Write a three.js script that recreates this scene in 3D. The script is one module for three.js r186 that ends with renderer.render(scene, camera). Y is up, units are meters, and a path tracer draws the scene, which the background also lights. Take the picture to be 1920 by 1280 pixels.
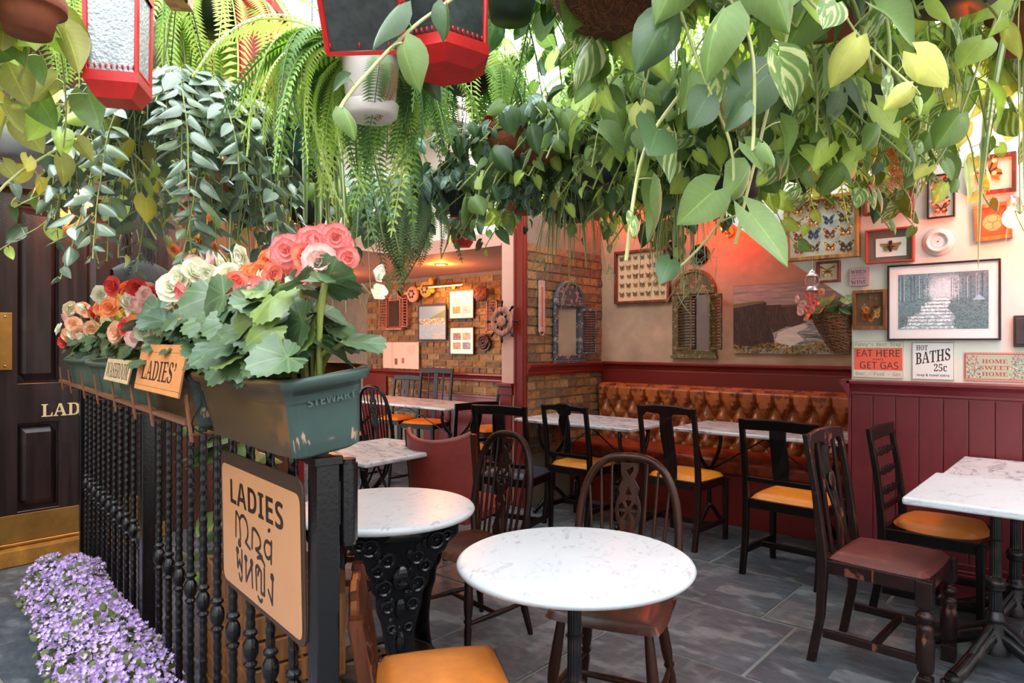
import * as THREE from 'three';
import { RoundedBoxGeometry } from 'three/addons/geometries/RoundedBoxGeometry.js';
import { mergeGeometries, mergeVertices } from 'three/addons/utils/BufferGeometryUtils.js';
import { FontLoader } from 'three/addons/loaders/FontLoader.js';
import { TextGeometry } from 'three/addons/geometries/TextGeometry.js';

// ------------------------------------------------------------------ camera, sky, exposure
// The room's own axes: u runs to the left and away, v to the right and away, h up. World x = v, y = h, z = -u.
const scene = new THREE.Scene();
const camera = new THREE.PerspectiveCamera(53.13, 1.5, 0.05, 60);
camera.position.set(0, 1.35, 0);
camera.lookAt(0.751, 1.35, -0.660);
camera.setViewOffset(1920, 1280, 0, -3, 1920, 1280);
const renderer = new THREE.WebGLRenderer({ antialias: true });
renderer.toneMapping = THREE.LinearToneMapping;
renderer.toneMappingExposure = 1.0;
renderer.shadowMap.enabled = true;
renderer.shadowMap.type = THREE.PCFSoftShadowMap;
scene.background = new THREE.Color(0.94, 1.0, 1.06);
scene.backgroundIntensity = 6.6;

// ------------------------------------------------------------------ helpers
function rng(seed) { let a = seed >>> 0; return () => { a = (a + 0x6d2b79f5) | 0; let t = Math.imul(a ^ (a >>> 15), 1 | a); t = (t + Math.imul(t ^ (t >>> 7), 61 | t)) ^ t; return ((t ^ (t >>> 14)) >>> 0) / 4294967296; }; }
const W = (u, v, h) => new THREE.Vector3(v, h, -u);
const v3 = (x, y, z) => new THREE.Vector3(x, y, z);
const sm = (a, b, x) => { x = Math.min(1, Math.max(0, (x - a) / (b - a))); return x * x * (3 - 2 * x); };
const used = new Map();
function numbered(n) { const k = used.get(n) ?? 0; used.set(n, k + 1); return k ? n + '_' + String(k).padStart(3, '0') : n; }
function tag(o, label, category, group, kind) {
  if (label) o.userData.label = label; if (category) o.userData.category = category; if (group) o.userData.group = group; if (kind) o.userData.kind = kind; return o;
}
function thing(name, label, category, [x, y, z] = [0, 0, 0], turn = 0, group) {
  const o = new THREE.Group(); o.name = numbered(name); scene.add(o); o.position.set(x, y, z); o.rotation.y = turn; return tag(o, label, category, group);
}
function struct(name, geo, mat) { const o = Array.isArray(geo) || geo.isBufferGeometry ? mesh(geo, mat) : geo; o.name = name; o.userData.kind = 'structure'; scene.add(o); return o; }
function copy(src, label, [x, y, z], turn) { const c = src.clone(); c.userData = { ...src.userData, label }; c.name = numbered(src.name.replace(/_\d{3}$/, '')); scene.add(c); c.position.set(x, y, z); c.rotation.y = turn; return c; }
function flat(g) {
  g = g.index ? g.toNonIndexed() : g;
  if (!g.attributes.normal) g.computeVertexNormals();
  if (!g.attributes.uv) g.setAttribute('uv', new THREE.BufferAttribute(new Float32Array(g.attributes.position.count * 2), 2));
  for (const k of Object.keys(g.attributes)) if (!['position', 'normal', 'uv'].includes(k)) g.deleteAttribute(k);
  g.morphAttributes = {}; return g;
}
const join = (list) => (list.length === 1 ? flat(list[0]) : mergeGeometries(list.map(flat)));
function T(g, p = [0, 0, 0], r = [0, 0, 0], s = 1) {
  g.applyMatrix4(new THREE.Matrix4().compose(v3(...p), new THREE.Quaternion().setFromEuler(new THREE.Euler(...r)), Array.isArray(s) ? v3(...s) : v3(s, s, s))); return g;
}
function boxUV(g) {
  const p = g.attributes.position, n = g.attributes.normal, uv = g.attributes.uv;
  for (let i = 0; i < p.count; i++) {
    const a = Math.abs(n.getX(i)), b = Math.abs(n.getY(i)), c = Math.abs(n.getZ(i));
    if (b >= a && b >= c) uv.setXY(i, p.getX(i), p.getZ(i)); else if (a >= c) uv.setXY(i, p.getZ(i), p.getY(i)); else uv.setXY(i, p.getX(i), p.getY(i));
  }
  return g;
}
function mesh(geo, mat) {
  let g = Array.isArray(geo) ? join(geo) : geo;
  if (mat.userData.box && !g.userData.uvDone) { g = boxUV(flat(g)); g.userData.uvDone = true; }
  const m = new THREE.Mesh(g, mat); m.castShadow = m.receiveShadow = true; return m;
}
function part(parent, name, geo, mat, p, r) {
  const m = mesh(geo, mat); m.name = parent.isScene ? numbered(name) : name + (() => { const k = parent.userData['#' + name] ?? 0; Object.defineProperty(parent.userData, '#' + name, { value: k + 1, enumerable: false, configurable: true, writable: true }); return k ? '_' + String(k).padStart(3, '0') : ''; })();
  if (p) m.position.set(...p); if (r) m.rotation.set(...r);
  parent.add(m); return m;
}
const bx = (w, h, d, x = 0, y = 0, z = 0, r = [0, 0, 0]) => T(new THREE.BoxGeometry(w, h, d), [x, y, z], r);
const rb = (w, h, d, e = 0.004, x = 0, y = 0, z = 0, r = [0, 0, 0], seg = 1) => T(new RoundedBoxGeometry(w, h, d, seg, Math.min(e, w / 2.01, h / 2.01, d / 2.01)), [x, y, z], r);
const cy = (r0, r1, h, x = 0, y = 0, z = 0, seg = 16, r = [0, 0, 0]) => T(new THREE.CylinderGeometry(r0, r1, h, seg), [x, y, z], r);
const sp = (r, x = 0, y = 0, z = 0, s = [1, 1, 1], seg = 10) => T(new THREE.SphereGeometry(r, seg, Math.ceil(seg * 0.7)), [x, y, z], [0, 0, 0], s);
const to = (R, r, x = 0, y = 0, z = 0, rot = [0, 0, 0], seg = 20) => T(new THREE.TorusGeometry(R, r, 7, seg), [x, y, z], rot);
const lathe = (pts, seg = 24) => new THREE.LatheGeometry(pts.map(([r, y]) => new THREE.Vector2(Math.max(r, 0.0001), y)), seg);
const tube = (pts, r, seg = 20, rad = 6, closed = false) => new THREE.TubeGeometry(new THREE.CatmullRomCurve3(pts.map((p) => (p.isVector3 ? p : v3(...p))), closed), seg, r, rad, closed);
function ex(shape, depth, bevel = 0.002, seg = 6) { const g = new THREE.ExtrudeGeometry(shape, { depth: Math.max(depth - 2 * bevel, 0.0005), bevelEnabled: bevel > 0, bevelThickness: bevel, bevelSize: bevel, bevelOffset: -bevel, bevelSegments: 1, curveSegments: seg }); g.translate(0, 0, bevel); return g; }
function poly(pts, smooth = false) { const s = new THREE.Shape(); s.moveTo(...pts[0]); if (smooth) s.splineThru([...pts.slice(1), pts[0]].map((p) => new THREE.Vector2(...p))); else pts.slice(1).forEach((p) => s.lineTo(...p)); s.closePath(); return s; }
function hole(shape, pts, smooth) { const h = new THREE.Path(); h.moveTo(...pts[0]); if (smooth) h.splineThru([...pts.slice(1), pts[0]].map((p) => new THREE.Vector2(...p))); else pts.slice(1).forEach((p) => h.lineTo(...p)); h.closePath(); shape.holes.push(h); return shape; }
const circ = (x, y, r, n = 14) => Array.from({ length: n }, (_, i) => [x + r * Math.cos(i / n * 6.2832), y + r * Math.sin(i / n * 6.2832)]);
// a chamfered bar through [x, y, z, width, depth] stations
function bar(st, c = 0.12) {
  const pos = [], idx = [], uv = [], n = 8; let len = 0;
  st.forEach(([x, y, z, w, d], i) => {
    if (i) len += Math.hypot(x - st[i - 1][0], y - st[i - 1][1], z - st[i - 1][2]);
    const a = w / 2, b = d / 2, k = Math.min(w, d) * c;
    for (const [px, pz] of [[a, -b + k], [a, b - k], [a - k, b], [-a + k, b], [-a, b - k], [-a, -b + k], [-a + k, -b], [a - k, -b]]) { pos.push(x + px, y, z + pz); uv.push((px + pz), len); }
  });
  const up = st[st.length - 1][1] >= st[0][1], tri = (a, b, c) => (up ? idx.push(a, b, c) : idx.push(a, c, b));
  for (let i = 0; i < st.length - 1; i++) for (let j = 0; j < n; j++) { const a = i * n + j, b = i * n + (j + 1) % n, e = a + n, f = b + n; tri(a, e, b); tri(b, e, f); }
  const o = (st.length - 1) * n; for (let j = 1; j < n - 1; j++) { tri(0, j, j + 1); tri(o, o + j + 1, o + j); }
  const g0 = new THREE.BufferGeometry(); g0.setAttribute('position', new THREE.Float32BufferAttribute(pos, 3)); g0.setAttribute('uv', new THREE.Float32BufferAttribute(uv, 2)); g0.setIndex(idx);
  const g = g0.toNonIndexed(); g.computeVertexNormals(); return g;
}
// a turned limb from p0 to p1: profile of [radius, 0..1]
function limb(p0, p1, prof, seg = 12) {
  const a = v3(...p0), b = v3(...p1), d = b.clone().sub(a), L = d.length();
  const g = lathe(prof.map(([r, t]) => [r, t * L]), seg);
  return g.applyMatrix4(new THREE.Matrix4().compose(a, new THREE.Quaternion().setFromUnitVectors(v3(0, 1, 0), d.normalize()), v3(1, 1, 1)));
}
const rod = (p0, p1, r, seg = 8) => limb(p0, p1, [[0, 0], [r, 0], [r, 1], [0, 1]], seg);
// grid surface: f(s, t) -> [x, y, z], s and t in 0..1
function grid(nx, ny, f, close = false) {
  const pos = [], uv = [], idx = [];
  for (let j = 0; j <= ny; j++) for (let i = 0; i <= nx; i++) { pos.push(...f(i / nx, j / ny)); uv.push(i / nx, j / ny); }
  for (let j = 0; j < ny; j++) for (let i = 0; i < nx; i++) { const a = j * (nx + 1) + i, b = a + 1, c = a + nx + 1, d = c + 1; idx.push(a, b, c, b, d, c); }
  const g = new THREE.BufferGeometry(); g.setAttribute('position', new THREE.Float32BufferAttribute(pos, 3)); g.setAttribute('uv', new THREE.Float32BufferAttribute(uv, 2)); g.setIndex(idx); g.computeVertexNormals(); return g;
}
// upholstered pad: back width, front width, depth, thickness, crown
function cushion(w0, w1, d, h, crown, corner = 0.15, p = 6) {
  const top = grid(16, 16, (a, b) => {
    const s = a * 2 - 1, t = 1 - b * 2, w = (w0 + w1) / 2 + (w1 - w0) / 2 * t, m = Math.max(Math.abs(s), Math.abs(t)), k = Math.min(1, corner * 1.6) * Math.pow(m, 2);
    return [w / 2 * s * Math.sqrt(1 - k * t * t / 2), h * Math.pow(Math.max(0, 1 - m ** p), 0.45) + crown * (1 - s * s) * (1 - t * t), d / 2 * t * Math.sqrt(1 - k * s * s / 2)];
  });
  return top;
}

// ------------------------------------------------------------------ textures
function lattice(seed) { const r = rng(seed), a = Array.from({ length: 4096 }, () => r()); return (x, y) => a[(x * 73 + y * 151 + ((x * y) & 7) * 17) & 4095]; }
const LT = lattice(7);
function pn(x, y, P, s = 0) { // periodic value noise
  const xi = Math.floor(x), yi = Math.floor(y), fx = x - xi, fy = y - yi, a = fx * fx * (3 - 2 * fx), b = fy * fy * (3 - 2 * fy), m = (k, q) => ((k % q) + q) % q;
  const g = (i, j) => LT(m(i, P) + s * 31, m(j, P) + s * 57);
  return (g(xi, yi) * (1 - a) + g(xi + 1, yi) * a) * (1 - b) + (g(xi, yi + 1) * (1 - a) + g(xi + 1, yi + 1) * a) * b;
}
function fbm(x, y, P, s = 0, o = 4) { let v = 0, a = 0.5, t = 0; for (let i = 0; i < o; i++) { v += a * pn(x, y, P, s + i); t += a; x *= 2; y *= 2; P *= 2; a *= 0.5; } return v / t; }
function pix(w, h, f, rep = 1, srgb = true) {
  const d = new Uint8Array(w * h * 4);
  for (let y = 0, i = 0; y < h; y++) for (let x = 0; x < w; x++, i += 4) { const c = f(x / w, y / h); d[i] = c[0]; d[i + 1] = c[1] ?? c[0]; d[i + 2] = c[2] ?? c[0]; d[i + 3] = 255; }
  const t = new THREE.DataTexture(d, w, h); t.wrapS = t.wrapT = THREE.RepeatWrapping; t.magFilter = THREE.LinearFilter; t.minFilter = THREE.LinearFilter;
  if (srgb) t.colorSpace = THREE.SRGBColorSpace; t.repeat.set(...(Array.isArray(rep) ? rep : [rep, rep])); t.needsUpdate = true; return t;
}
function canv(w, h, f) { const c = document.createElement('canvas'); c.width = w; c.height = h; const x = c.getContext('2d'); f(x, w, h); const t = new THREE.CanvasTexture(c); t.colorSpace = THREE.SRGBColorSpace; t.magFilter = THREE.LinearFilter; return t; }
const mix = (a, b, t) => [a[0] + (b[0] - a[0]) * t, a[1] + (b[1] - a[1]) * t, a[2] + (b[2] - a[2]) * t];
const cl = (c) => c.map((x) => Math.max(0, Math.min(255, x)));
function std(o) { const { box = true, ...r } = o; if (r.map?.userData.tint && r.color === undefined) r.color = new THREE.Color(...r.map.userData.tint.map((q) => q / 255)).convertSRGBToLinear(); const phys = r.clearcoat || r.transmission || r.sheen || r.physical; delete r.physical; const m = phys ? new THREE.MeshPhysicalMaterial(r) : new THREE.MeshStandardMaterial(r); m.userData.box = box; return m; }
// shared grain and mottle patterns, tinted by each material's own colour
const grainMap = pix(256, 256, (x, y) => { const g = fbm(x * 24, y * 2 + 0.3 * fbm(x * 4, y * 4, 4, 9), 24, 3, 3), k = fbm(x * 3, y * 2, 4, 5, 3); const q = 255 - 105 * (sm(0.25, 0.75, g) * 0.7 + k * 0.3); return [q, q, q]; });
const mottleMaps = [0.9, 0.74, 0.5].map((k, i) => pix(256, 256, (x, y) => { const q = 255 * (1 - (1 - k) * (0.75 * fbm(x * 7, y * 7, 7, 3 + i, 5) + 0.25 * fbm(x * 30, y * 30, 30, 8, 2))); return [q, q, q]; }));
function tinted(map, tint, rep) { const t = map.clone(); t.repeat.set(rep, rep); t.userData = { tint }; t.needsUpdate = true; return t; }
const woodTex = (a, b, rep = 2.2) => tinted(grainMap, a, rep);
const mottle = (a, b, rep) => { const r = (b[0] + b[1] + b[2]) / (a[0] + a[1] + a[2]); return tinted(r > 0.9 ? mottleMaps[0] : r > 0.68 ? mottleMaps[1] : mottleMaps[2], a.map((q, i) => (r > 1 ? b[i] : q)), rep); };
const bumpFine = pix(256, 256, (x, y) => [fbm(x * 40, y * 40, 40, 2, 3) * 255], 4, false);
const bumpCoarse = pix(256, 256, (x, y) => [fbm(x * 10, y * 10, 10, 4, 4) * 255], 2, false);
const leatherBump = pix(256, 256, (x, y) => [(0.6 * Math.abs(fbm(x * 30, y * 30, 30, 6, 3) - 0.5) * 2 + 0.4 * fbm(x * 8, y * 8, 8, 3, 3)) * 255], 5, false);
const MT = {
  dark: std({ map: woodTex([38, 17, 14], [25, 12, 11]), physical: true, specularIntensity: 0.5, roughness: 0.4 }),
  black: std({ map: woodTex([20, 11, 10], [14, 9, 9]), physical: true, specularIntensity: 0.5, roughness: 0.3 }),
  brown: std({ map: woodTex([84, 42, 24], [48, 22, 14]), physical: true, specularIntensity: 0.5, roughness: 0.3 }),
  windsor: std({ map: woodTex([62, 32, 22], [34, 18, 14]), physical: true, specularIntensity: 0.5, roughness: 0.28 }),
  worn: std({ map: pix(256, 256, (x, y) => { const g = fbm(x * 30, y * 6, 30, 3, 3), k = fbm(x * 9, y * 5, 10, 8, 4); return cl(mix(mix([40, 22, 20], [22, 13, 13], g), [120, 70, 54], sm(0.66, 0.74, k) * 0.8)); }, 3), physical: true, specularIntensity: 0.5, roughness: 0.34 }),
  pale: std({ map: woodTex([196, 140, 84], [160, 104, 58]), roughness: 0.55 }),
  oakframe: std({ map: woodTex([206, 140, 70], [170, 104, 46]), roughness: 0.45 }),
  redframe: std({ map: woodTex([140, 58, 36], [96, 36, 24]), roughness: 0.4 }),
  gilt: std({ map: woodTex([150, 96, 48], [104, 62, 30]), roughness: 0.45 }),
  blackframe: std({ color: 0x1c1716, roughness: 0.35 }),
  leather: std({ map: pix(512, 512, (x, y) => { const k = fbm(x * 8, y * 8, 8, 2, 4), f = fbm(x * 40, y * 40, 40, 5, 2), w = sm(0.54, 0.7, fbm(x * 12, y * 12, 12, 11, 4)); return cl(mix(mix([186, 100, 44], [118, 58, 26], k * 0.8 + f * 0.2), [64, 30, 16], w * 0.55)); }, 1.6), bumpMap: leatherBump, bumpScale: 0.0006, roughness: 0.27 }),
  tan: std({ map: mottle([214, 124, 48], [188, 98, 34], 2), bumpMap: leatherBump, bumpScale: 0.0003, roughness: 0.42 }),
  orange: std({ map: mottle([226, 142, 40], [198, 112, 28], 2), bumpMap: leatherBump, bumpScale: 0.0003, roughness: 0.4 }),
  burgundy: std({ map: mottle([136, 72, 68], [92, 44, 40], 2), bumpMap: leatherBump, bumpScale: 0.0005, roughness: 0.36 }),
  redleather: std({ map: mottle([142, 50, 44], [108, 36, 34], 2), bumpMap: leatherBump, bumpScale: 0.0003, roughness: 0.42 }),
  chestnut: std({ map: mottle([88, 46, 38], [56, 28, 24], 2), bumpMap: leatherBump, bumpScale: 0.0003, roughness: 0.3 }),
  marble: std({ map: pix(1024, 1024, (x, y) => { const w = fbm(x * 5, y * 5, 5, 1, 4), q = fbm(x * 6 + w * 2.4, y * 14 + w * 3, 24, 3, 5), r = 1 - Math.abs(q - 0.5) * 2, f = fbm(x * 26, y * 60, 60, 8, 3), vein = sm(0.95, 1, r) * 0.3 * sm(0.4, 0.65, fbm(x * 9, y * 9, 9, 13, 3)) + sm(0.6, 0.85, f) * 0.45 * sm(0.3, 0.6, w); return cl(mix([188, 192, 197], [112, 116, 126], Math.min(1, vein + (w - 0.4) * 0.16))); }, 1.25), roughness: 0.3 }),
  veined: std({ map: pix(1024, 1024, (x, y) => { const w = fbm(x * 4, y * 4, 4, 21, 4), q = fbm(x * 5 + w * 2, y * 16 + w * 4, 24, 23, 4), r = 1 - Math.abs(q - 0.5) * 2, q2 = fbm(x * 9 + w * 3, y * 30 + w * 3, 48, 25, 3); return cl(mix([188, 187, 188], [112, 114, 122], Math.min(1, sm(0.9, 1, r) * 0.55 + sm(0.58, 0.8, q2) * 0.5 + (w - 0.45) * 0.3))); }, 1.1), roughness: 0.26 }),
  iron: std({ color: 0x0b0b0e, bumpMap: bumpFine, bumpScale: 0.00035, roughness: 0.2 }),
  cast: std({ map: pix(256, 256, (x, y) => cl(mix([22, 22, 25], [70, 52, 44], sm(0.56, 0.75, fbm(x * 7, y * 7, 7, 3, 4)) * 0.7)), 3), bumpMap: bumpCoarse, bumpScale: 0.003, roughness: 0.34, metalness: 0.25 }),
  rust: std({ map: mottle([84, 62, 44], [130, 82, 52], 3), bumpMap: bumpCoarse, bumpScale: 0.002, roughness: 0.75 }),
  brass: std({ map: mottle([214, 160, 84], [168, 116, 54], 2), roughness: 0.34, metalness: 0.85 }),
  steel: std({ color: 0xb9b9b8, roughness: 0.35, metalness: 0.8 }),
  burg: std({ map: mottle([124, 38, 46], [112, 32, 40], 1), bumpMap: bumpFine, bumpScale: 0.0003, roughness: 0.36 }),
  oxblood: std({ color: 0x6b1a14, bumpMap: bumpFine, bumpScale: 0.0003, roughness: 0.32 }),
  plaster: std({ map: mottle([226, 216, 200], [214, 202, 184], 0.7), bumpMap: bumpCoarse, bumpScale: 0.0012, roughness: 0.8 }),
  white: std({ map: mottle([232, 228, 220], [222, 216, 206], 0.7), bumpMap: bumpCoarse, bumpScale: 0.0008, roughness: 0.7 }),
  pinkplaster: std({ map: mottle([206, 158, 140], [196, 146, 126], 0.7), roughness: 0.75 }),
  mortar: std({ map: mottle([150, 138, 118], [112, 102, 88], 1.5), bumpMap: bumpFine, bumpScale: 0.003, roughness: 0.95 }),
  grout: std({ map: mottle([128, 126, 124], [96, 95, 96], 1.2), roughness: 0.9 }),
  door: std({ map: woodTex([46, 30, 29], [44, 28, 27], 1.4), bumpMap: bumpFine, bumpScale: 0.0005, roughness: 0.3 }),
  redpaint: std({ map: mottle([214, 26, 24], [176, 18, 18], 3), roughness: 0.42 }),
  cream: std({ color: 0xe8dcc0, roughness: 0.6 }),
  soil: std({ map: mottle([38, 27, 20], [66, 48, 34], 5), bumpMap: bumpFine, bumpScale: 0.01, roughness: 1 }),
  terracotta: std({ map: mottle([150, 78, 48], [112, 54, 34], 3), roughness: 0.85 }),
  coir: std({ map: pix(256, 256, (x, y) => cl(mix([126, 72, 38], [58, 32, 20], fbm(x * 10 + 3 * fbm(x * 6, y * 6, 6, 2), y * 40, 40, 3, 3))), 3), bumpMap: bumpFine, bumpScale: 0.012, roughness: 1 }),
  whitepot: std({ map: mottle([226, 216, 212], [206, 194, 190], 3), roughness: 0.5 }),
  darkpot: std({ color: 0x1b2421, roughness: 0.45 }),
  greenpot: std({ map: mottle([84, 104, 88], [66, 84, 72], 3), roughness: 0.55 }),
  stem: std({ map: mottle([124, 136, 74], [96, 104, 56], 6), roughness: 0.6 }),
  brownstem: std({ color: 0x5e4a34, roughness: 0.8 }),
};

// ------------------------------------------------------------------ the room
// a frame lying on a wall: local x to the viewer's right, y up, z out of the wall
const onV = (u, v, h) => [W(u, v, h).toArray(), -Math.PI / 2];   // walls of constant v
const onU = (u, v, h) => [W(u, v, h).toArray(), 0];              // walls of constant u
function wallGroup(name, v, u) { const g = new THREE.Group(); g.name = name; g.userData.kind = 'structure'; const [p, r] = v !== null ? onV(0, v, 0) : onU(u, 0, 0); g.position.set(...p); g.rotation.y = r; scene.add(g); return g; }

// floor: a bed of mortar with the slabs on it
const slate = [0, 1, 2, 3].map((k) => std({
  map: pix(512, 512, (x, y) => { const c = fbm(x * 5, y * 5, 5, k * 3, 5), s = sm(0.55, 0.75, fbm(x * 14, y * 9, 14, k + 7, 4)), f = fbm(x * 60, y * 30, 60, k + 2, 2), st = sm(0.62, 0.7, fbm(x * 4, y * 18, 18, k + 12, 3));
    return cl(mix(mix(mix([[80, 90, 99], [70, 79, 87], [90, 99, 104], [82, 87, 92]][k], [60, 63, 69], c), [146, 149, 152], s * 0.42 + (f - 0.5) * 0.35), [118, 112, 106], st * 0.35)); }, 0.85),
  bumpMap: pix(256, 256, (x, y) => [(fbm(x * 4, y * 4, 4, k, 3) * 0.6 + fbm(x * 22, y * 12, 22, k + 4, 3) * 0.4) * 255], 1.1, false), bumpScale: 0.012, roughness: 0.52,
}));
{
  const floor = new THREE.Group(); floor.name = 'floor'; floor.userData.kind = 'structure'; scene.add(floor);
  part(floor, 'mortar_bed', bx(9.4, 0.1, 14, 1.6, -0.055, -3.2), MT.grout);
  const r = rng(11); let v = 0.15, row = 0;
  for (const d of [0.55, 0.6, 0.62, 0.78, 0.64, 0.62, 0.68, 0.6, 0.62, 0.6]) {
    let u = -1.3 + r() * 0.5; row++;
    if (row === 5) u = -1.05;
    while (u < 8.3) {
      const L = 0.5 + r() * 0.55, th = 0.05, g = rb(d - 0.014, th, L - 0.014, 0.006), j = () => (r() - 0.5) * 0.006;
      const p = g.attributes.position; const q = [j(), j(), j(), j()];
      for (let i = 0; i < p.count; i++) p.setX(i, p.getX(i) + (p.getX(i) > 0 ? q[0] : q[1])), p.setZ(i, p.getZ(i) + (p.getZ(i) > 0 ? q[2] : q[3]));
      const m = part(floor, 'paving_stone', g, slate[Math.floor(r() * 4)], [v + d / 2, -th / 2 + (r() - 0.5) * 0.004, -(u + L / 2)], [(r() - 0.5) * 0.004, 0, (r() - 0.5) * 0.004]);
      u += L;
    }
    v += d;
  }
}
// walls
{
  const m = wallGroup('wall_right', 4.3, null);
  const s = poly([[-1.14, 0], [-1.14, 1.593], [-1.408, 1.79], [-3.43, 3.3], [3.3, 3.3], [3.3, 0]]);
  part(m, 'plaster', T(ex(s, 1.08, 0), [0, 0, -1.08]), MT.white);
  // boards of the wainscot
  part(m, 'backing', bx(4.4, 0.95, 0.006, 1.06, 0.6, 0.003), MT.burg);
  const bd = rb(0.112, 0.9, 0.016, 0.004); boxUV(flat(bd)); bd.userData.uvDone = true;
  for (let i = 0; i < 24; i++) part(m, 'panel_board', bd, MT.burg, [-1.14 + 0.058 + i * 0.1145, 0.61, 0.008]);
  part(m, 'corner_board', rb(0.016, 1.04, 0.2, 0.003, -1.148, 0.52, -0.08), MT.burg);
}
const rail = (L, x0, deep = 0.055, y = 1.14, hgt = 0.1) => { // moulded dado rail in a wall's own frame
  const k = hgt / 0.1, pr = [[0, 0], [0.014, 0], [0.016, 0.012], [0.022, 0.018], [0.02, 0.03], [0.03, 0.056], [0.044, 0.07], [deep, 0.078], [deep, 0.092], [deep - 0.006, 0.1], [0, 0.1]];
  const g = ex(poly(pr.map(([z, h]) => [-z, (h - 0.1) * k])), L, 0); return T(g, [x0, y, 0], [0, Math.PI / 2, 0]);
};
struct('trim_1', (() => { const m = wallGroup('trim_1', 4.3, null); part(m, 'rail', rail(4.4, -1.155), MT.burg); part(m, 'rail_return', T(rail(0.4, 0), [0, 0, 0], [0, -Math.PI / 2, 0]).translate(-1.14, 0, -0.4 + 0.055), MT.burg); return m; })());
struct('baseboard_right', (() => { const m = wallGroup('baseboard_right', 4.3, null); part(m, 'board', [rb(4.4, 0.13, 0.03, 0.004, 1.05, 0.065, 0.014), rb(4.4, 0.02, 0.022, 0.008, 1.05, 0.14, 0.012), rb(4.4, 0.012, 0.018, 0.004, 1.05, 0.178, 0.011)], MT.burg); return m; })());
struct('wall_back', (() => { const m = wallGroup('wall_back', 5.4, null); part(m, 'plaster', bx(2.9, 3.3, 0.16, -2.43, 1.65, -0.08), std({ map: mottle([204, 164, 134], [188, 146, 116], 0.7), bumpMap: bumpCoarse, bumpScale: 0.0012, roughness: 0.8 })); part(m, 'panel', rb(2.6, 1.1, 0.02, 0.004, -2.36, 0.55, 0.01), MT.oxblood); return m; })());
struct('trim_2', (() => { const m = wallGroup('trim_2', 5.4, null); part(m, 'rail', rail(2.5, -3.61, 0.06, 1.18, 0.1), MT.oxblood); return m; })());
struct('wall_alcove', bx(1.1, 3.3, 0.12, 4.86, 1.65, -1.06), MT.white);
// brick faces
const brickMap = [0, 1].map((k) => pix(128, 64, (x, y) => cl(mix(mix([255, 252, 248], [170, 166, 160], fbm(x * 8, y * 5, 8, k, 4)), [120, 108, 100], sm(0.6, 0.8, fbm(x * 6, y * 4, 6, k + 5, 3)) * 0.6)), 3));
const brickMat = [[170, 132, 86], [156, 118, 76], [182, 144, 96], [140, 108, 76], [130, 106, 82], [172, 126, 70]].map((c, k) => std({ map: tinted(brickMap[k % 2], c, 3), bumpMap: bumpFine, bumpScale: 0.006, roughness: 0.92 }));
function bricks(g, x0, x1, y0, y1, seed, every = 2) { // one course of headers in every few
  const r = rng(seed), H = 0.067, C = 0.0765, list = [], extra = [];
  const geos = [0.215, 0.1025].map((L) => [0, 1, 2].map(() => { const q = rb(L, H, 0.03, 0.006); const p = q.attributes.position; for (let i = 0; i < p.count; i++) p.setXYZ(i, p.getX(i) + (r() - 0.5) * 0.003, p.getY(i) + (r() - 0.5) * 0.003, p.getZ(i) + (r() - 0.5) * 0.002); q.computeVertexNormals(); boxUV(flat(q)); q.userData.uvDone = true; return q; }));
  let row = 0;
  for (let y = y0 + C / 2; y < y1; y += C, row++) {
    const k = row % every === 1 ? 1 : 0, L = k ? 0.1025 : 0.215, P = L + 0.011; let x = x0 - (k ? 0.0 : every > 2 ? (row % 2) * 0.113 : (row % 4) * 0.03);
    for (; x < x1 - 0.02; x += P) { const a = Math.max(x, x0), b = Math.min(x + L, x1); if (b - a < 0.03) continue; list.push({ x: (a + b) / 2, y, s: (b - a) / L, k, z: (r() - 0.5) * 0.006, m: Math.floor(r() * 6), q: Math.floor(r() * 3) }); }
  }
  return { list, geos, add: (o) => { const m = part(g, 'brick', geos[o.k][o.q], brickMat[o.m], [o.x, o.y, o.z - 0.008]); m.scale.x = o.s; return m; } };
}
{
  const g = wallGroup('wall_pier', null, 3.62); part(g, 'core', bx(1.1, 3.3, 0.25, 4.85, 1.65, -0.128), MT.mortar);
  const b = bricks(g, 4.31, 5.4, 0.42, 2.2, 5); b.list.slice(0, 300).forEach(b.add);
  part(g, 'plaster_end', bx(0.02, 3.3, 0.13, 4.29, 1.65, -0.19), MT.pinkplaster);
  part(g, 'casing', [rb(0.03, 3.2, 0.13, 0.006, 4.285, 1.6, -0.055), rb(0.012, 3.2, 0.02, 0.004, 4.268, 1.6, -0.02), rb(0.012, 3.2, 0.02, 0.004, 4.268, 1.6, -0.1)], MT.oxblood);
}
struct('trim_3', (() => { const m = wallGroup('trim_3', null, 3.61); part(m, 'rail', rail(1.11, 4.28, 0.05, 1.18, 0.1), MT.oxblood); return m; })());
struct('trim_4', (() => { const m = wallGroup('trim_4', 4.28, null); part(m, 'cap', [rb(0.17, 0.03, 0.07, 0.006, -3.82, 1.0, 0.01), rb(0.15, 0.07, 0.05, 0.006, -3.82, 0.95, 0.0), rb(0.13, 0.93, 0.03, 0.004, -3.82, 0.465, 0.0)], MT.oxblood); return m; })());
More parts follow.
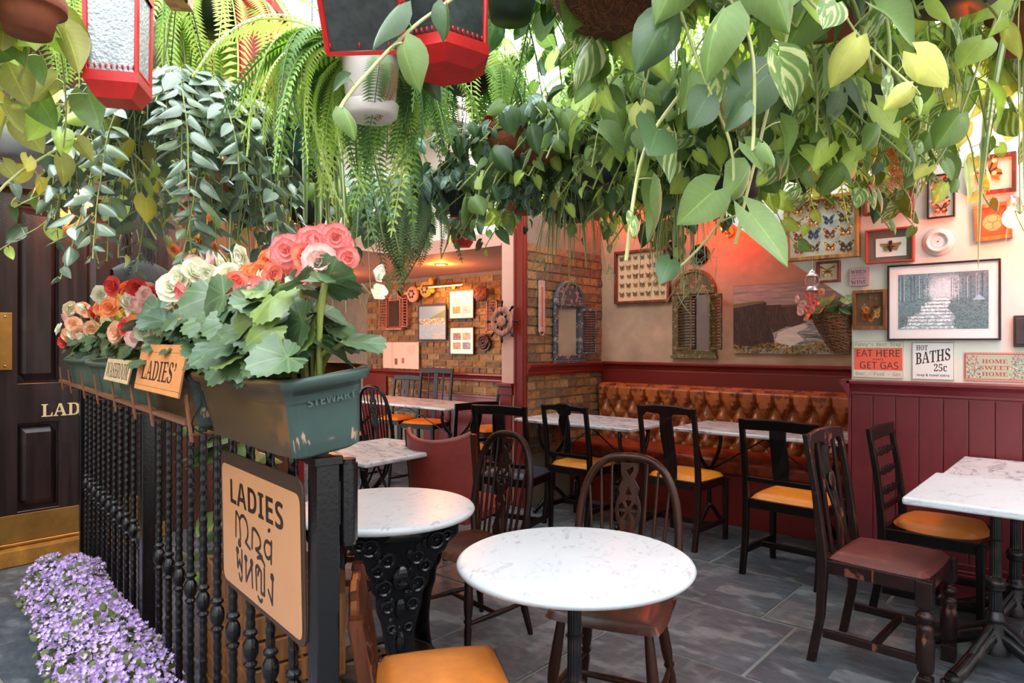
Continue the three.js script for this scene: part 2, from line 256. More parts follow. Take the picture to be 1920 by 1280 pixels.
{
  const g = wallGroup('wall_far', 5.75, null); part(g, 'core', bx(5.7, 2.3, 0.14, -6.65, 1.15, -0.073), MT.mortar);
  const b = bricks(g, -7.7, -3.9, 0.3, 2.16, 9, 4);
  const seen = b.list.filter((o) => o.y > 1.0 && o.x > -7.35 && o.x < -5.05).sort((p, q) => q.x - p.x).slice(0, 300), has = new Set(seen), rest = b.list.filter((o) => !has.has(o));
  seen.forEach(b.add);
  for (let k = 0; k < 6; k++) tag(part(g, 'brick_course', rest.filter((o) => o.m === k).map((o) => T(b.geos[o.k][o.q].clone(), [o.x, o.y, o.z - 0.008], [0, 0, 0], [o.s, 1, 1])), brickMat[k]), null, null, null, 'stuff');
  part(g, 'lower_panel', [rb(2.6, 0.72, 0.03, 0.004, -5.2, 0.36, 0.03), rb(2.6, 0.03, 0.05, 0.006, -5.2, 0.73, 0.035), rb(0.5, 0.96, 0.03, 0.004, -7.5, 0.48, 0.03)], MT.oxblood);
}
struct('trim_5', (() => { const m = wallGroup('trim_5', 5.73, null); part(m, 'rail', rail(4.2, -8.0, 0.06, 1.0, 0.1), MT.oxblood); return m; })());
// the low back room
struct('ceiling_back_room', [bx(1.47, 0.12, 5.8, 5.03, 2.24, -6.8), bx(1.3, 0.12, 4.5, 3.65, 2.24, -7.3)], MT.pinkplaster);
struct('wall_end', bx(3.2, 2.3, 0.14, 4.4, 1.15, -9.4), MT.pinkplaster);
struct('wall_lintel', [bx(0.12, 1.1, 1.3, 4.36, 2.75, -4.5), bx(1.4, 1.1, 0.12, 3.65, 2.75, -5.11)], MT.white);
// the wall with the door
struct('wall_left', (() => {
  const m = wallGroup('wall_left', null, 5.05); const s = poly([[-2.6, 0], [1.0, 0], [1.0, 2.3], [1.95, 2.3], [1.95, 0], [3.0, 0], [3.0, 3.3], [-2.6, 3.3]]);
  part(m, 'panelling', T(ex(s, 0.2, 0), [0, 0, -0.2]), std({ map: woodTex([92, 50, 34], [66, 34, 26], 1.2), roughness: 0.45 })); part(m, 'end_post', rb(0.12, 3.3, 0.26, 0.006, 3.05, 1.65, -0.1), MT.oxblood); return m;
})());
{
  const m = wallGroup('door_1', null, 5.05), cv = 1.475;
  const leaf = poly([[1.0, 0.12], [1.95, 0.12], [1.95, 2.3], [1.0, 2.3]]);
  const P = [[1.15, 1.37, 0.31, 0.85], [1.53, 1.8, 0.31, 0.85], [1.15, 1.37, 1.1, 2.21], [1.53, 1.8, 1.1, 2.21]];
  for (const [a, b, c, d] of P) hole(leaf, [[a, c], [b, c], [b, d], [a, d]]);
  part(m, 'door_leaf', T(ex(leaf, 0.045, 0.004), [0, 0, -0.06]), MT.door);
  for (const [a, b, c, d] of P) {
    const w = b - a, h = d - c, g = grid(6, 6, (s, t) => { const f = (q) => [0, 0.02, 0.2, 0.24, 0.76, 0.98, 1][Math.round(q * 6)]; const e = Math.min(Math.min(s, 1 - s) * 6, Math.min(t, 1 - t) * 6); return [a + w * [0, 0.04, 0.2, 0.5, 0.8, 0.96, 1][Math.round(s * 6)], c + [0, 0.015, 0.06, h / 2, h - 0.06, h - 0.015, h][Math.round(t * 6)], e < 1 ? -0.052 : e < 2 ? -0.05 : -0.022]; });
    part(m, 'door_panel', (() => { const q = g.toNonIndexed(); q.computeVertexNormals(); return q; })(), MT.door);
  }
  part(m, 'door_back', bx(1.0, 2.36, 0.02, cv, 1.18, -0.1), MT.door);  // added sheet behind the leaf, blocks sky light leaking over the door
  part(m, 'door_frame', [rb(0.09, 2.4, 0.16, 0.006, 0.975, 1.2, -0.03), rb(0.09, 2.4, 0.16, 0.006, 1.975, 1.2, -0.03), rb(1.1, 0.1, 0.18, 0.006, cv, 2.34, -0.02), rb(0.03, 2.3, 0.02, 0.004, 0.915, 1.15, 0.01)], MT.door);
  part(m, 'kick_plate', [rb(0.85, 0.17, 0.006, 0.002, cv, 0.21, -0.01), rb(0.87, 0.022, 0.02, 0.008, cv, 0.113, -0.005)], MT.brass);
  part(m, 'finger_plate', [rb(0.075, 0.35, 0.008, 0.003, 1.082, 1.36, -0.008), sp(0.008, 1.082, 1.51, -0.003), sp(0.008, 1.082, 1.21, -0.003)], MT.brass);
  part(m, 'threshold', [rb(1.1, 0.1, 0.14, 0.008, cv, 0.05, 0.01)], std({ map: mottle([190, 128, 40], [110, 74, 34], 2), bumpMap: bumpCoarse, bumpScale: 0.003, roughness: 0.6 }));
  globalThis.doorText = m;
}
const serifBold = await new FontLoader().loadAsync('fonts/droid/droid_serif_bold.typeface.json');
const sansBold = await new FontLoader().loadAsync('fonts/droid/droid_sans_bold.typeface.json');
const text = (s, f, size, depth) => new TextGeometry(s, { font: f, size, depth, curveSegments: 4, bevelEnabled: false });
part(globalThis.doorText, 'lettering', T(text('LADIES', serifBold, 0.08, 0.0015), [1.27, 0.885, -0.0148], [0, 0, 0], [0.92, 1, 1]), std({ color: 0xcdb489, roughness: 0.4 }));
delete globalThis.doorText;
// the yard's other walls and the roof with its opening
struct('wall_behind', [bx(7.2, 3.5, 0.16, 0.8, 1.75, 3.08)], MT.white);
struct('wall_near', [bx(0.16, 3.5, 8.4, -2.68, 1.75, -1.1)], MT.white);
struct('ceiling', [bx(1.3, 0.14, 9.0, 5.05, 3.37, -1.0), bx(8.6, 0.14, 5.2, 1.6, 3.37, -6.9)], std({ map: mottle([214, 204, 186], [202, 190, 170], 0.8), roughness: 0.85 }));
for (let i = 0; i < 5; i++) struct('roof_beam_' + (i + 1), rb(6.9, 0.12, 0.06, 0.006, 0.75, 3.33, 2.2 - i * 1.55), MT.white);

// ------------------------------------------------------------------ furniture
// chairs face +z in their own axes; at() places one at (u, v) facing the direction (du, dv)
const face = (du, dv) => Math.atan2(dv, -du);
function raked(gs, y0, z0, a) { return gs.map((g) => T(T(T(g, [0, -y0, -z0]), [0, 0, 0], [-a, 0, 0]), [0, y0, z0])); }
const turnedLeg = [[0, 0], [0.02, 0], [0.021, 0.015], [0.021, 0.16], [0.012, 0.18], [0.02, 0.2], [0.0245, 0.24], [0.027, 0.4], [0.0265, 0.5], [0.022, 0.52], [0.0245, 0.535], [0.0255, 0.6], [0.021, 0.62], [0.013, 0.64], [0.026, 0.68], [0.0275, 0.71], [0.02, 0.74], [0.013, 0.755], [0.019, 0.77], [0.0225, 0.785], [0.0225, 1]];
// joined chair: o = {name, label, at, dir, w, d, h, seat, wood, rail, splat, legs, ...}
function joinedChair(o) {
  const { w = 0.42, d = 0.4, h = 0.92, sh = 0.455, wood = MT.black, seat = MT.orange, rake = 0.13, lt = 1 } = o, t = thing(o.name ?? 'dining_chair', o.label, 'chair', W(o.at[0], o.at[1], 0).toArray(), face(...o.dir), o.group);
  const x = w / 2 - 0.018, zb = -d / 2 + 0.015, zf = d / 2 - 0.02, pw = 0.034, top = (y) => zb - Math.tan(rake) * (y - sh) - 0.0;
  const st = (s) => [[s * x, 0, zb - 0.05, pw * 0.92, pw], [s * x, 0.2, zb - 0.012, pw, pw], [s * x, sh - 0.04, zb, pw, pw * 1.1], [s * x, sh + 0.06, top(sh + 0.05) , pw, pw], [s * x, sh + 0.25, top(sh + 0.24) + 0.004, pw * 0.95, pw * 0.8], [s * x, h - 0.012, top(h) , pw * 0.9, pw * 0.7]];
  for (const s of [-1, 1]) part(t, 'back_leg', bar(st(s)), wood);
  for (const s of [-1, 1]) part(t, 'front_leg', o.legs === 'turned' ? [limb([s * (x - 0.004), 0, zf], [s * (x - 0.004), sh - 0.03, zf], turnedLeg.map(([a, b]) => [a * lt, b])), rb(0.046 * lt, 0.1, 0.046 * lt, 0.004, s * (x - 0.004), sh - 0.07, zf), rb(0.042 * lt, 0.07, 0.042 * lt, 0.004, s * (x - 0.004), 0.036, zf)] : [bar([[s * x, 0, zf, 0.03, 0.03], [s * x, sh - 0.03, zf, 0.036, 0.036]])], wood);
  part(t, 'seat_frame', [rb(w - 0.05, 0.055, 0.022, 0.004, 0, sh - 0.045, zf + 0.004), rb(w - 0.05, 0.055, 0.022, 0.004, 0, sh - 0.045, zb), ...[-1, 1].map((s) => rb(0.022, 0.055, d - 0.06, 0.004, s * (x + 0.002), sh - 0.045, 0))], wood);
  const pad = cushion(w - 0.06, w - (o.round ? 0.02 : 0.03), d - 0.03, o.padH ?? 0.03, o.crown ?? 0.014, o.round ?? 0.1, o.round ? 3.2 : 6);
  part(t, 'seat', [T(pad, [0, sh - 0.018, 0.008])], seat);
  const yb = 0.13;
  part(t, 'stretcher', [...[-1, 1].map((s) => rb(0.018, 0.034, d - 0.05, 0.003, s * (x - 0.002), yb, -0.012)), rb(w - 0.05, 0.034, 0.018, 0.003, 0, yb, 0.0)], wood);
  // back
  const bh = h - sh, B = (gs) => raked(gs, sh, zb, rake), W2 = w - 0.036;
  const railShape = { yoke: [[-W2 / 2 - 0.016, -0.03], [-W2 / 2 - 0.018, 0.012], [-W2 * 0.3, 0.02], [-0.075, 0.022], [-0.04, 0.034], [0.04, 0.034], [0.075, 0.022], [W2 * 0.3, 0.02], [W2 / 2 + 0.018, 0.012], [W2 / 2 + 0.016, -0.03], [W2 / 2 - 0.02, -0.03], [W2 * 0.34, -0.018], [0.07, -0.02], [0.05, -0.05], [-0.05, -0.05], [-0.07, -0.02], [-W2 * 0.34, -0.018], [-W2 / 2 + 0.02, -0.03]],
    round: [[-W2 / 2 - 0.016, -0.06], [-W2 / 2 - 0.014, -0.02], [-W2 / 2 + 0.02, 0.014], [-0.08, 0.026], [0.08, 0.026], [W2 / 2 - 0.02, 0.014], [W2 / 2 + 0.014, -0.02], [W2 / 2 + 0.016, -0.06], [W2 / 2 - 0.02, -0.06], [W2 / 2 - 0.05, -0.03], [0.06, -0.034], [0.04, -0.05], [-0.04, -0.05], [-0.06, -0.034], [-W2 / 2 + 0.05, -0.03], [-W2 / 2 + 0.02, -0.06]],
    plain: [[-W2 / 2 - 0.017, -0.05], [-W2 / 2 - 0.018, 0.012], [0, 0.02], [W2 / 2 + 0.018, 0.012], [W2 / 2 + 0.017, -0.05], [0, -0.044]] }[o.rail ?? 'plain'];
  part(t, 'top_rail', B([T(ex(poly(railShape), 0.024, 0.005), [0, h - 0.02, zb - 0.012])]), wood);
  if (o.lower !== false) part(t, 'lower_rail', B([rb(w - 0.06, 0.03, 0.016, 0.004, 0, sh + (o.lowerY ?? 0.07), zb)]), wood);
  const y0 = o.splatLow ? sh - 0.02 : sh + (o.lowerY ?? 0.07), y1 = h - 0.04, L = y1 - y0;
  const bendZ = (g, k) => { const p = g.attributes.position; for (let i = 0; i < p.count; i++) { const q = (p.getY(i) - y0) / L; p.setZ(i, p.getZ(i) + k * Math.sin(q * 6.283)); } g.computeVertexNormals(); return g; };
  const side = (pts) => poly([...pts, ...pts.slice().reverse().map(([a, b]) => [-a, b])]);
  const dens = (pts, n = 14) => { const c = new THREE.CatmullRomCurve3(pts.map(([a, b]) => v3(a, b, 0))); return c.getPoints(n).map((p) => [p.x, p.y]); };
  if (o.splat === 'vase') part(t, 'splat', B([bendZ(T(ex(side(dens([[0.036, y0], [0.034, y0 + L * 0.2], [0.03, y0 + L * 0.4], [0.046, y0 + L * 0.62], [0.05, y0 + L * 0.75], [0.04, y0 + L * 0.9], [0.048, y1]])), 0.012, 0.003), [0, 0, zb - 0.006]), 0.012)]), wood);
  if (o.splat === 'plain') part(t, 'splat', B([bendZ(T(ex(side(dens([[0.046, y0], [0.047, y0 + L * 0.5], [0.048, y1]])), 0.012, 0.003), [0, 0, zb - 0.006]), 0.014)]), wood);
  if (o.splat === 'slats') for (const q of [-0.1, 0, 0.1]) part(t, 'slat', B([rb(q ? 0.018 : 0.06, L + 0.02, 0.012, 0.003, q, y0 + L / 2, zb)]), wood);
  if (o.splat === 'carved') {
    for (const q of [-0.095, 0.095]) part(t, 'slat', B([bendZ(rb(0.026, L + 0.02, 0.012, 0.003, q, y0 + L / 2, zb), 0.01)]), wood);
    part(t, 'splat', B([bendZ(T(ex(side(dens([[0.04, y0], [0.04, y0 + L * 0.5], [0.042, y1]])), 0.014, 0.003), [0, 0, zb - 0.007]), 0.016), sp(0.028, 0, y0 + L * 0.62, zb + 0.006, [0.9, 1.7, 0.4], 14), to(0.034, 0.005, 0, y0 + L * 0.62, zb + 0.006)]), wood);
  }
  if (o.splat === 'rungs') for (let k = 0; k < 3; k++) part(t, 'rung', B([0, 1, 2, 3, 4].map((q) => rb(0.05, 0.03 + 0.014 * (q % 2), 0.016, 0.007, -0.1 + q * 0.05, y0 + L * (0.2 + k * 0.27), zb)).concat([rb(w - 0.06, 0.02, 0.014, 0.004, 0, y0 + L * (0.2 + k * 0.27), zb)])), wood);
  return t;
}
const cA = joinedChair({ label: 'dark dining chair with a humped top rail and orange seat, nearest the brick pier', at: [3.01, 4.24], dir: [0, 1], rail: 'yoke', splat: 'vase', lower: true, w: 0.42, h: 0.9, legs: 'turned' });
const cB = joinedChair({ label: 'dark red-brown dining chair with rounded top corners, between the two banquette tables', at: [2.22, 4.34], dir: [-0.06, 1], wood: MT.dark, rail: 'round', splat: 'plain', lower: false, splatLow: true, w: 0.45, h: 0.935 });
const cC = joinedChair({ label: 'black dining chair with a straight flat top rail, backing onto the oak chair', at: [1.4, 4.12], dir: [-0.06, 1], rail: 'plain', splat: 'plain', w: 0.465, h: 0.92, lowerY: 0.1 });
const cOak = joinedChair({ name: 'oak_chair', label: 'worn dark oak chair with bulbous turned front legs and a burgundy leather seat', at: [0.715, 3.22], dir: [-1, -0.04], wood: MT.worn, seat: MT.burgundy, rail: 'round', splat: 'carved', legs: 'turned', lower: false, splatLow: true, w: 0.44, d: 0.41, h: 0.97, sh: 0.46, rake: 0.14, lt: 1.25 });
const cNook = joinedChair({ label: 'dark chair with carved rungs and a rounded orange seat against the red boarding', at: [0.645, 3.95], dir: [-1, -0.02], seat: MT.tan, rail: 'plain', splat: 'rungs', round: 0.55, padH: 0.04, w: 0.44, d: 0.44, h: 0.93 });
const cFront = joinedChair({ label: 'polished brown chair with a wide tan seat in front of the black railing post', at: [1.262, 1.164], dir: [-0.6, 0.8], wood: MT.brown, seat: MT.tan, rail: 'yoke', splat: 'plain', w: 0.42, d: 0.36, h: 0.75, rake: 0.18, sh: 0.505 });
joinedChair({ label: 'dark chair with a navy blue seat standing near the end of the brick pier', seat: std({ color: 0x1b2638, roughness: 0.4 }), at: [3.15, 3.62], dir: [0.25, 1], rail: 'plain', splat: 'plain', w: 0.42, h: 0.94 });
joinedChair({ label: 'tall dark chair with a broad carved middle slat behind the back room table', at: [5.95, 5.25], dir: [-0.3, -1], wood: MT.dark, rail: 'plain', splat: 'slats', w: 0.46, h: 1.06, lower: false, splatLow: true });
joinedChair({ label: 'smaller dark slatted chair behind the arched wheel-back chair in the back room', at: [6.55, 5.3], dir: [-0.2, -1], wood: MT.dark, rail: 'plain', splat: 'slats', w: 0.44, h: 0.96 });
joinedChair({ label: 'low dark chair against the back room bricks, right of the carved slat chair', at: [4.95, 5.28], dir: [0.3, -1], wood: MT.dark, rail: 'plain', splat: 'slats', w: 0.44, h: 0.86 });
joinedChair({ label: 'black chair with orange seat at the right end of the back room table', at: [4.25, 4.2], dir: [1, 0.3], rail: 'plain', splat: 'plain', w: 0.42, h: 0.86 });
joinedChair({ label: 'dark brown chair seen edge on, half hidden behind the black railing post', at: [2.98, 2.26], dir: [-0.75, 0.66], wood: MT.brown, seat: MT.tan, rail: 'plain', splat: 'plain', w: 0.42, h: 0.9, rake: 0.2 });
joinedChair({ label: 'dark chair right of the planter at the left end of the back room table', at: [5.75, 3.95], dir: [0.3, 1], wood: MT.dark, rail: 'plain', splat: 'plain', w: 0.42, h: 0.95 });
// Windsor wheel-back chairs
function windsor(o) {
  const t = thing('wheelback_chair', o.label, 'chair', W(o.at[0], o.at[1], 0).toArray(), face(...o.dir)), sh = 0.44, wood = o.wood ?? MT.windsor, k = o.k ?? 1, hb = o.hb ?? 0.47;
  const rk = 0.17, zb = -0.16;
  part(t, 'seat', [T(cushion(0.38, 0.43, 0.4, 0.03, 0.01, 0.22, 4), [0, sh - 0.03, 0]), T(cushion(0.37, 0.42, 0.39, 0.018, 0, 0.22, 4), [0, sh - 0.026, 0], [Math.PI, 0, 0])], o.seat ?? MT.chestnut);
  const prof = [[0, 0], [0.011, 0], [0.013, 0.05], [0.017, 0.3], [0.0135, 0.36], [0.0205, 0.39], [0.0135, 0.42], [0.018, 0.45], [0.021, 0.55], [0.019, 0.75], [0.015, 0.96], [0.012, 1], [0, 1]];
  const F = [[-0.2, 0.17], [0.2, 0.17], [-0.18, -0.22], [0.18, -0.22]], G = [[-0.15, 0.12], [0.15, 0.12], [-0.13, -0.13], [0.13, -0.13]];
  F.forEach((f, i) => part(t, 'leg', limb([f[0], 0, f[1]], [G[i][0], sh - 0.03, G[i][1]], prof), wood));
  const at = (i, q) => [F[i][0] + (G[i][0] - F[i][0]) * q, q * (sh - 0.03), F[i][1] + (G[i][1] - F[i][1]) * q], sp2 = [[0, 0], [0.008, 0], [0.013, 0.5], [0.008, 1], [0, 1]];
  const mid = (a, b) => a.map((x, i) => (x + b[i]) / 2);
  for (const [a, b] of [[0, 2], [1, 3]]) part(t, 'stretcher', limb(at(a, 0.36), at(b, 0.36), sp2), wood);
  part(t, 'stretcher', limb(mid(at(0, 0.36), at(2, 0.36)), mid(at(1, 0.36), at(3, 0.36)), sp2), wood);
  const bow = []; for (let i = 0; i <= 24; i++) { const a = Math.PI * (i / 24), c = Math.cos(a), s = Math.sin(a); bow.push([Math.sign(c) * Math.pow(Math.abs(c), 0.72) * (0.19 + 0.035 * s), sh + hb * Math.pow(s, 0.78), zb - Math.tan(rk) * hb * Math.pow(s, 0.78)]); }
  bow[0] = [0.165, sh - 0.02, zb]; bow[24] = [-0.165, sh - 0.02, zb];
  part(t, 'bow', tube(bow, 0.016, 60, 8), wood);
  const topAt = (x) => { let best = 0; for (const p of bow) if (Math.abs(Math.abs(p[0]) - Math.abs(x)) < 0.05 && p[1] > best) best = p[1]; const q = 1 - Math.pow(Math.min(1, Math.abs(x) / 0.225), 2.4); return hb * Math.pow(Math.max(q, 0.05), 0.55); };
  for (const x of [-0.155, -0.112, -0.07, 0.07, 0.112, 0.155]) { const hh = topAt(x); part(t, 'spindle', limb([x * 0.8, sh - 0.015, zb], [x, sh + hh, zb - Math.tan(rk) * hh], [[0, 0], [0.006, 0], [0.0075, 0.3], [0.005, 1], [0, 1]], 8), wood); }
  const S = hb, wc = 0.6 * S, half = [[0.022, 0], [0.03, 0.08 * S], [0.016, 0.18 * S], [0.024, 0.28 * S], [0.036, 0.36 * S], [0.022, 0.42 * S], [0.03, 0.46 * S], [0.047, 0.53 * S], [0.051, 0.6 * S], [0.047, 0.67 * S], [0.036, 0.73 * S], [0.042, 0.78 * S], [0.024, 0.85 * S], [0.034, 0.91 * S], [0.036, 0.99 * S]];
  const shp = poly([...half, ...half.slice().reverse().map(([a, b]) => [-a, b])]);
  for (let i = 0; i < 6; i++) { const a0 = i / 6 * 6.283 + 0.16, a1 = (i + 1) / 6 * 6.283 - 0.16, am = (a0 + a1) / 2; hole(shp, [[0.012 * Math.cos(am), wc + 0.012 * Math.sin(am)], [0.037 * Math.cos(a0), wc + 0.037 * Math.sin(a0)], [0.04 * Math.cos(am), wc + 0.04 * Math.sin(am)], [0.037 * Math.cos(a1), wc + 0.037 * Math.sin(a1)]]); }
  hole(shp, [[-0.011, 0.73 * S], [0.011, 0.73 * S], [0, 0.79 * S]]); hole(shp, [[-0.014, 0.92 * S], [0, 0.88 * S], [0.014, 0.92 * S], [0.014, 0.985 * S], [-0.014, 0.985 * S]]); hole(shp, [[-0.01, 0.33 * S], [0.01, 0.33 * S], [0, 0.26 * S]]);
  part(t, 'splat', T(T(ex(shp, 0.011, 0.002), [0, 0, -0.005]), [0, sh - 0.01, zb], [-rk, 0, 0]), wood);
  return t;
}
windsor({ label: 'wheel-back Windsor chair with a brown leather seat behind the near round table', at: [1.33, 2.06], dir: [-0.3, -0.95] });
windsor({ label: 'wheel-back Windsor chair seen from the side beside the farther round table', at: [2.23, 2.24], dir: [0.12, -1], wood: MT.dark, seat: MT.brown });
windsor({ label: 'small dark wheel-back chair at the back room table', at: [5.0, 4.0], dir: [0.1, 1], wood: MT.black, seat: MT.brown, hb: 0.52 });
// tub chair in red leather
{
  const t = thing('tub_chair', 'red leather chair with a plain curved back, behind the round tables', 'chair', W(2.88, 2.76, 0).toArray(), face(0.2, 0.98));
  const back = (o) => grid(16, 8, (s, q) => { const a = (s - 0.5) * 2.1, y = 0.36 + q * (0.44 + 0.05 * Math.pow(Math.abs(s - 0.5) * 2, 2)); return [Math.sin(a) * (0.25 + o), y, -Math.cos(a) * (0.22 + o) - 0.05 * q + 0.02]; });
  part(t, 'backrest', [back(0.014), back(-0.02), tube(Array.from({ length: 13 }, (_, i) => { const s = i / 12, a = (s - 0.5) * 2.1; return [Math.sin(a) * 0.247, 0.8 + 0.05 * Math.pow(Math.abs(s - 0.5) * 2, 2), -Math.cos(a) * 0.217 - 0.03]; }), 0.018, 30, 8)], MT.redleather);
  for (const s of [-1, 1]) part(t, 'back_post', bar([[s * 0.215, 0, -0.08, 0.035, 0.03], [s * 0.215, 0.4, -0.09, 0.035, 0.035], [s * 0.222, 0.85, -0.135, 0.03, 0.05]]), MT.brown);
  for (const s of [-1, 1]) part(t, 'front_leg', bar([[s * 0.2, 0, 0.2, 0.03, 0.03], [s * 0.2, 0.42, 0.2, 0.04, 0.04]]), MT.brown);
  part(t, 'seat', [T(cushion(0.42, 0.46, 0.44, 0.06, 0.02, 0.2, 5), [0, 0.4, 0.02]), rb(0.42, 0.06, 0.4, 0.01, 0, 0.385, 0.02)], MT.redleather);
}
// round tables
const topEdge = (r, y, th) => lathe([[0, y - th], [r - 0.018, y - th], [r - 0.006, y - th + 0.004], [r, y - th / 2], [r - 0.005, y - 0.006], [r - 0.016, y], [r * 0.6, y], [0, y]], 72);
function fluted(r0, r1, y0, y1, n = 16) { return grid(n * 6, 6, (s, t) => { const r = (r0 + (r1 - r0) * t) * (1 - 0.11 * Math.pow(Math.abs(Math.sin(s * Math.PI * n)), 0.7)), a = s * 6.2832; return [Math.cos(a) * r, y0 + (y1 - y0) * t, -Math.sin(a) * r]; }); }
const clawLeg = (a, R = 0.28) => { const c = Math.cos(a), s = Math.sin(a), P = (r, y) => [c * r, y, s * r], L = (pts, rr) => tube(pts, rr, 14, 8);
  return [L([P(0.02, 0.15), P(0.07, 0.13), P(R * 0.55, 0.085), P(R * 0.8, 0.05), P(R, 0.03)], 0.03), L([P(0.03, 0.19), P(0.08, 0.16), P(R * 0.5, 0.12), P(R * 0.62, 0.09)], 0.014), sp(0.03, c * R, 0.027, s * R, [1.25, 0.85, 1.1], 10), ...[-0.5, 0, 0.5].map((q) => sp(0.013, Math.cos(a + q * 0.14) * (R + 0.03), 0.014, Math.sin(a + q * 0.14) * (R + 0.03), [1.3, 0.9, 1], 7)), ...[0.4, 0.6, 0.8].map((q) => sp(0.014, c * R * q, 0.13 - q * 0.08, s * R * q, [1, 0.8, 1.4], 7))]; };
const pedestal = (t, H, n = 3, mat = MT.cast) => {
  part(t, 'column', [fluted(0.021, 0.019, 0.36, H - 0.02), fluted(0.026, 0.022, 0.2, 0.34), cy(0.05, 0.03, 0.03, 0, H - 0.02, 0)], mat);
  part(t, 'collar', lathe([[0.02, 0.33], [0.03, 0.335], [0.036, 0.345], [0.03, 0.352], [0.04, 0.362], [0.034, 0.375], [0.026, 0.385], [0.02, 0.39]]), mat);
  part(t, 'collar', lathe([[0.02, H - 0.2], [0.026, H - 0.195], [0.02, H - 0.19]]), mat);
  part(t, 'base', [lathe([[0.06, 0.08], [0.062, 0.1], [0.05, 0.14], [0.036, 0.2], [0.04, 0.21], [0.044, 0.22], [0.036, 0.23], [0.028, 0.25]])], mat);
  for (let i = 0; i < n; i++) part(t, 'claw_foot', clawLeg(i / n * 6.283 + 0.4), mat);
};
{
  const t = thing('round_table', 'round white marble table on a fluted black column, nearest of the two round ones', 'table', W(1.155, 1.585, 0).toArray(), 0.6);
  part(t, 'tabletop', topEdge(0.338, 0.738, 0.028), MT.marble); pedestal(t, 0.71);
  const q = thing('round_table', 'round marble table on ornate cast iron legs beside the black railing', 'table', W(2.06, 1.62, 0).toArray(), 0.2);
  part(q, 'tabletop', topEdge(0.338, 0.738, 0.03), MT.marble);
  part(q, 'apron', [lathe([[0.25, 0.706], [0.262, 0.7], [0.262, 0.672], [0.25, 0.666]], 48)], MT.iron);
  const half = [[0.19, 0.702], [0.192, 0.672], [0.165, 0.65], [0.15, 0.615], [0.125, 0.6], [0.112, 0.56], [0.098, 0.54], [0.096, 0.5], [0.078, 0.47], [0.074, 0.42], [0.06, 0.38], [0.05, 0.33], [0.04, 0.27], [0.036, 0.18], [0.04, 0.1], [0.046, 0.05], [0.06, 0.02], [0.062, 0.0]];
  const wAt = (y) => { for (let i = 1; i < half.length; i++) if (y >= half[i][1]) { const [x0, y0] = half[i - 1], [x1, y1] = half[i]; return x1 + (x0 - x1) * (y - y1) / (y0 - y1); } return 0.062; };
  const out = (y) => 0.185 + 0.07 * Math.pow((y - 0.36) / 0.36, 2);
  for (let i = 0; i < 3; i++) {
    const face = (d) => grid(8, 64, (q, t) => { const y = 0.702 * t, w = wAt(y); return [d * (1 - 0.4 * Math.pow(Math.abs(q - 0.5) * 2, 3)), y, -(q - 0.5) * 2 * w]; }), rim = (s) => tube(half.map(([x, y]) => [0, y, s * x]), 0.009, 80, 6), g = [face(0.014), face(-0.012), rim(1), rim(-1)], r = rng(40 + i), put = (q, z, y, d = 0.014) => T(q, [d, y, z]);
    for (const s of [-1, 1]) { for (const [z, y, R] of [[0.118, 0.655, 0.03], [0.052, 0.6, 0.023], [0.085, 0.565, 0.02], [0.06, 0.5, 0.026], [0.045, 0.43, 0.02], [0.155, 0.67, 0.018], [0.03, 0.35, 0.014]]) g.push(put(to(R, 0.0075, 0, 0, 0, [0, Math.PI / 2, 0], 16), s * z, y), put(sp(R * 0.35, 0, 0, 0, [0.7, 1, 1], 7), s * z, y));
      for (let k = 0; k < 16; k++) { const y = 0.04 + r() * 0.62, w = y > 0.5 ? 0.09 : y > 0.35 ? 0.05 : 0.026; g.push(put(sp(0.006 + r() * 0.008, 0, 0, 0, [0.8, 1.7, 1], 6), s * r() * w, y)); } }
    g.push(put(sp(0.04, 0, 0, 0, [0.6, 1.2, 0.9], 12), 0, 0.53), put(sp(0.018, 0, 0, 0, [1, 0.8, 1.2], 8), 0, 0.515, 0.034), put(sp(0.022, 0, 0, 0, [0.7, 1.8, 1], 8), 0, 0.42), put(sp(0.018, 0, 0, 0, [0.7, 2.4, 1], 8), 0, 0.3), put(sp(0.03, 0, 0, 0, [1, 0.7, 1.6], 8), 0, 0.022));
    const m = join(g), p = m.attributes.position; for (let k = 0; k < p.count; k++) p.setX(k, p.getX(k) + out(p.getY(k))); m.computeVertexNormals();
    part(q, 'leg', m, MT.iron, [0, 0, 0], [0, i * 2.0944 - 2.18, 0]);
  }
  const ring = new THREE.Shape(circ(0, 0, 0.19, 40).map((p) => new THREE.Vector2(...p))); for (let k = 0; k < 8; k++) hole(ring, circ(0.12 * Math.cos(k * 0.785), 0.12 * Math.sin(k * 0.785), 0.028, 10)); hole(ring, circ(0, 0, 0.035, 12)); for (let k = 0; k < 8; k++) hole(ring, circ(0.072 * Math.cos(k * 0.785 + 0.39), 0.072 * Math.sin(k * 0.785 + 0.39), 0.014, 8));
  part(q, 'foot_shelf', [T(ex(ring, 0.012, 0.002), [0, 0.15, 0], [-Math.PI / 2, 0, 0]), to(0.19, 0.011, 0, 0.154, 0, [Math.PI / 2, 0, 0], 40)], MT.cast);
}
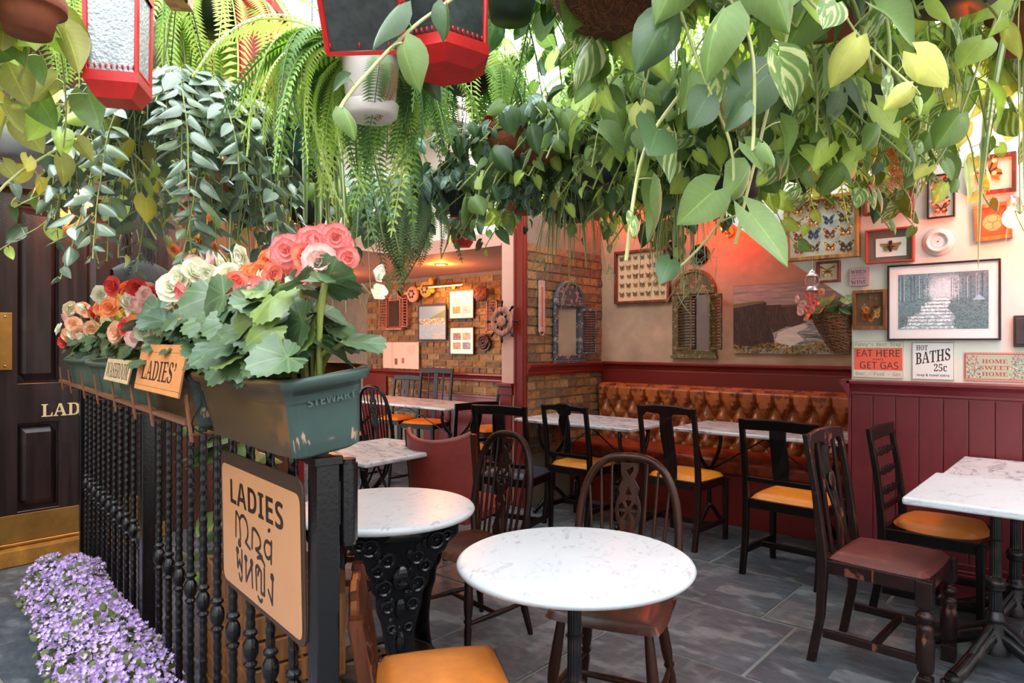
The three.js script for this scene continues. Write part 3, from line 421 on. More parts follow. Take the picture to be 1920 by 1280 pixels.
// rectangular marble tables
function slab(t, w, d, H, th = 0.03, m = MT.marble) { part(t, 'tabletop', rb(w, th, d, 0.01, 0, H - th / 2, 0, [0, 0, 0], 2), m); }
{
  for (const [v, lab, k] of [[3.25, 'rectangular white marble table in front of the oak chair at the right edge', 1], [3.9, 'grey veined marble table pushed against the red boarding', -1]]) {
    const t = thing('marble_table', lab, 'table', W(0.2, v, 0).toArray(), 0); slab(t, 0.66, 0.8, k > 0 ? 0.768 : 0.762, 0.03, k > 0 ? MT.marble : MT.veined); if (k < 0) t.position.z += 0.02; pedestal(t, 0.735, 4);
    for (const c of t.children) if (c.name !== 'tabletop') { c.position.x += k > 0 ? 0.18 : 0.06; c.position.z += -0.16; }
  }
}
function ironEnd(x) { const s = x > 0 ? 1 : -1, U = (zz) => tube([[x, 0.71, zz * 0.2], [x, 0.66, zz * 0.205], [x, 0.55, zz * 0.17], [x, 0.46, zz * 0.07], [x, 0.42, 0]], 0.015, 20, 8);
  return [U(1), U(-1), tube([[x, 0.43, 0], [x, 0.25, 0], [x, 0.16, 0]], 0.016, 6, 8), tube([[x, 0.17, 0], [x, 0.13, 0.07], [x, 0.05, 0.17], [x, 0.015, 0.24]], 0.016, 14, 8), tube([[x, 0.17, 0], [x, 0.13, -0.07], [x, 0.05, -0.17], [x, 0.015, -0.24]], 0.016, 14, 8), sp(0.026, x, 0.42, 0), sp(0.024, x, 0.17, 0), sp(0.022, x, 0.022, 0.24), sp(0.022, x, 0.022, -0.24), sp(0.02, x, 0.67, 0.2), sp(0.02, x, 0.67, -0.2)]; }
function pubTable(label, at, L, D, turn, H = 0.75) { // long axis along local x
  const t = thing('marble_table', label, 'table', W(...at, 0).toArray(), turn); slab(t, L, D, H, 0.026, MT.veined);
  for (const s of [-1, 1]) part(t, 'iron_end', ironEnd(s * (L / 2 - 0.16)).map((g) => T(g, [0, 0, 0], [0, 0, 0], [1, (H - 0.03) / 0.71, D / 0.62])), MT.iron);
  part(t, 'brace', [rod([-(L / 2 - 0.16), 0.42, 0], [0.02, 0.7, 0], 0.006), rod([L / 2 - 0.16, 0.42, 0], [-0.02, 0.7, 0], 0.006)], MT.iron); return t;
}
pubTable('long marble table beside the brick pier in front of the banquette', [3.06, 4.43], 1.08, 0.62, Math.PI / 2);
pubTable('blue-grey marble table at the middle of the banquette', [1.8, 4.7], 1.14, 0.6, Math.PI / 2);
pubTable('long warm-lit marble table in the back room below the framed pictures', [5.55, 4.62], 1.9, 0.64, Math.PI / 2);
pubTable('square marble table between the railing post and the red leather chair', [3.13, 2.4], 0.62, 0.7, Math.PI / 2 + 0.08);
// banquette
{
  const t = thing('banquette', 'buttoned brown leather banquette along the back wall', 'banquette', W(2.37, 5.36, 0).toArray(), -Math.PI / 2), L = 2.43, y0 = 0.44, y1 = 0.99, P = 0.14;
  const btn = []; for (let r = 0; r < 4; r++) for (let i = -10; i <= 10; i++) { const x = (i + (r % 2) * 0.5) * P; if (Math.abs(x) < L / 2 - 0.02) btn.push([x, y1 - 0.15 - r * 0.105]); }
  const depth = (x, y) => { // deep buttoning: pads swell between the buttons, creases run between neighbours
    const X = x / P, Y = (y1 - 0.15 - y) / 0.105; let h;
    if (Y < 0) { const f = Math.abs(X - Math.round(X)); h = 0.075 - 0.05 * Math.exp(-f * f * 300) * (1 - sm(0.0, 1.6, -Y)) - 0.012 * Math.exp(-f * f * 900); h *= 0.35 + 0.65 * Math.min(1, -Y * 2.2); h = Math.max(h, 0.075 * (1 - Math.exp(-(f * f * 40 + Y * Y * 2.2)))) - 0.014 * Math.exp(-f * f * 1200); const e = sm(1.43, 1.05, -Y); h *= Math.sqrt(Math.max(e, 0)); }
    else { const a = X + Y / 2, b = X - Y / 2, fa = Math.abs(a - Math.round(a)), fb = Math.abs(b - Math.round(b)); h = 0.075 * Math.pow(Math.sin(Math.PI * Math.min(fa, 0.5)) * Math.sin(Math.PI * Math.min(fb, 0.5)), 0.42) ; h = Math.max(h, 0.012); }
    return h;
  };
  part(t, 'backrest', [grid(280, 64, (s, q) => { const x = (s - 0.5) * L, y = y0 + (y1 - y0) * q; const e = Math.min(1, Math.sqrt(Math.max(0, Math.min(s, 1 - s) * L / 0.05))); return [x, y, 0.05 + depth(x, y) * e]; }), rb(L, 0.55, 0.06, 0.02, 0, 0.715, 0.02)], MT.leather);
  for (const [x, y] of btn) part(t, 'button', sp(0.0085, x, y, 0.056, [1, 1, 0.6], 8), MT.leather);
  part(t, 'seat', [rb(L, 0.12, 0.5, 0.04, 0, 0.44, 0.31, [0, 0, 0], 3)], std({ map: MT.leather.map, color: 0xe09a80, bumpMap: leatherBump, bumpScale: 0.0005, roughness: 0.36 }));
  part(t, 'front_panel', rb(L, 0.38, 0.44, 0.004, 0, 0.19, 0.27), MT.oxblood);
}

// ------------------------------------------------------------------ leaves and flowers
function leafTex(base, o = {}) { // u across, v along the midrib
  const { vein = base.map((c) => Math.min(255, c * 1.35 + 18)), edge = base.map((c) => c * 0.8), cream, amount = 0, side = 9, seed = 1, lobes = false } = o;
  return pix(64, 128, (x, y) => {
    const a = Math.abs(x - 0.5) * 2; let c = mix(base, edge, sm(0.4, 1, a) * 0.6);
    c = mix(c, base.map((q) => q * 0.86), fbm(x * 6, y * 8, 16, seed, 3) * 0.6);
    if (cream) { const n = fbm(x * 7 + y * 3, y * 4 - a * 3 + 8, 32, seed + 3, 3); c = mix(c, cream, sm(1 - amount - 0.08, 1 - amount + 0.05, n)); }
    const q = (y * side - a * 2.4), f = Math.abs(q - Math.round(q)); c = mix(c, vein, Math.max(0, 1 - f / 0.09) * 0.16);
    return cl(mix(c, vein, Math.max(0, 1 - a / 0.06) * 0.5));
  });
}
function radialTex(base, vein, n, seed = 1, edge) { return pix(128, 128, (x, y) => { const dx = x - 0.5, dy = y - 0.5, r = Math.hypot(dx, dy) * 2, a = Math.atan2(dy, dx) / 6.2832 * n, f = Math.abs(a - Math.round(a)) * r * 6.28 / n; let c = mix(base, base.map((q) => q * 0.78), fbm(x * 9, y * 9, 9, seed, 4)); if (edge) c = mix(c, edge, sm(0.5, 1, r)); return cl(mix(c, vein, Math.max(0, 1 - f / 0.03) * 0.6)); }); }
const leafMat = (map, o = {}) => std({ box: false, map, side: THREE.DoubleSide, roughness: 0.55, transmission: 0.35, thickness: 0, ...o });
const petalMat = (map, o = {}) => std({ box: false, map, side: THREE.DoubleSide, roughness: 0.75, transmission: 0.3, thickness: 0, ...o });
// orient a geometry's +y along d and its +z towards n
function orient(m, p, d, n) {
  const y = d.clone().normalize(), x = new THREE.Vector3().crossVectors(y, n); if (x.lengthSq() < 1e-6) x.set(1, 0, 0); x.normalize(); const z = new THREE.Vector3().crossVectors(x, y);
  m.quaternion.setFromRotationMatrix(new THREE.Matrix4().makeBasis(x, y, z)); m.position.copy(p); return m;
}
function heartLeaf(w, lobe, cup, droop, fold, wave = 0, ph = 0) { // unit length, stalk end at the origin
  return grid(6, 8, (s, t) => { const a = (s - 0.5) * 2, k = t < 0.3 ? Math.sqrt(1 - Math.pow(1 - t / 0.3, 2) * 0.92) : 1 - Math.pow((t - 0.3) / 0.7, 1.7), x = a * w * k; return [x, t - lobe * Math.pow(1 - t, 3) * Math.pow(Math.abs(a), 1.3) * 1.2, -cup * a * a * k - droop * t * t + fold * Math.abs(a) * k * 0.5 + wave * Math.sin(t * 9 + ph) * a * a]; });
}
function roundLeaf(R, cup, serr, seed, lobes = 5, droop = 0.2) { // broad lobed begonia leaf, stalk at the origin
  const r = rng(seed), n = 40, j = Array.from({ length: n + 1 }, () => r());
  return grid(n, 3, (s, t) => { const a = -Math.PI * 0.5 + (0.035 + 0.93 * s + 0.0) * Math.PI * 2, i = Math.round(s * n), rr = R * t * (0.82 + 0.2 * Math.cos((a - 1.57) * 1) * 0.9 + 0.035 * Math.cos(lobes * (a - 1.2)) + (t === 1 ? serr * (i % 2 ? 1 : -1) * (0.6 + 0.6 * j[i]) : 0)), x = Math.cos(a) * rr, y = Math.sin(a) * rr + R * 0.15 * t; return [x * 1.08, y, cup * (t * t) * (0.6 + 0.5 * Math.sin(a * 2 + seed)) - droop * Math.max(0, y) * Math.max(0, y) / R + 0.05 * R * Math.sin(a * 5 + seed) * t * t]; });
}
{ const u = (g) => { const p = g.attributes.position, uv = g.attributes.uv; let m = 0; for (let i = 0; i < p.count; i++) m = Math.max(m, Math.hypot(p.getX(i), p.getY(i))); for (let i = 0; i < p.count; i++) uv.setXY(i, 0.5 + p.getX(i) / m / 2, 0.5 + p.getY(i) / m / 2); return g; }; globalThis.discUV = u; }
const begoniaGeo = [1, 2, 3, 4, 5].map((k) => globalThis.discUV(roundLeaf(1, [0.16, 0.26, -0.08, 0.1, 0.2][k - 1], 0.045, k * 13, 4 + (k % 3), 0.25)));
const begoniaMat = [[84, 112, 74], [72, 102, 74], [122, 146, 70], [92, 114, 88]].map((c, k) => leafMat(radialTex(c, [132, 150, 100], 9, k + 2), { roughness: 0.3, transmission: 0.2 }));
function petal(w, l, cup, curl, n = 4) { return grid(n, n, (s, t) => { const a = (s - 0.5) * 2, q = 0.06 + 0.94 * t, k = Math.sqrt(Math.max(0, 1 - Math.pow(2 * q - 1, 2))) * (0.75 + 0.35 * q); return [a * w * k, q * l, cup * a * a * k * w + curl * t * t * l + 0.05 * w * Math.sin(a * 5 + t * 4) * t]; }); }
function rosette(kind) { // double begonia flower facing +z
  const g = [], add = (n, w, l, cup, curl, tilt, off) => { for (let i = 0; i < n; i++) { const q = petal(w, l, cup, curl, 5); T(q, [0, 0, 0], [tilt, 0, 0]); T(q, [0, 0, off], [0, 0, i / n * 6.283 + off * 90]); g.push(q); } };
  if (kind === 0) { add(5, 0.62, 1.05, 0.2, -0.12, 0.3, 0); add(5, 0.52, 0.85, 0.35, 0.0, 0.55, 0.05); add(4, 0.42, 0.62, 0.5, 0.1, 0.8, 0.08); add(3, 0.28, 0.42, 0.7, 0.2, 1.1, 0.1); }
  if (kind === 1) { add(4, 0.7, 1, 0.25, 0.0, 0.35, 0); add(4, 0.6, 0.8, 0.45, 0.15, 0.7, 0.05); add(3, 0.4, 0.55, 0.7, 0.2, 1.05, 0.07); }
  if (kind === 2) { add(2, 0.75, 1, 0.6, 0.05, 0.6, 0); add(2, 0.55, 0.85, 0.6, 0.1, 0.9, 0.06); }
  return join(g);
}
const rosetteGeo = [rosette(0), rosette(1), rosette(2)];
const petalTex = (c, e, seed) => pix(24, 48, (x, y) => cl(mix(mix(c, e, sm(0.35, 1, y) * 0.8 + Math.abs(x - 0.5) * 0.4), [255, 250, 240], 0.12 * fbm(x * 4, y * 6, 8, seed, 2))));
const flowerMat = { pink: petalMat(petalTex([252, 196, 186], [240, 92, 96], 1)), coral: petalMat(petalTex([250, 170, 140], [236, 104, 84], 2)), orange: petalMat(petalTex([250, 176, 106], [238, 122, 62], 3)), white: petalMat(petalTex([236, 238, 200], [250, 246, 236], 4)), red: petalMat(petalTex([220, 60, 40], [214, 44, 36], 5)), peach: petalMat(petalTex([250, 214, 170], [246, 184, 150], 6)), yellow: petalMat(petalTex([236, 196, 60], [240, 214, 110], 7)), blush: petalMat(petalTex([252, 236, 226], [244, 170, 168], 8)) };
const greenStem = std({ box: false, color: 0x8a9448, roughness: 0.5 });

// ------------------------------------------------------------------ the railing with its planters
const RT = 1.412, RA = [1.283, 0.842], RD = [0.987, 0.158];
const onRail = (t, n, h) => W(RA[0] + RD[0] * t - 0.158 * n, RA[1] + RD[1] * t + 0.987 * n, h).toArray();   // t along the railing, n to its right side
{
  const t = thing('iron_railing', 'black wrought iron railing with hammered bars carrying the flower troughs', 'railing', onRail(0, 0, 0), RT), m = MT.iron, L = 3.36;
  for (const [x, w] of [[0, 0.052], [1.69, 0.05], [L, 0.05]]) part(t, 'post', [rb(w, 1.1, w, 0.004, x, 0.55, 0), rb(w + 0.012, 0.02, w + 0.012, 0.004, x, 1.098, 0), rb(w + 0.03, 0.016, w + 0.03, 0.004, x, 0.008, 0)], m);
  part(t, 'top_rail', rb(L, 0.016, 0.05, 0.004, L / 2, 1.096, 0), m); part(t, 'bottom_rail', rb(L, 0.016, 0.04, 0.004, L / 2, 0.1, 0), m);
  const r = rng(3), profile = []; for (let i = 0; i <= 110; i++) { const y = 0.1 + i / 110 * 0.99, d = Math.abs(y - 0.53); let k = 0.0088 + 0.0042 * Math.pow(Math.abs(Math.sin(y * 98)), 0.6); profile.push([k, y, d]); }
  const bal = () => { const g = lathe(profile.filter((p) => p[2] > 0.045).map(([k, y]) => [k, y]).concat([]), 8), ph = r() * 0.05;
    const kn = lathe([[0.009, 0.475], [0.017, 0.483], [0.019, 0.49], [0.012, 0.496], [0.015, 0.502], [0.021, 0.515], [0.022, 0.53], [0.02, 0.545], [0.013, 0.556], [0.012, 0.562], [0.02, 0.569], [0.017, 0.577], [0.009, 0.585]], 12); return [T(g, [0, 0, 0], [0, ph * 20, 0]), kn]; };
  const shared = [0, 1, 2].map(() => { const g = boxUV(join(bal())); g.userData.uvDone = true; return g; });
  for (let i = 0; i < 22; i++) { const x = 0.17 + i * 0.147 + (i > 9 ? 0.03 : 0); if (Math.abs(x - 1.69) < 0.04 || x > L - 0.06) continue; part(t, 'baluster', shared[i % 3], m, [x, 0, 0], [0, r() * 3, 0]); }
  part(t, 'closer', [cy(0.023, 0.023, 0.17, 0, 1.0, 0.055, 24), cy(0.019, 0.019, 0.19, 0, 1.0, 0.055, 20), rb(0.02, 0.1, 0.03, 0.003, 0, 1.0, 0.035)], m);
  part(t, 'ledge', rb(2.75, 0.014, 0.03, 0.003, 1.98, 1.13, -0.115), MT.rust);
  for (const x of [0.55, 1.0, 1.26, 1.62, 2.02, 2.4, 2.85, 3.2]) part(t, 'bracket', [rb(0.024, 0.13, 0.006, 0.002, x, 1.15, -0.133, [-0.12, 0, 0]), rb(0.024, 0.006, 0.14, 0.002, x, 1.106, -0.062)], MT.rust);
}
const troughTex = (k) => pix(512, 128, (x, y) => { // u runs round the perimeter: teal end with a peeling band, brown side, repeated
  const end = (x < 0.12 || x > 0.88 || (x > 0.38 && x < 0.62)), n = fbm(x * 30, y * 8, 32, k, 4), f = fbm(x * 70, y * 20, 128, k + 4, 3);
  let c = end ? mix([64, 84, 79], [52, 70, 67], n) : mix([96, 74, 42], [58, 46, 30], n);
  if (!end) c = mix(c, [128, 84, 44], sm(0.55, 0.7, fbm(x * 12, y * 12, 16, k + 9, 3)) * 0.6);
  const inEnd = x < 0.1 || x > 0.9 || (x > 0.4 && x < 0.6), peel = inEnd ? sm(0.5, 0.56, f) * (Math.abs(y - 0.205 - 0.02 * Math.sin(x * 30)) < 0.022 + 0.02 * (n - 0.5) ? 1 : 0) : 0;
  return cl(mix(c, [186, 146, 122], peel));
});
function rrect(w, d, r, n) { const p = []; for (let i = 0; i < n; i++) { const a = i / n * 6.2832, e = 2 / 7, c = Math.cos(a), s = Math.sin(a); p.push([Math.sign(c) * Math.pow(Math.abs(c), e) * w / 2, Math.sign(s) * Math.pow(Math.abs(s), e) * d / 2]); } return p; }
function shell(levels, n = 48, pw = 7) { // levels of [y, width, depth]; superellipse rings
  return grid(n, levels.length - 1, (s, t) => { const [y, w, d] = levels[Math.round(t * (levels.length - 1))], a = s * 6.2832, e = 2 / pw, c = Math.cos(a), q = Math.sin(a); return [Math.sign(c) * Math.pow(Math.abs(c), e) * w / 2, y, -Math.sign(q) * Math.pow(Math.abs(q), e) * d / 2]; });
}
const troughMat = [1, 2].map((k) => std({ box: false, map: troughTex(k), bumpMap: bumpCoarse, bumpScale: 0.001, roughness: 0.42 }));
function trough(name, label, t0, L, dep, H, mat, roundness, n = 0.0, h = 1.116, roll = -0.15) {
  const t = thing(name, label, 'planter', onRail(t0, n, h), 0); t.rotation.order = 'YXZ'; t.rotation.set(roll, RT, 0);
  const k = 0.86; const lv = [[0.004, L * k - 0.02, dep * k - 0.02], [0, L * k - 0.03, dep * k - 0.03]].reverse();
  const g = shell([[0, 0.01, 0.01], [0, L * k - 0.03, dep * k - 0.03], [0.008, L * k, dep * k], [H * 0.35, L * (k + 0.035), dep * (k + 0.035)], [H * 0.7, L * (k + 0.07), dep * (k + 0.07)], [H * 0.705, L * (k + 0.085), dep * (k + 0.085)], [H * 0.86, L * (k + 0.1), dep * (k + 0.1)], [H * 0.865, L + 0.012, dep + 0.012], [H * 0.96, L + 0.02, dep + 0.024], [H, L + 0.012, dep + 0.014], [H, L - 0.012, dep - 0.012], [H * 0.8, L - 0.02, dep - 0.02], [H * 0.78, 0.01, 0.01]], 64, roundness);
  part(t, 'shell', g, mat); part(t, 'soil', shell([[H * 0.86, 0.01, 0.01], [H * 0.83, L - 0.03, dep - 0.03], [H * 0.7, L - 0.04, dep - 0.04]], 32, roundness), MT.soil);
  return t;
}
function begonia(parent, o) { // plants of one planter: leaves and flowers at local points
  const r = rng(o.seed), N = o.leaves, H = o.H;
  for (let i = 0; i < N; i++) {
    const x = (r() - 0.5) * o.L, a = r() * 6.283, R = o.size * (0.65 + r() * 0.55), up = 0.15 + 0.85 * r(), out = (i % 3 ? -1 : 1) * (0.01 + r() * o.spread * (0.75 - 0.3 * up)), y = H + 0.03 + up * o.tall;
    const p = v3(x + (r() - 0.5) * 0.06, y, out), base = v3(x * 0.85, H * 0.85, out * 0.25);
    const n = v3((r() - 0.65) * 0.9 - (o.near ?? 0), 0.45 + r() * 0.55, Math.sign(out) * (0.35 + r() * 0.8)).normalize(), d = v3((r() - 0.5) * 1.8, 0.1 - r() * 0.5, Math.sign(out) * (0.3 + r() * 0.6)).normalize();
    const m = part(parent, 'leaf', begoniaGeo[i % 5], begoniaMat[Math.floor(r() * r() * 4)]); m.scale.setScalar(R); orient(m, p, d, n);
    if (i % 3 === 0) part(parent, 'stem', tube([base, v3(base.x * 0.6 + p.x * 0.4, (base.y + p.y) / 2 + 0.02, base.z * 0.5 + p.z * 0.4), p], 0.005 + r() * 0.003, 6, 5), greenStem);
  }
}
const inv = new THREE.Matrix4();
function blooms(parent, list, size, seed) { // list: [t, n, h, colour] on the railing
  const r = rng(seed); parent.updateMatrixWorld(true); inv.copy(parent.matrixWorld).invert();
  for (const [t, n, h, c, s] of list) {
    const p = v3(...onRail(t, n, h)).applyMatrix4(inv), nn = v3((r() - 0.5) * 0.9 - 0.55, 0.35 + r() * 0.6, -0.25 + (r() - 0.5) * 1.3).normalize(), k = s ?? (r() < 0.55 ? 0 : r() < 0.75 ? 1 : 2);
    const m = part(parent, 'flower', rosetteGeo[k], flowerMat[c]); m.scale.setScalar(size * (0.8 + r() * 0.4) * (k === 2 ? 0.75 : 1)); orient(m, p, v3(r() - 0.5, 1, r() - 0.5), nn);
    m.rotateZ(r() * 6.28);
    if (r() < 0.5) part(parent, 'stem', tube([p.clone().addScaledVector(nn, -0.004), p.clone().addScaledVector(nn, -0.03).add(v3(0, -0.03, 0)), v3(p.x * 0.9, Math.max(0.12, p.y - 0.13), p.z * 0.5)], 0.0032, 6, 5), greenStem);
  }
}
{
  const spreadOut = (arr, r, dt, dn, dh) => arr.map(([t, h, n, c]) => [t, n, h, c]);
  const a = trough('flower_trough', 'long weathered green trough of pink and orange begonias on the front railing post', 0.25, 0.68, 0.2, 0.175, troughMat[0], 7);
  begonia(a, { near: 0.25, seed: 5, leaves: 92, L: 0.62, H: 0.16, size: 0.07, spread: 0.12, tall: 0.18 });
  part(a, 'lettering', T(text('STEWART', sansBold, 0.018, 0.0015), [-0.3195, 0.112, -0.05], [0, -Math.PI / 2, 0]), std({ color: 0x41564f, roughness: 0.5 }));
  blooms(a, [[0.15, 0.04, 1.59, 'pink', 0], [0.14, 0.11, 1.585, 'pink', 0], [0.17, 0.08, 1.615, 'pink', 1], [0.11, 0.08, 1.6, 'pink', 0], [0.15, 0.01, 1.55, 'coral', 1], [0.02, 0.0, 1.53, 'blush', 1], [0.37, -0.02, 1.48, 'blush', 2], [0.2, 0.0, 1.57, 'pink', 0], [0.24, 0.02, 1.56, 'pink', 1], [0.28, 0.01, 1.57, 'coral', 0], [0.08, 0.1, 1.55, 'pink', 1], [0.04, -0.02, 1.5, 'pink', 2], [0.43, -0.01, 1.53, 'orange', 0], [0.37, 0.02, 1.56, 'orange', 0], [0.46, -0.03, 1.505, 'orange', 1], [0.33, -0.02, 1.53, 'orange', 0], [0.4, 0.05, 1.56, 'orange', 1], [0.3, 0.03, 1.55, 'orange', 0], [0.06, -0.04, 1.48, 'white', 2], [0.31, -0.03, 1.51, 'white', 2], [0.26, -0.05, 1.49, 'white', 2], [0.49, -0.01, 1.59, 'white', 0], [0.06, 0.15, 1.52, 'white', 2], [0.56, -0.02, 1.57, 'white', 0], [0.52, -0.04, 1.53, 'white', 1], [0.22, -0.06, 1.48, 'pink', 2], [0.34, -0.07, 1.46, 'pink', 1], [-0.02, 0.12, 1.46, 'white', 2], [0.6, -0.05, 1.33, 'orange', 1], [0.2, 0.05, 1.6, 'pink', 1], [0.12, 0.03, 1.57, 'pink', 0], [0.5, -0.04, 1.5, 'orange', 0], [0.44, -0.06, 1.47, 'orange', 0], [0.18, -0.05, 1.51, 'coral', 0], [0.38, -0.06, 1.5, 'coral', 1]], 0.036, 8);
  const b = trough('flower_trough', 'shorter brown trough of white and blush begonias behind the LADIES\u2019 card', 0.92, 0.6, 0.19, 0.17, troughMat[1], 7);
  begonia(b, { seed: 6, leaves: 52, L: 0.66, H: 0.15, size: 0.07, spread: 0.11, tall: 0.17 });
  blooms(b, [[0.87, -0.07, 1.55, 'white'], [0.89, -0.02, 1.58, 'white'], [0.8, 0.01, 1.59, 'white'], [0.75, -0.09, 1.5, 'pink'], [0.7, -0.03, 1.53, 'white'], [0.68, 0.0, 1.54, 'white'], [0.93, 0.01, 1.61, 'blush'], [0.99, 0.0, 1.6, 'blush'], [0.84, -0.05, 1.56, 'white'], [0.95, -0.05, 1.55, 'white'], [1.03, -0.06, 1.53, 'white'], [0.75, -0.02, 1.56, 'white'], [0.9, -0.09, 1.52, 'white'], [1.38, -0.07, 1.49, 'blush'], [1.3, -0.05, 1.48, 'white'], [1.2, -0.08, 1.45, 'white'], [1.12, -0.05, 1.5, 'white'], [1.33, -0.1, 1.42, 'orange'], [1.22, -0.11, 1.39, 'white']], 0.042, 9);
  const P = [[1.5, 'oval green pot of red and white begonias next to the LADIES\u2019 card', 'red,white,blush,white,red,peach,orange,white,blush,red,white', 0.3], [2.12, 'oval green pot of cream and orange begonias, middle of the three oval ones', 'peach,white,orange,peach,white,white,yellow,white,peach', 0.3], [2.84, 'oval green pot of peach begonias at the far end of the railing', 'peach,red,peach,white,yellow,peach,white,yellow,red,blush,peach,white', 0.3]];
  P.forEach(([t, label, cs, w], k) => {
    const p = trough('flower_pot', label, t, 0.48 + k * 0.1, 0.24, 0.16, MT.greenpot, 3.4, 0.0, 1.12, -0.1);
    begonia(p, { seed: 20 + k, leaves: 40, L: 0.5, H: 0.14, size: 0.055, spread: 0.12, tall: 0.15 });
    const r = rng(60 + k); blooms(p, cs.split(',').flatMap((c) => [[t + (r() - 0.5) * 0.5, -0.17 + r() * 0.22, 1.36 + r() * 0.2, c], [t + (r() - 0.5) * 0.5, -0.12 + r() * 0.2, 1.38 + r() * 0.2, c]]), 0.042, 30 + k);
  });
  // the orange kalanchoe head between the pots
  const k = thing('orange_flower', 'bright orange domed flower head standing up between the pots', 'flower', onRail(2.1, 0.02, 1.2), RT), r = rng(77);
  part(k, 'stem', tube([[0, 0, 0], [0.005, 0.2, 0], [0, 0.38, 0]], 0.005, 8, 5), greenStem);
  const fl = []; for (let i = 0; i < 90; i++) { const a = r() * 6.283, q = Math.acos(1 - r() * 1.1), s = T(rosetteGeo[2].clone(), [0, 0, 0], [0, 0, r() * 6], 0.014); fl.push(T(T(s, [0, 0, 0.055]), [0, 0.37, 0], [-Math.PI / 2 + q * Math.cos(a), q * Math.sin(a), 0])); }
  part(k, 'flower_head', fl, petalMat(petalTex([250, 140, 40], [240, 96, 30], 9)));
}
// card signs leaning on the planters and the enamel sign below them
function signBoard(name, label, t, h, n, w, hh, th, draw, px, rim, roll, face) {
  const o = thing(name, label, 'sign', onRail(t, n, h), 0); o.rotation.order = 'YXZ'; o.rotation.set(roll, RT + Math.PI, 0);
  const rr = (a, b, r) => { const s = new THREE.Shape(), x = a / 2, y = b / 2; s.moveTo(-x + r, -y); s.lineTo(x - r, -y); s.quadraticCurveTo(x, -y, x, -y + r); s.lineTo(x, y - r); s.quadraticCurveTo(x, y, x - r, y); s.lineTo(-x + r, y); s.quadraticCurveTo(-x, y, -x, y - r); s.lineTo(-x, -y + r); s.quadraticCurveTo(-x, -y, -x + r, -y); return s; };
  part(o, 'board', ex(rr(w, hh, rim.r), th, 0.001), rim.mat, [0, 0, -th]);
  const f = new THREE.ShapeGeometry(rr(w - rim.w * 2, hh - rim.w * 2 - (rim.top ?? 0), rim.r * 0.8)); const p = f.attributes.position, uv = f.attributes.uv; for (let i = 0; i < p.count; i++) uv.setXY(i, p.getX(i) / (w - rim.w * 2) + 0.5, p.getY(i) / (hh - rim.w * 2 - (rim.top ?? 0)) + 0.5);
  part(o, 'printed_face', f, std({ box: false, map: canv(px[0], px[1], draw), roughness: face ?? 0.4 }), [0, -(rim.top ?? 0) / 2, 0.0012]); return o;
}
const blotch = (x, w, h, c, n, seed, a0 = 0.06, size = 0.08) => { const r = rng(seed); for (let i = 0; i < n; i++) { x.fillStyle = `rgba(${c},${a0 * (0.3 + r())})`; x.beginPath(); x.ellipse(r() * w, r() * h, w * size * r() + 1, w * size * r() + 1, r() * 3, 0, 7); x.fill(); } };
const fitText = (x, s, font, cx, y, w, h, fam = 'sans-serif') => { x.save(); x.font = `${font} 100px ${fam}`; const m = x.measureText(s).width; x.translate(cx, y); x.scale(w / m, h / 73); x.textAlign = 'center'; x.textBaseline = 'alphabetic'; x.fillText(s, 0, 0); x.restore(); };
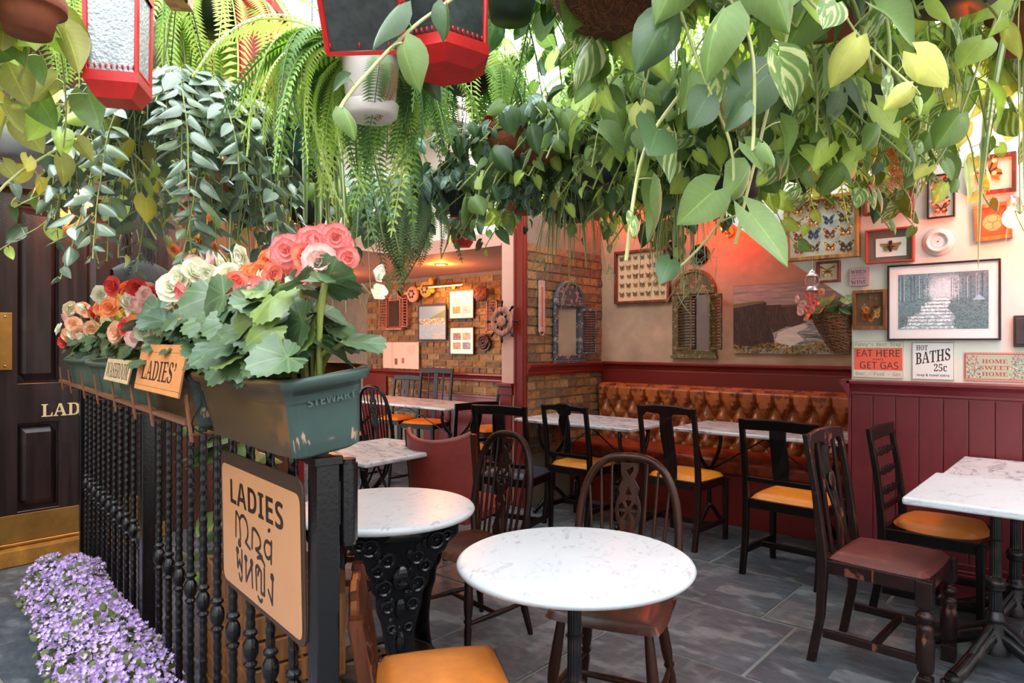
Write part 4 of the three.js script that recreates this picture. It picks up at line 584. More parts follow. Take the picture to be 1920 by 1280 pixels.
signBoard('ladies_sign', 'tan enamel LADIES sign in three scripts hung on the railing', 0.312, 0.868, -0.034, 0.575, 0.372, 0.006, (x, w, h) => {
  x.fillStyle = '#bd8860'; x.fillRect(0, 0, w, h); blotch(x, w, h, '190,120,70', 40, 3, 0.05); blotch(x, w, h, '120,70,40', 60, 4, 0.2, 0.006);
  x.fillStyle = '#2a1a12'; x.strokeStyle = '#2a1a12'; fitText(x, 'LADIES', 'bold', w * 0.47, h * 0.31, w * 0.72, h * 0.2);
  x.lineWidth = h * 0.03; x.lineCap = 'round'; x.lineJoin = 'round';
  const S = (pts) => { x.beginPath(); pts.forEach(([a, b], i) => (i ? (pts[i].length > 2 ? x.quadraticCurveTo(a * w, b * h, pts[i][2] * w, pts[i][3] * h) : x.lineTo(a * w, b * h)) : x.moveTo(a * w, b * h))); x.stroke(); };
  // second line
  S([[0.2, 0.57], [0.21, 0.37], [0.23, 0.36, 0.26, 0.42], [0.27, 0.57]]); S([[0.26, 0.42], [0.3, 0.33, 0.36, 0.4], [0.4, 0.5, 0.34, 0.57], [0.4, 0.6]]);
  S([[0.43, 0.58], [0.44, 0.43], [0.47, 0.4, 0.53, 0.46], [0.57, 0.54, 0.48, 0.57], [0.56, 0.6]]);
  S([[0.67, 0.6], [0.68, 0.44]]); S([[0.68, 0.47], [0.6, 0.42, 0.59, 0.52], [0.61, 0.62, 0.67, 0.55]]); S([[0.645, 0.37], [0.66, 0.36]]);
  // third line
  const ring = (a, b) => { x.beginPath(); x.ellipse(a * w, b * h, w * 0.013, h * 0.016, 0, 0, 7); x.stroke(); };
  ring(0.22, 0.68); S([[0.215, 0.7], [0.22, 0.82], [0.25, 0.75], [0.28, 0.84], [0.285, 0.66]]); S([[0.25, 0.585], [0.23, 0.62, 0.25, 0.63], [0.275, 0.63, 0.265, 0.6]]); S([[0.24, 0.87], [0.25, 0.91, 0.27, 0.91], [0.28, 0.87]]);
  ring(0.34, 0.7); S([[0.34, 0.72], [0.34, 0.88], [0.42, 0.72], [0.425, 0.89]]); ring(0.42, 0.7);
  S([[0.48, 0.88], [0.475, 0.72], [0.49, 0.68, 0.52, 0.7], [0.5, 0.76]]); S([[0.52, 0.7], [0.545, 0.72], [0.54, 0.88], [0.58, 0.88], [0.585, 0.68]]); S([[0.5, 0.63], [0.55, 0.59, 0.59, 0.65]]); S([[0.5, 0.93], [0.53, 0.97, 0.55, 0.93]]);
  ring(0.68, 0.7); S([[0.685, 0.72], [0.675, 0.9], [0.63, 0.82]]);
}, [930, 600], { r: 0.035, w: 0.014, top: 0.02, mat: std({ color: 0x38261a, roughness: 0.5, bumpMap: bumpCoarse, bumpScale: 0.002 }) }, 0.02, 0.3);
signBoard('ladies_card', 'orange-brown card reading LADIES\u2019 leaning on the second trough', 0.81, 1.275, -0.15, 0.55, 0.145, 0.004, (x, w, h) => {
  x.fillStyle = '#d18a52'; x.fillRect(0, 0, w, h); blotch(x, w, h, '180,100,50', 60, 7, 0.08); x.strokeStyle = '#5a3018'; x.lineWidth = 2; x.beginPath(); x.moveTo(0, h * 0.16); x.lineTo(w, h * 0.16); x.moveTo(0, h * 0.9); x.lineTo(w, h * 0.9); x.stroke();
  x.fillStyle = '#2a1612'; fitText(x, 'LADIES\u2019', 'bold', w * 0.5, h * 0.76, w * 0.76, h * 0.42, 'serif');
}, [760, 240], { r: 0.003, w: 0.002, mat: MT.pale }, -0.17, 0.6);
signBoard('washroom_card', 'small pale card reading WASHROOM propped on the green pots', 1.43, 1.25, -0.152, 0.46, 0.085, 0.004, (x, w, h) => {
  x.fillStyle = '#cdb28a'; x.fillRect(0, 0, w, h); blotch(x, w, h, '150,110,70', 60, 8, 0.08); x.fillStyle = '#2a1c14'; fitText(x, 'WASHROOM', 'bold', w * 0.5, h * 0.84, w * 0.9, h * 0.68, 'serif');
}, [700, 150], { r: 0.003, w: 0.002, mat: MT.pale }, -0.2, 0.6);
// wire tying the front trough
tag(part(scene, 'tie_wire', tube([onRail(0.55, -0.105, 1.29), onRail(0.56, -0.14, 1.27), onRail(0.5, -0.115, 1.2), onRail(0.53, -0.13, 1.13), onRail(0.53, -0.06, 1.09)], 0.0022, 20, 5), MT.iron), 'thin black wire tying the front trough to the railing', 'wire');
// campanula along the foot of the railing
{
  const t = thing('campanula', 'bank of purple star-flowered campanula spilling along the foot of the railing', 'flowers', onRail(1.72, -0.17, 0), RT), r = rng(12), L = 2.4;
  part(t, 'trough', shell([[0, 0.01, 0.01], [0, L - 0.1, 0.2], [0.1, L - 0.06, 0.24], [0.1, L - 0.09, 0.21], [0.07, 0.01, 0.01]], 40, 9), MT.greenpot);
  const star = (() => { const g = []; for (let i = 0; i < 5; i++) { const p = T(petal(0.32, 1, 0.1, 0.35), [0, 0, 0], [0.35, 0, 0]); g.push(T(p, [0, 0, 0], [0, 0, i * 1.2566])); } return join(g); })();
  const mats = [[172, 130, 214], [192, 154, 226], [150, 108, 204]].map((a, k) => petalMat(petalTex([226, 206, 238], a, k)));
  const spot = () => { const x = (r() - 0.5) * L * 1.02, z = (r() - 0.5) * 2, hh = 0.27 - 0.12 * z * z + (fbm(x * 3 + 5, z * 2 + 5, 64, 2, 3) - 0.5) * 0.16 - 0.1 * sm(0.42, 0.52, Math.abs(x) / L); return { p: v3(x, hh, z * 0.17 + (r() - 0.5) * 0.05), n: v3((r() - 0.5) * 0.8 - 0.25, 0.9, z * 1.1 - 0.25 + (r() - 0.5) * 0.8).normalize() }; };
  const flowers = []; for (let i = 0; i < 3600; i++) flowers.push(spot());
  const d = new THREE.Object3D(), place = (o, s) => { orient(d, o.p, v3(r() - 0.5, r() - 0.5, r() - 0.5), o.n); d.scale.setScalar(s); d.updateMatrix(); return d.matrix; };
  flowers.sort((a, b) => a.p.x - b.p.x); flowers.slice(0, 300).forEach((f) => { const m = part(t, 'flower', star, mats[Math.floor(r() * 3)]); orient(m, f.p, v3(r() - 0.5, r() - 0.5, r() - 0.5), f.n); m.scale.setScalar(0.014); });
  mats.forEach((mt, k) => { const l = flowers.slice(300).filter((_, i) => i % 3 === k), im = new THREE.InstancedMesh(star, mt, l.length); l.forEach((f, i) => im.setMatrixAt(i, place(f, 0.0115 + r() * 0.005))); im.castShadow = im.receiveShadow = true; im.name = 'flower_mass' + (k ? '_00' + k : ''); im.userData.kind = 'stuff'; t.add(im); });
  const lf = heartLeaf(0.45, 0.1, 0.1, 0.2, 0.1), lm = leafMat(leafTex([104, 120, 50])); const im = new THREE.InstancedMesh(lf, lm, 2600); for (let i = 0; i < 2600; i++) { const o = spot(); o.p.y -= r() * 0.06 - 0.008; im.setMatrixAt(i, place(o, 0.02 + r() * 0.014)); } im.castShadow = im.receiveShadow = true; im.name = 'leaf_mass'; im.userData.kind = 'stuff'; t.add(im);
}

// ------------------------------------------------------------------ what hangs on the walls
// a frame of four bars round a printed sheet; contents may be added to the returned group (local z out of the wall)
function framed(name, label, cat, place, w, h, o = {}) {
  const [p, r] = place, t = thing(name, label, cat, p, r), fw = o.fw ?? 0.012, dp = o.dp ?? 0.02, m = o.mat ?? MT.blackframe, back = o.z ?? dp * 0.6;
  part(t, 'frame', [rb(w, fw, dp, 0.002, 0, h / 2 - fw / 2, dp / 2), rb(w, fw, dp, 0.002, 0, -h / 2 + fw / 2, dp / 2), rb(fw, h - fw * 2, dp, 0.002, -w / 2 + fw / 2, 0, dp / 2), rb(fw, h - fw * 2, dp, 0.002, w / 2 - fw / 2, 0, dp / 2)], m);
  const W2 = w - fw * 1.9, H2 = h - fw * 1.9, g = new THREE.BoxGeometry(W2, H2, 0.003), uv = g.attributes.uv, q = g.attributes.position; for (let i = 0; i < q.count; i++) uv.setXY(i, q.getX(i) / W2 + 0.5, q.getY(i) / H2 + 0.5);
  const pm = o.draw ? std({ box: false, map: canv(o.px?.[0] ?? 256, o.px?.[1] ?? Math.round(256 * H2 / W2), o.draw), roughness: o.rough ?? 0.5, ...(o.gloss ? { clearcoat: o.gloss, clearcoatRoughness: 0.05 } : {}) }) : o.back ?? MT.cream;
  part(t, o.draw ? 'picture' : 'backing', g, pm, [0, 0, back - 0.002]);
  if (o.tilt) t.rotateZ(o.tilt);
  return t;
}
const wingTex = (a, b, spots) => canv(64, 64, (x, w, h) => { x.fillStyle = a; x.fillRect(0, 0, w, h); x.strokeStyle = b; x.lineWidth = 4; for (let i = 0; i < 6; i++) { x.beginPath(); x.moveTo(w / 2, h * 0.45); x.lineTo(w * (i < 3 ? 0 : 1), h * (0.05 + (i % 3) * 0.4)); x.stroke(); } x.fillStyle = spots; for (const [p, q, r] of [[0.14, 0.2, 5], [0.86, 0.2, 5], [0.24, 0.82, 5], [0.76, 0.82, 5], [0.1, 0.4, 3], [0.9, 0.4, 3], [0.35, 0.55, 5], [0.65, 0.55, 5]]) { x.beginPath(); x.arc(w * p, h * q, r, 0, 7); x.fill(); } x.lineWidth = 5; x.strokeStyle = '#2a1c14'; x.strokeRect(0, 0, w, h); });
const wings = [['#c8702a', '#3a2014', '#e8c890'], ['#7a4a2c', '#2a1a12', '#d8a868'], ['#d8b878', '#5a3a1e', '#8a4a20'], ['#3c4252', '#16181e', '#6a7a9a'], ['#8a4428', '#30160e', '#d89858'], ['#54402c', '#241a10', '#b8965a']].map(([a, b, c]) => std({ box: false, map: wingTex(a, b, c), side: THREE.DoubleSide, roughness: 0.7 }));
const bodyMat = std({ color: 0x241a14, roughness: 0.7 });
const wingGeo = [0, 1, 2].map((k) => {
  const half = (s) => { const up = poly([[0.02 * s, 0.0], [0.12 * s, 0.28], [0.42 * s, 0.46], [0.5 * s, 0.4], [0.44 * s, 0.2], [0.3 * s, 0.04], [0.02 * s, -0.06]]), lo = k === 1 ? poly([[0.02 * s, -0.02], [0.28 * s, 0.03], [0.36 * s, -0.12], [0.26 * s, -0.3], [0.24 * s, -0.48], [0.18 * s, -0.32], [0.04 * s, -0.22]]) : poly([[0.02 * s, -0.02], [0.3 * s, 0.04], [0.38 * s, -0.1], [0.3 * s, -0.3], [0.14 * s, -0.36], [0.03 * s, -0.2]]); return [up, lo].map((q, i) => T(new THREE.ShapeGeometry(q), [0, 0, i * 0.004], [0, -0.22 * s * (k === 2 ? 0.5 : 1), 0])); };
  const g = join([...half(1), ...half(-1)]), p = g.attributes.position, uv = g.attributes.uv; for (let i = 0; i < p.count; i++) uv.setXY(i, p.getX(i) + 0.5, p.getY(i) + 0.5); return g;
});
const insectBody = join([sp(0.035, 0, 0.02, 0.02, [0.7, 4.6, 0.8], 8), sp(0.03, 0, 0.17, 0.02, [1, 1, 1], 8), rod([0, 0.18, 0.02], [0.1, 0.34, 0.02], 0.004, 4), rod([0, 0.18, 0.02], [-0.1, 0.34, 0.02], 0.004, 4)]);
function butterfly(t, x, y, z, size, k, shape = k % 3, rot = 0) { const b = part(t, 'butterfly', wingGeo[shape], wings[k]); b.position.set(x, y, z); b.scale.setScalar(size); b.rotation.z = rot; const c = mesh(insectBody, bodyMat); c.name = 'body'; b.add(c); return b; }
const VR = 4.298, VB = 5.398;
// on the white wall at the right
{
  const r = rng(4);
  const b1 = framed('butterfly_case', 'large pine case of many mounted butterflies high on the white wall', 'specimen case', onV(1.3, VR, 2.035), 0.42, 0.375, { fw: 0.022, dp: 0.06, mat: MT.oakframe, z: 0.012, back: MT.white });
  for (let j = 0; j < 4; j++) for (let i = 0; i < 4; i++) butterfly(b1, -0.135 + i * 0.09 + (r() - 0.5) * 0.016, 0.12 - j * 0.08 + (r() - 0.5) * 0.014, 0.026, 0.07 + r() * 0.022, Math.floor(r() * 6), Math.floor(r() * 3), (r() - 0.5) * 0.2);
  const b2 = framed('insect_case', 'wooden case with one large dark beetle, above the red insect frame', 'specimen case', onV(0.945, VR, 2.175), 0.25, 0.195, { fw: 0.016, dp: 0.05, mat: MT.redframe, z: 0.012, back: MT.cream });
  part(b2, 'beetle', [sp(0.03, 0.01, -0.004, 0.02, [1.7, 0.75, 0.5], 12), sp(0.014, 0.062, 0.0, 0.02), sp(0.016, -0.036, 0, 0.02, [1.4, 1, 0.6]), ...[-0.03, 0.0, 0.03].flatMap((x) => [rod([x, 0.012, 0.02], [x - 0.012, 0.05, 0.018], 0.0016, 5), rod([x, -0.016, 0.02], [x - 0.016, -0.045, 0.018], 0.0016, 5)])], std({ color: 0x33352e, roughness: 0.35 }));
  part(b2, 'wing', [T(grid(6, 4, (s, q) => [0.02 - s * 0.09, (q - 0.5) * 0.05 * Math.sin(Math.PI * (0.15 + s * 0.8)) - 0.006, 0.016 + s * 0.006]), [0, 0, 0]), grid(6, 4, (s, q) => [0.03 + s * 0.05, (q - 0.5) * 0.04 * Math.sin(Math.PI * (0.15 + s * 0.8)) - 0.012, 0.016])], std({ box: false, color: 0xb08a5c, side: THREE.DoubleSide, roughness: 0.6 }));
  const b3 = framed('butterfly_case', 'narrow black frame with three butterflies one above another', 'specimen case', onV(0.69, VR, 2.14), 0.128, 0.235, { fw: 0.008, dp: 0.03, z: 0.01, back: MT.white });
  butterfly(b3, 0, 0.072, 0.02, 0.09, 1, 0); butterfly(b3, 0, 0.002, 0.02, 0.092, 0, 0); butterfly(b3, 0, -0.068, 0.02, 0.092, 4, 1);
  const b4 = framed('butterfly_case', 'brown frame with one big butterfly at the top right above the wall lamp', 'specimen case', onV(0.468, VR, 2.22), 0.21, 0.2, { fw: 0.018, dp: 0.035, mat: MT.redframe, z: 0.012, back: MT.cream }); butterfly(b4, -0.01, 0.0, 0.024, 0.15, 0, 0, 0.5);
  const b5 = framed('picture', 'small tilted orange wooden frame with a round drawing beside the wall lamp', 'picture', onV(0.462, VR, 1.975), 0.158, 0.19, { fw: 0.02, dp: 0.03, mat: MT.oakframe, tilt: 0.05, draw: (x, w, h) => { x.fillStyle = '#a8502c'; x.fillRect(0, 0, w, h); x.fillStyle = '#e8a070'; x.beginPath(); x.arc(w * 0.5, h * 0.52, w * 0.36, 0, 7); x.fill(); x.strokeStyle = '#8a3c20'; x.lineWidth = 4; for (const [a, b, c] of [[0.36, 0.62, 0.17], [0.64, 0.62, 0.17], [0.5, 0.38, 0.18]]) { x.beginPath(); x.arc(w * a, h * b, w * c, 0, 7); x.stroke(); } } });
  const b6 = framed('insect_case', 'red-edged frame with a winged cicada on a white card', 'specimen case', onV(0.937, VR, 1.897), 0.245, 0.192, { fw: 0.01, dp: 0.04, mat: std({ color: 0xa33a2a, roughness: 0.4 }), z: 0.01, back: std({ color: 0x6c655c, roughness: 0.7 }) });
  part(b6, 'card', rb(0.155, 0.105, 0.002, 0.0008, 0.004, -0.008, 0.012), MT.white); const ci = part(b6, 'cicada', [sp(0.011, 0.004, -0.01, 0.018, [0.9, 2.4, 0.8], 10), sp(0.01, 0.004, 0.02, 0.018)], bodyMat); const cw = part(ci, 'wing', [-1, 1].flatMap((s) => [new THREE.ShapeGeometry(poly([[0.004, 0.012], [0.004 + s * 0.055, 0.016], [0.004 + s * 0.05, 0.0], [0.004, -0.012]])), new THREE.ShapeGeometry(poly([[0.004, -0.002], [0.004 + s * 0.042, -0.006], [0.004 + s * 0.03, -0.03], [0.004, -0.018]]))]).map((g) => T(g, [0, 0, 0.0165])), std({ color: 0x8c6a42, side: THREE.DoubleSide, roughness: 0.6 }));
  const b7 = framed('insect_case', 'small wooden box frame with a pale moth, left of the WINE plaque', 'specimen case', onV(1.262, VR, 1.772), 0.13, 0.125, { fw: 0.013, dp: 0.04, mat: MT.redframe, z: 0.01, back: MT.cream });
  butterfly(b7, -0.005, 0, 0.02, 0.085, 2, 2);
  const b8 = framed('flower_case', 'gilt box frame of dried flowers and berries beside the waterfall picture', 'flower picture', onV(1.037, VR, 1.54), 0.176, 0.225, { fw: 0.018, dp: 0.045, mat: MT.gilt, z: 0.01, back: std({ color: 0x7a5c48, roughness: 0.8 }) });
  const dry = [0xc8843a, 0xa85a24, 0xd8a860, 0x8a4a28]; for (let i = 0; i < 16; i++) { const a = r() * 6.28, q = Math.sqrt(r()) * 0.042; const m = part(b8, 'dried_flower', rosetteGeo[i % 2], std({ box: false, color: dry[i % 4], side: THREE.DoubleSide, roughness: 0.8 }), [Math.cos(a) * q * 1.1, -0.018 + Math.sin(a) * q, 0.02 + r() * 0.008]); m.scale.setScalar(0.012 + r() * 0.007); m.rotation.z = a; }
  part(b8, 'berries', [sp(0.007, 0.0, 0.068, 0.02), sp(0.008, 0.03, 0.06, 0.018), sp(0.006, -0.03, 0.03, 0.02), sp(0.007, 0.05, 0.01, 0.02), rod([0, 0.068, 0.02], [0, -0.02, 0.02], 0.0014, 5)], std({ color: 0xb06a20, roughness: 0.5 }));
  const b9 = framed('picture', 'wide black-framed photograph of a stepped woodland waterfall', 'picture', onV(0.688, VR, 1.575), 0.522, 0.42, { fw: 0.01, dp: 0.024, gloss: 1, rough: 0.3, px: [1024, 820], draw: (x, w, h) => {
    x.fillStyle = '#e6e3e6'; x.fillRect(0, 0, w, h); x.strokeStyle = '#b8b6bc'; x.lineWidth = 3; x.strokeRect(w * 0.075, h * 0.1, w * 0.85, h * 0.79);
    const X = w * 0.085, Y = h * 0.115, A = w * 0.83, B = h * 0.76; x.save(); x.beginPath(); x.rect(X, Y, A, B); x.clip(); x.translate(X, Y); const R = rng(9);
    x.fillStyle = '#5f7f8c'; x.fillRect(0, 0, A, B); for (let i = 0; i < 70; i++) { x.fillStyle = 'rgba(232,246,250,.09)'; x.beginPath(); x.ellipse(A * (0.5 + (R() - 0.5) * 0.3), B * (0.1 + R() * 0.35), A * (0.03 + R() * 0.12), B * (0.03 + R() * 0.12), 0, 0, 7); x.fill(); }
    for (let i = 0; i < 2200; i++) { const px = R() * A, py = R() * B * 0.52, q = Math.abs(px / A - 0.5) < 0.14 ? 0.12 : 0.55, g = 56 + R() * 120; x.fillStyle = `rgba(${g * 0.72},${g},${g * 1.12},${q})`; x.beginPath(); x.ellipse(px, py, 2 + R() * 11, 1.5 + R() * 5, R() * 3, 0, 7); x.fill(); }
    for (let i = 0; i < 30; i++) { const px = R() * A; if (Math.abs(px / A - 0.5) < 0.1) continue; x.fillStyle = R() < 0.5 ? 'rgba(206,222,228,.7)' : 'rgba(34,48,56,.8)'; x.fillRect(px, R() * B * 0.1, 2 + R() * 4, B * (0.4 + R() * 0.1)); }
    const edge = (t) => [0.42 - 0.42 * t + 0.03 * Math.sin(t * 17), 0.56 + 0.1 * t + 0.03 * Math.sin(t * 13)];
    for (let k = 0; k < 9; k++) { const t0 = k / 9, t1 = (k + 1) / 9, y0 = B * (0.44 + 0.56 * t0), y1 = B * (0.44 + 0.56 * t1), [l, r] = edge(t0), [l2, r2] = edge(t1); x.fillStyle = '#8fa6b2'; x.beginPath(); x.moveTo(l * A, y0); x.lineTo(r * A, y0); x.lineTo(r2 * A, y1); x.lineTo(l2 * A, y1); x.fill();
      for (let i = 0; i < 90; i++) { const px = A * (l2 + R() * (r2 - l2)); x.fillStyle = `rgba(240,248,252,${0.25 + 0.5 * R()})`; x.fillRect(px, y0 + R() * (y1 - y0) * 0.5, 3 + R() * 22, (y1 - y0) * (0.1 + R() * 0.4)); } for (let i = 0; i < 26; i++) { x.fillStyle = 'rgba(58,78,90,.5)'; x.fillRect(A * (l2 + R() * (r2 - l2)), y1 - R() * 5 - 2, 8 + R() * 40, 2 + R() * 3); } }
    for (let i = 0; i < 3000; i++) { const t = R(), [l, r] = edge(t), right = R() < 0.72, px = right ? A * (r + R() * (1 - r)) : A * l * R(), py = B * (0.45 + 0.56 * t), g = 44 + R() * 96; x.fillStyle = `rgba(${g * 0.74},${g},${g * 0.98},.75)`; x.beginPath(); x.arc(px, py, 1.5 + R() * 4.5, 0, 7); x.fill(); }
    x.fillStyle = '#8fb2cc'; x.beginPath(); x.moveTo(A * 0.83, B * 0.5); x.lineTo(A * 0.9, B * 0.4); x.lineTo(A * 0.97, B * 0.5); x.fill(); x.fillStyle = '#e06a9a'; x.beginPath(); x.arc(A * 0.52, B * 0.73, 6, 0, 7); x.fill(); x.restore(); } });
  // clock-like round barometer
  const ck = thing('barometer', 'round white barometer with a thick white rim on the wall', 'barometer', ...onV(0.705, VR, 1.897));
  part(ck, 'rim', [T(lathe([[0.0, 0], [0.074, 0], [0.075, 0.008], [0.066, 0.014], [0.06, 0.016], [0.058, 0.026], [0.05, 0.03], [0.043, 0.028], [0.041, 0.016], [0, 0.016]], 40), [0, 0, 0], [Math.PI / 2, 0, 0])], MT.whitepot);
  part(ck, 'dial', T(new THREE.CircleGeometry(0.042, 32), [0, 0, 0.018]), std({ box: false, roughness: 0.3, map: canv(256, 256, (x, w) => { x.fillStyle = '#e4e4e8'; x.fillRect(0, 0, w, w); x.strokeStyle = '#8a8a96'; x.lineWidth = 3; for (const q of [0.42, 0.34, 0.2]) { x.beginPath(); x.arc(w / 2, w / 2, w * q, 0, 7); x.stroke(); } for (let i = 0; i < 48; i++) { const a = i / 48 * 6.283; x.beginPath(); x.moveTo(w / 2 + Math.cos(a) * w * 0.36, w / 2 + Math.sin(a) * w * 0.36); x.lineTo(w / 2 + Math.cos(a) * w * 0.41, w / 2 + Math.sin(a) * w * 0.41); x.stroke(); } x.fillStyle = '#c04848'; x.beginPath(); x.ellipse(w * 0.5, w * 0.5, 20, 14, 0, 0, 7); x.fill(); x.strokeStyle = '#30303a'; x.lineWidth = 4; x.beginPath(); x.moveTo(w * 0.5, w * 0.5); x.lineTo(w * 0.64, w * 0.3); x.stroke(); }) }));
}
// plaques and tin signs
function plaque(name, label, place, w, h, th, draw, px, rough = 0.45, mat = MT.cream) {
  const [p, r] = place, t = thing(name, label, 'sign', p, r); part(t, 'plate', rb(w, h, th, 0.002, 0, 0, th / 2), mat);
  const g = new THREE.PlaneGeometry(w - 0.002, h - 0.002); part(t, 'print', g, std({ box: false, map: canv(px[0], px[1], draw), roughness: rough }), [0, 0, th + 0.0006]); return t;
}
plaque('wine_plaque', 'mauve wooden block reading WHEN IN DOUBT ADD MORE WINE', onV(1.097, VR, 1.731), 0.1, 0.102, 0.022, (x, w, h) => { x.fillStyle = '#a58a94'; x.fillRect(0, 0, w, h); blotch(x, w, h, '120,96,104', 40, 5, 0.1); x.fillStyle = '#3a2a34'; fitText(x, 'WHEN', 'bold', w * 0.5, h * 0.3, w * 0.86, h * 0.2, 'serif'); fitText(x, 'IN DOUBT', '', w * 0.48, h * 0.45, w * 0.72, h * 0.1, 'serif'); fitText(x, 'ADD MORE', '', w * 0.5, h * 0.62, w * 0.84, h * 0.11, 'serif'); fitText(x, 'WINE', 'bold', w * 0.5, h * 0.9, w * 0.84, h * 0.21, 'serif'); }, [256, 256], 0.6, std({ color: 0x8a707a, roughness: 0.6 }));
plaque('tin_sign', 'tin sign reading EAT HERE AND GET GAS on a red band', onV(1.002, VR, 1.256), 0.262, 0.21, 0.004, (x, w, h) => { x.fillStyle = '#cfcdbb'; x.fillRect(0, 0, w, h); x.fillStyle = '#e2604a'; x.fillRect(w * 0.02, h * 0.18, w * 0.96, h * 0.61); blotch(x, w, h, '120,100,90', 80, 6, 0.04); x.fillStyle = '#6a6a60'; fitText(x, "Fanny's Rest Stop", '', w * 0.5, h * 0.13, w * 0.92, h * 0.1, 'monospace'); fitText(x, 'Beer - Food - Gas', '', w * 0.5, h * 0.94, w * 0.9, h * 0.1, 'monospace'); x.fillStyle = '#34242a'; fitText(x, 'EAT HERE', '', w * 0.5, h * 0.42, w * 0.88, h * 0.19); fitText(x, 'AND', '', w * 0.5, h * 0.52, w * 0.22, h * 0.055); fitText(x, 'GET GAS', '', w * 0.52, h * 0.75, w * 0.78, h * 0.19); x.strokeStyle = '#7a7a70'; x.lineWidth = 4; x.strokeRect(2, 2, w - 4, h - 4); }, [640, 512]);
plaque('tin_sign', 'white tin sign reading HOT BATHS 25c soap & towel extra', onV(0.731, VR, 1.252), 0.2, 0.204, 0.004, (x, w, h) => { x.fillStyle = '#e2dedd'; x.fillRect(0, 0, w, h); x.strokeStyle = '#4a4444'; x.lineWidth = 5; x.strokeRect(5, 5, w - 10, h - 10); x.fillStyle = '#2a2426'; fitText(x, 'HOT', 'bold', w * 0.24, h * 0.21, w * 0.28, h * 0.14, 'serif'); x.save(); x.translate(w * 0.5, h * 0.53); x.transform(1, -0.17, 0, 1, 0, 0); fitText(x, 'BATHS', 'bold', 0, 0, w * 0.84, h * 0.32, 'serif'); x.restore(); fitText(x, '25c', 'bold', w * 0.68, h * 0.77, w * 0.32, h * 0.2, 'serif'); fitText(x, 'soap & towel extra', 'bold', w * 0.5, h * 0.91, w * 0.78, h * 0.07); }, [512, 512]);
plaque('tin_sign', 'flowery sign reading HOME SWEET HOME', onV(0.455, VR, 1.227), 0.266, 0.152, 0.004, (x, w, h) => { x.fillStyle = '#c44a40'; x.fillRect(0, 0, w, h); x.fillStyle = '#f0d8c8'; for (let i = 0; i < 40; i++) { x.fillRect(i * w / 40, 3, w / 90, h * 0.04); x.fillRect(i * w / 40, h * 0.945, w / 90, h * 0.04); } x.fillStyle = '#aeb8a0'; x.fillRect(w * 0.03, h * 0.08, w * 0.94, h * 0.84); const R = rng(6); for (let i = 0; i < 520; i++) { const s = R() < 0.5 ? 0.03 + R() * 0.24 : 0.73 + R() * 0.24, y = 0.1 + R() * 0.8; if (Math.abs(s - 0.5) < 0.2 + 0.1 * (1 - y)) continue; x.fillStyle = ['#c45a50', '#5c7a60', '#7a96a8', '#e0a8a0', '#3e5c50', '#d8d0b8'][Math.floor(R() * (y > 0.5 ? 6 : 4))]; x.beginPath(); x.ellipse(s * w, y * h, 4 + R() * 9, 3 + R() * 6, R() * 3, 0, 7); x.fill(); } x.fillStyle = '#b83c3a'; fitText(x, 'HOME', 'bold', w * 0.5, h * 0.38, w * 0.42, h * 0.14, 'serif'); fitText(x, 'SWEET', 'bold', w * 0.5, h * 0.6, w * 0.5, h * 0.14, 'serif'); fitText(x, 'HOME', 'bold', w * 0.5, h * 0.82, w * 0.42, h * 0.14, 'serif'); }, [700, 400]);
tag(part(scene, 'switch_box', [rb(0.09, 0.16, 0.03, 0.004), rb(0.07, 0.13, 0.01, 0.003, 0, 0, 0.02), cy(0.012, 0.012, 0.02, 0.01, 0.03, 0.024, 12, [Math.PI / 2, 0, 0])], std({ color: 0x3a3032, roughness: 0.5 }), W(0.33, VR - 0.016, 1.41).toArray(), [0, -Math.PI / 2, 0]), 'dark grey box fixed to the wall right of the waterfall picture', 'box');
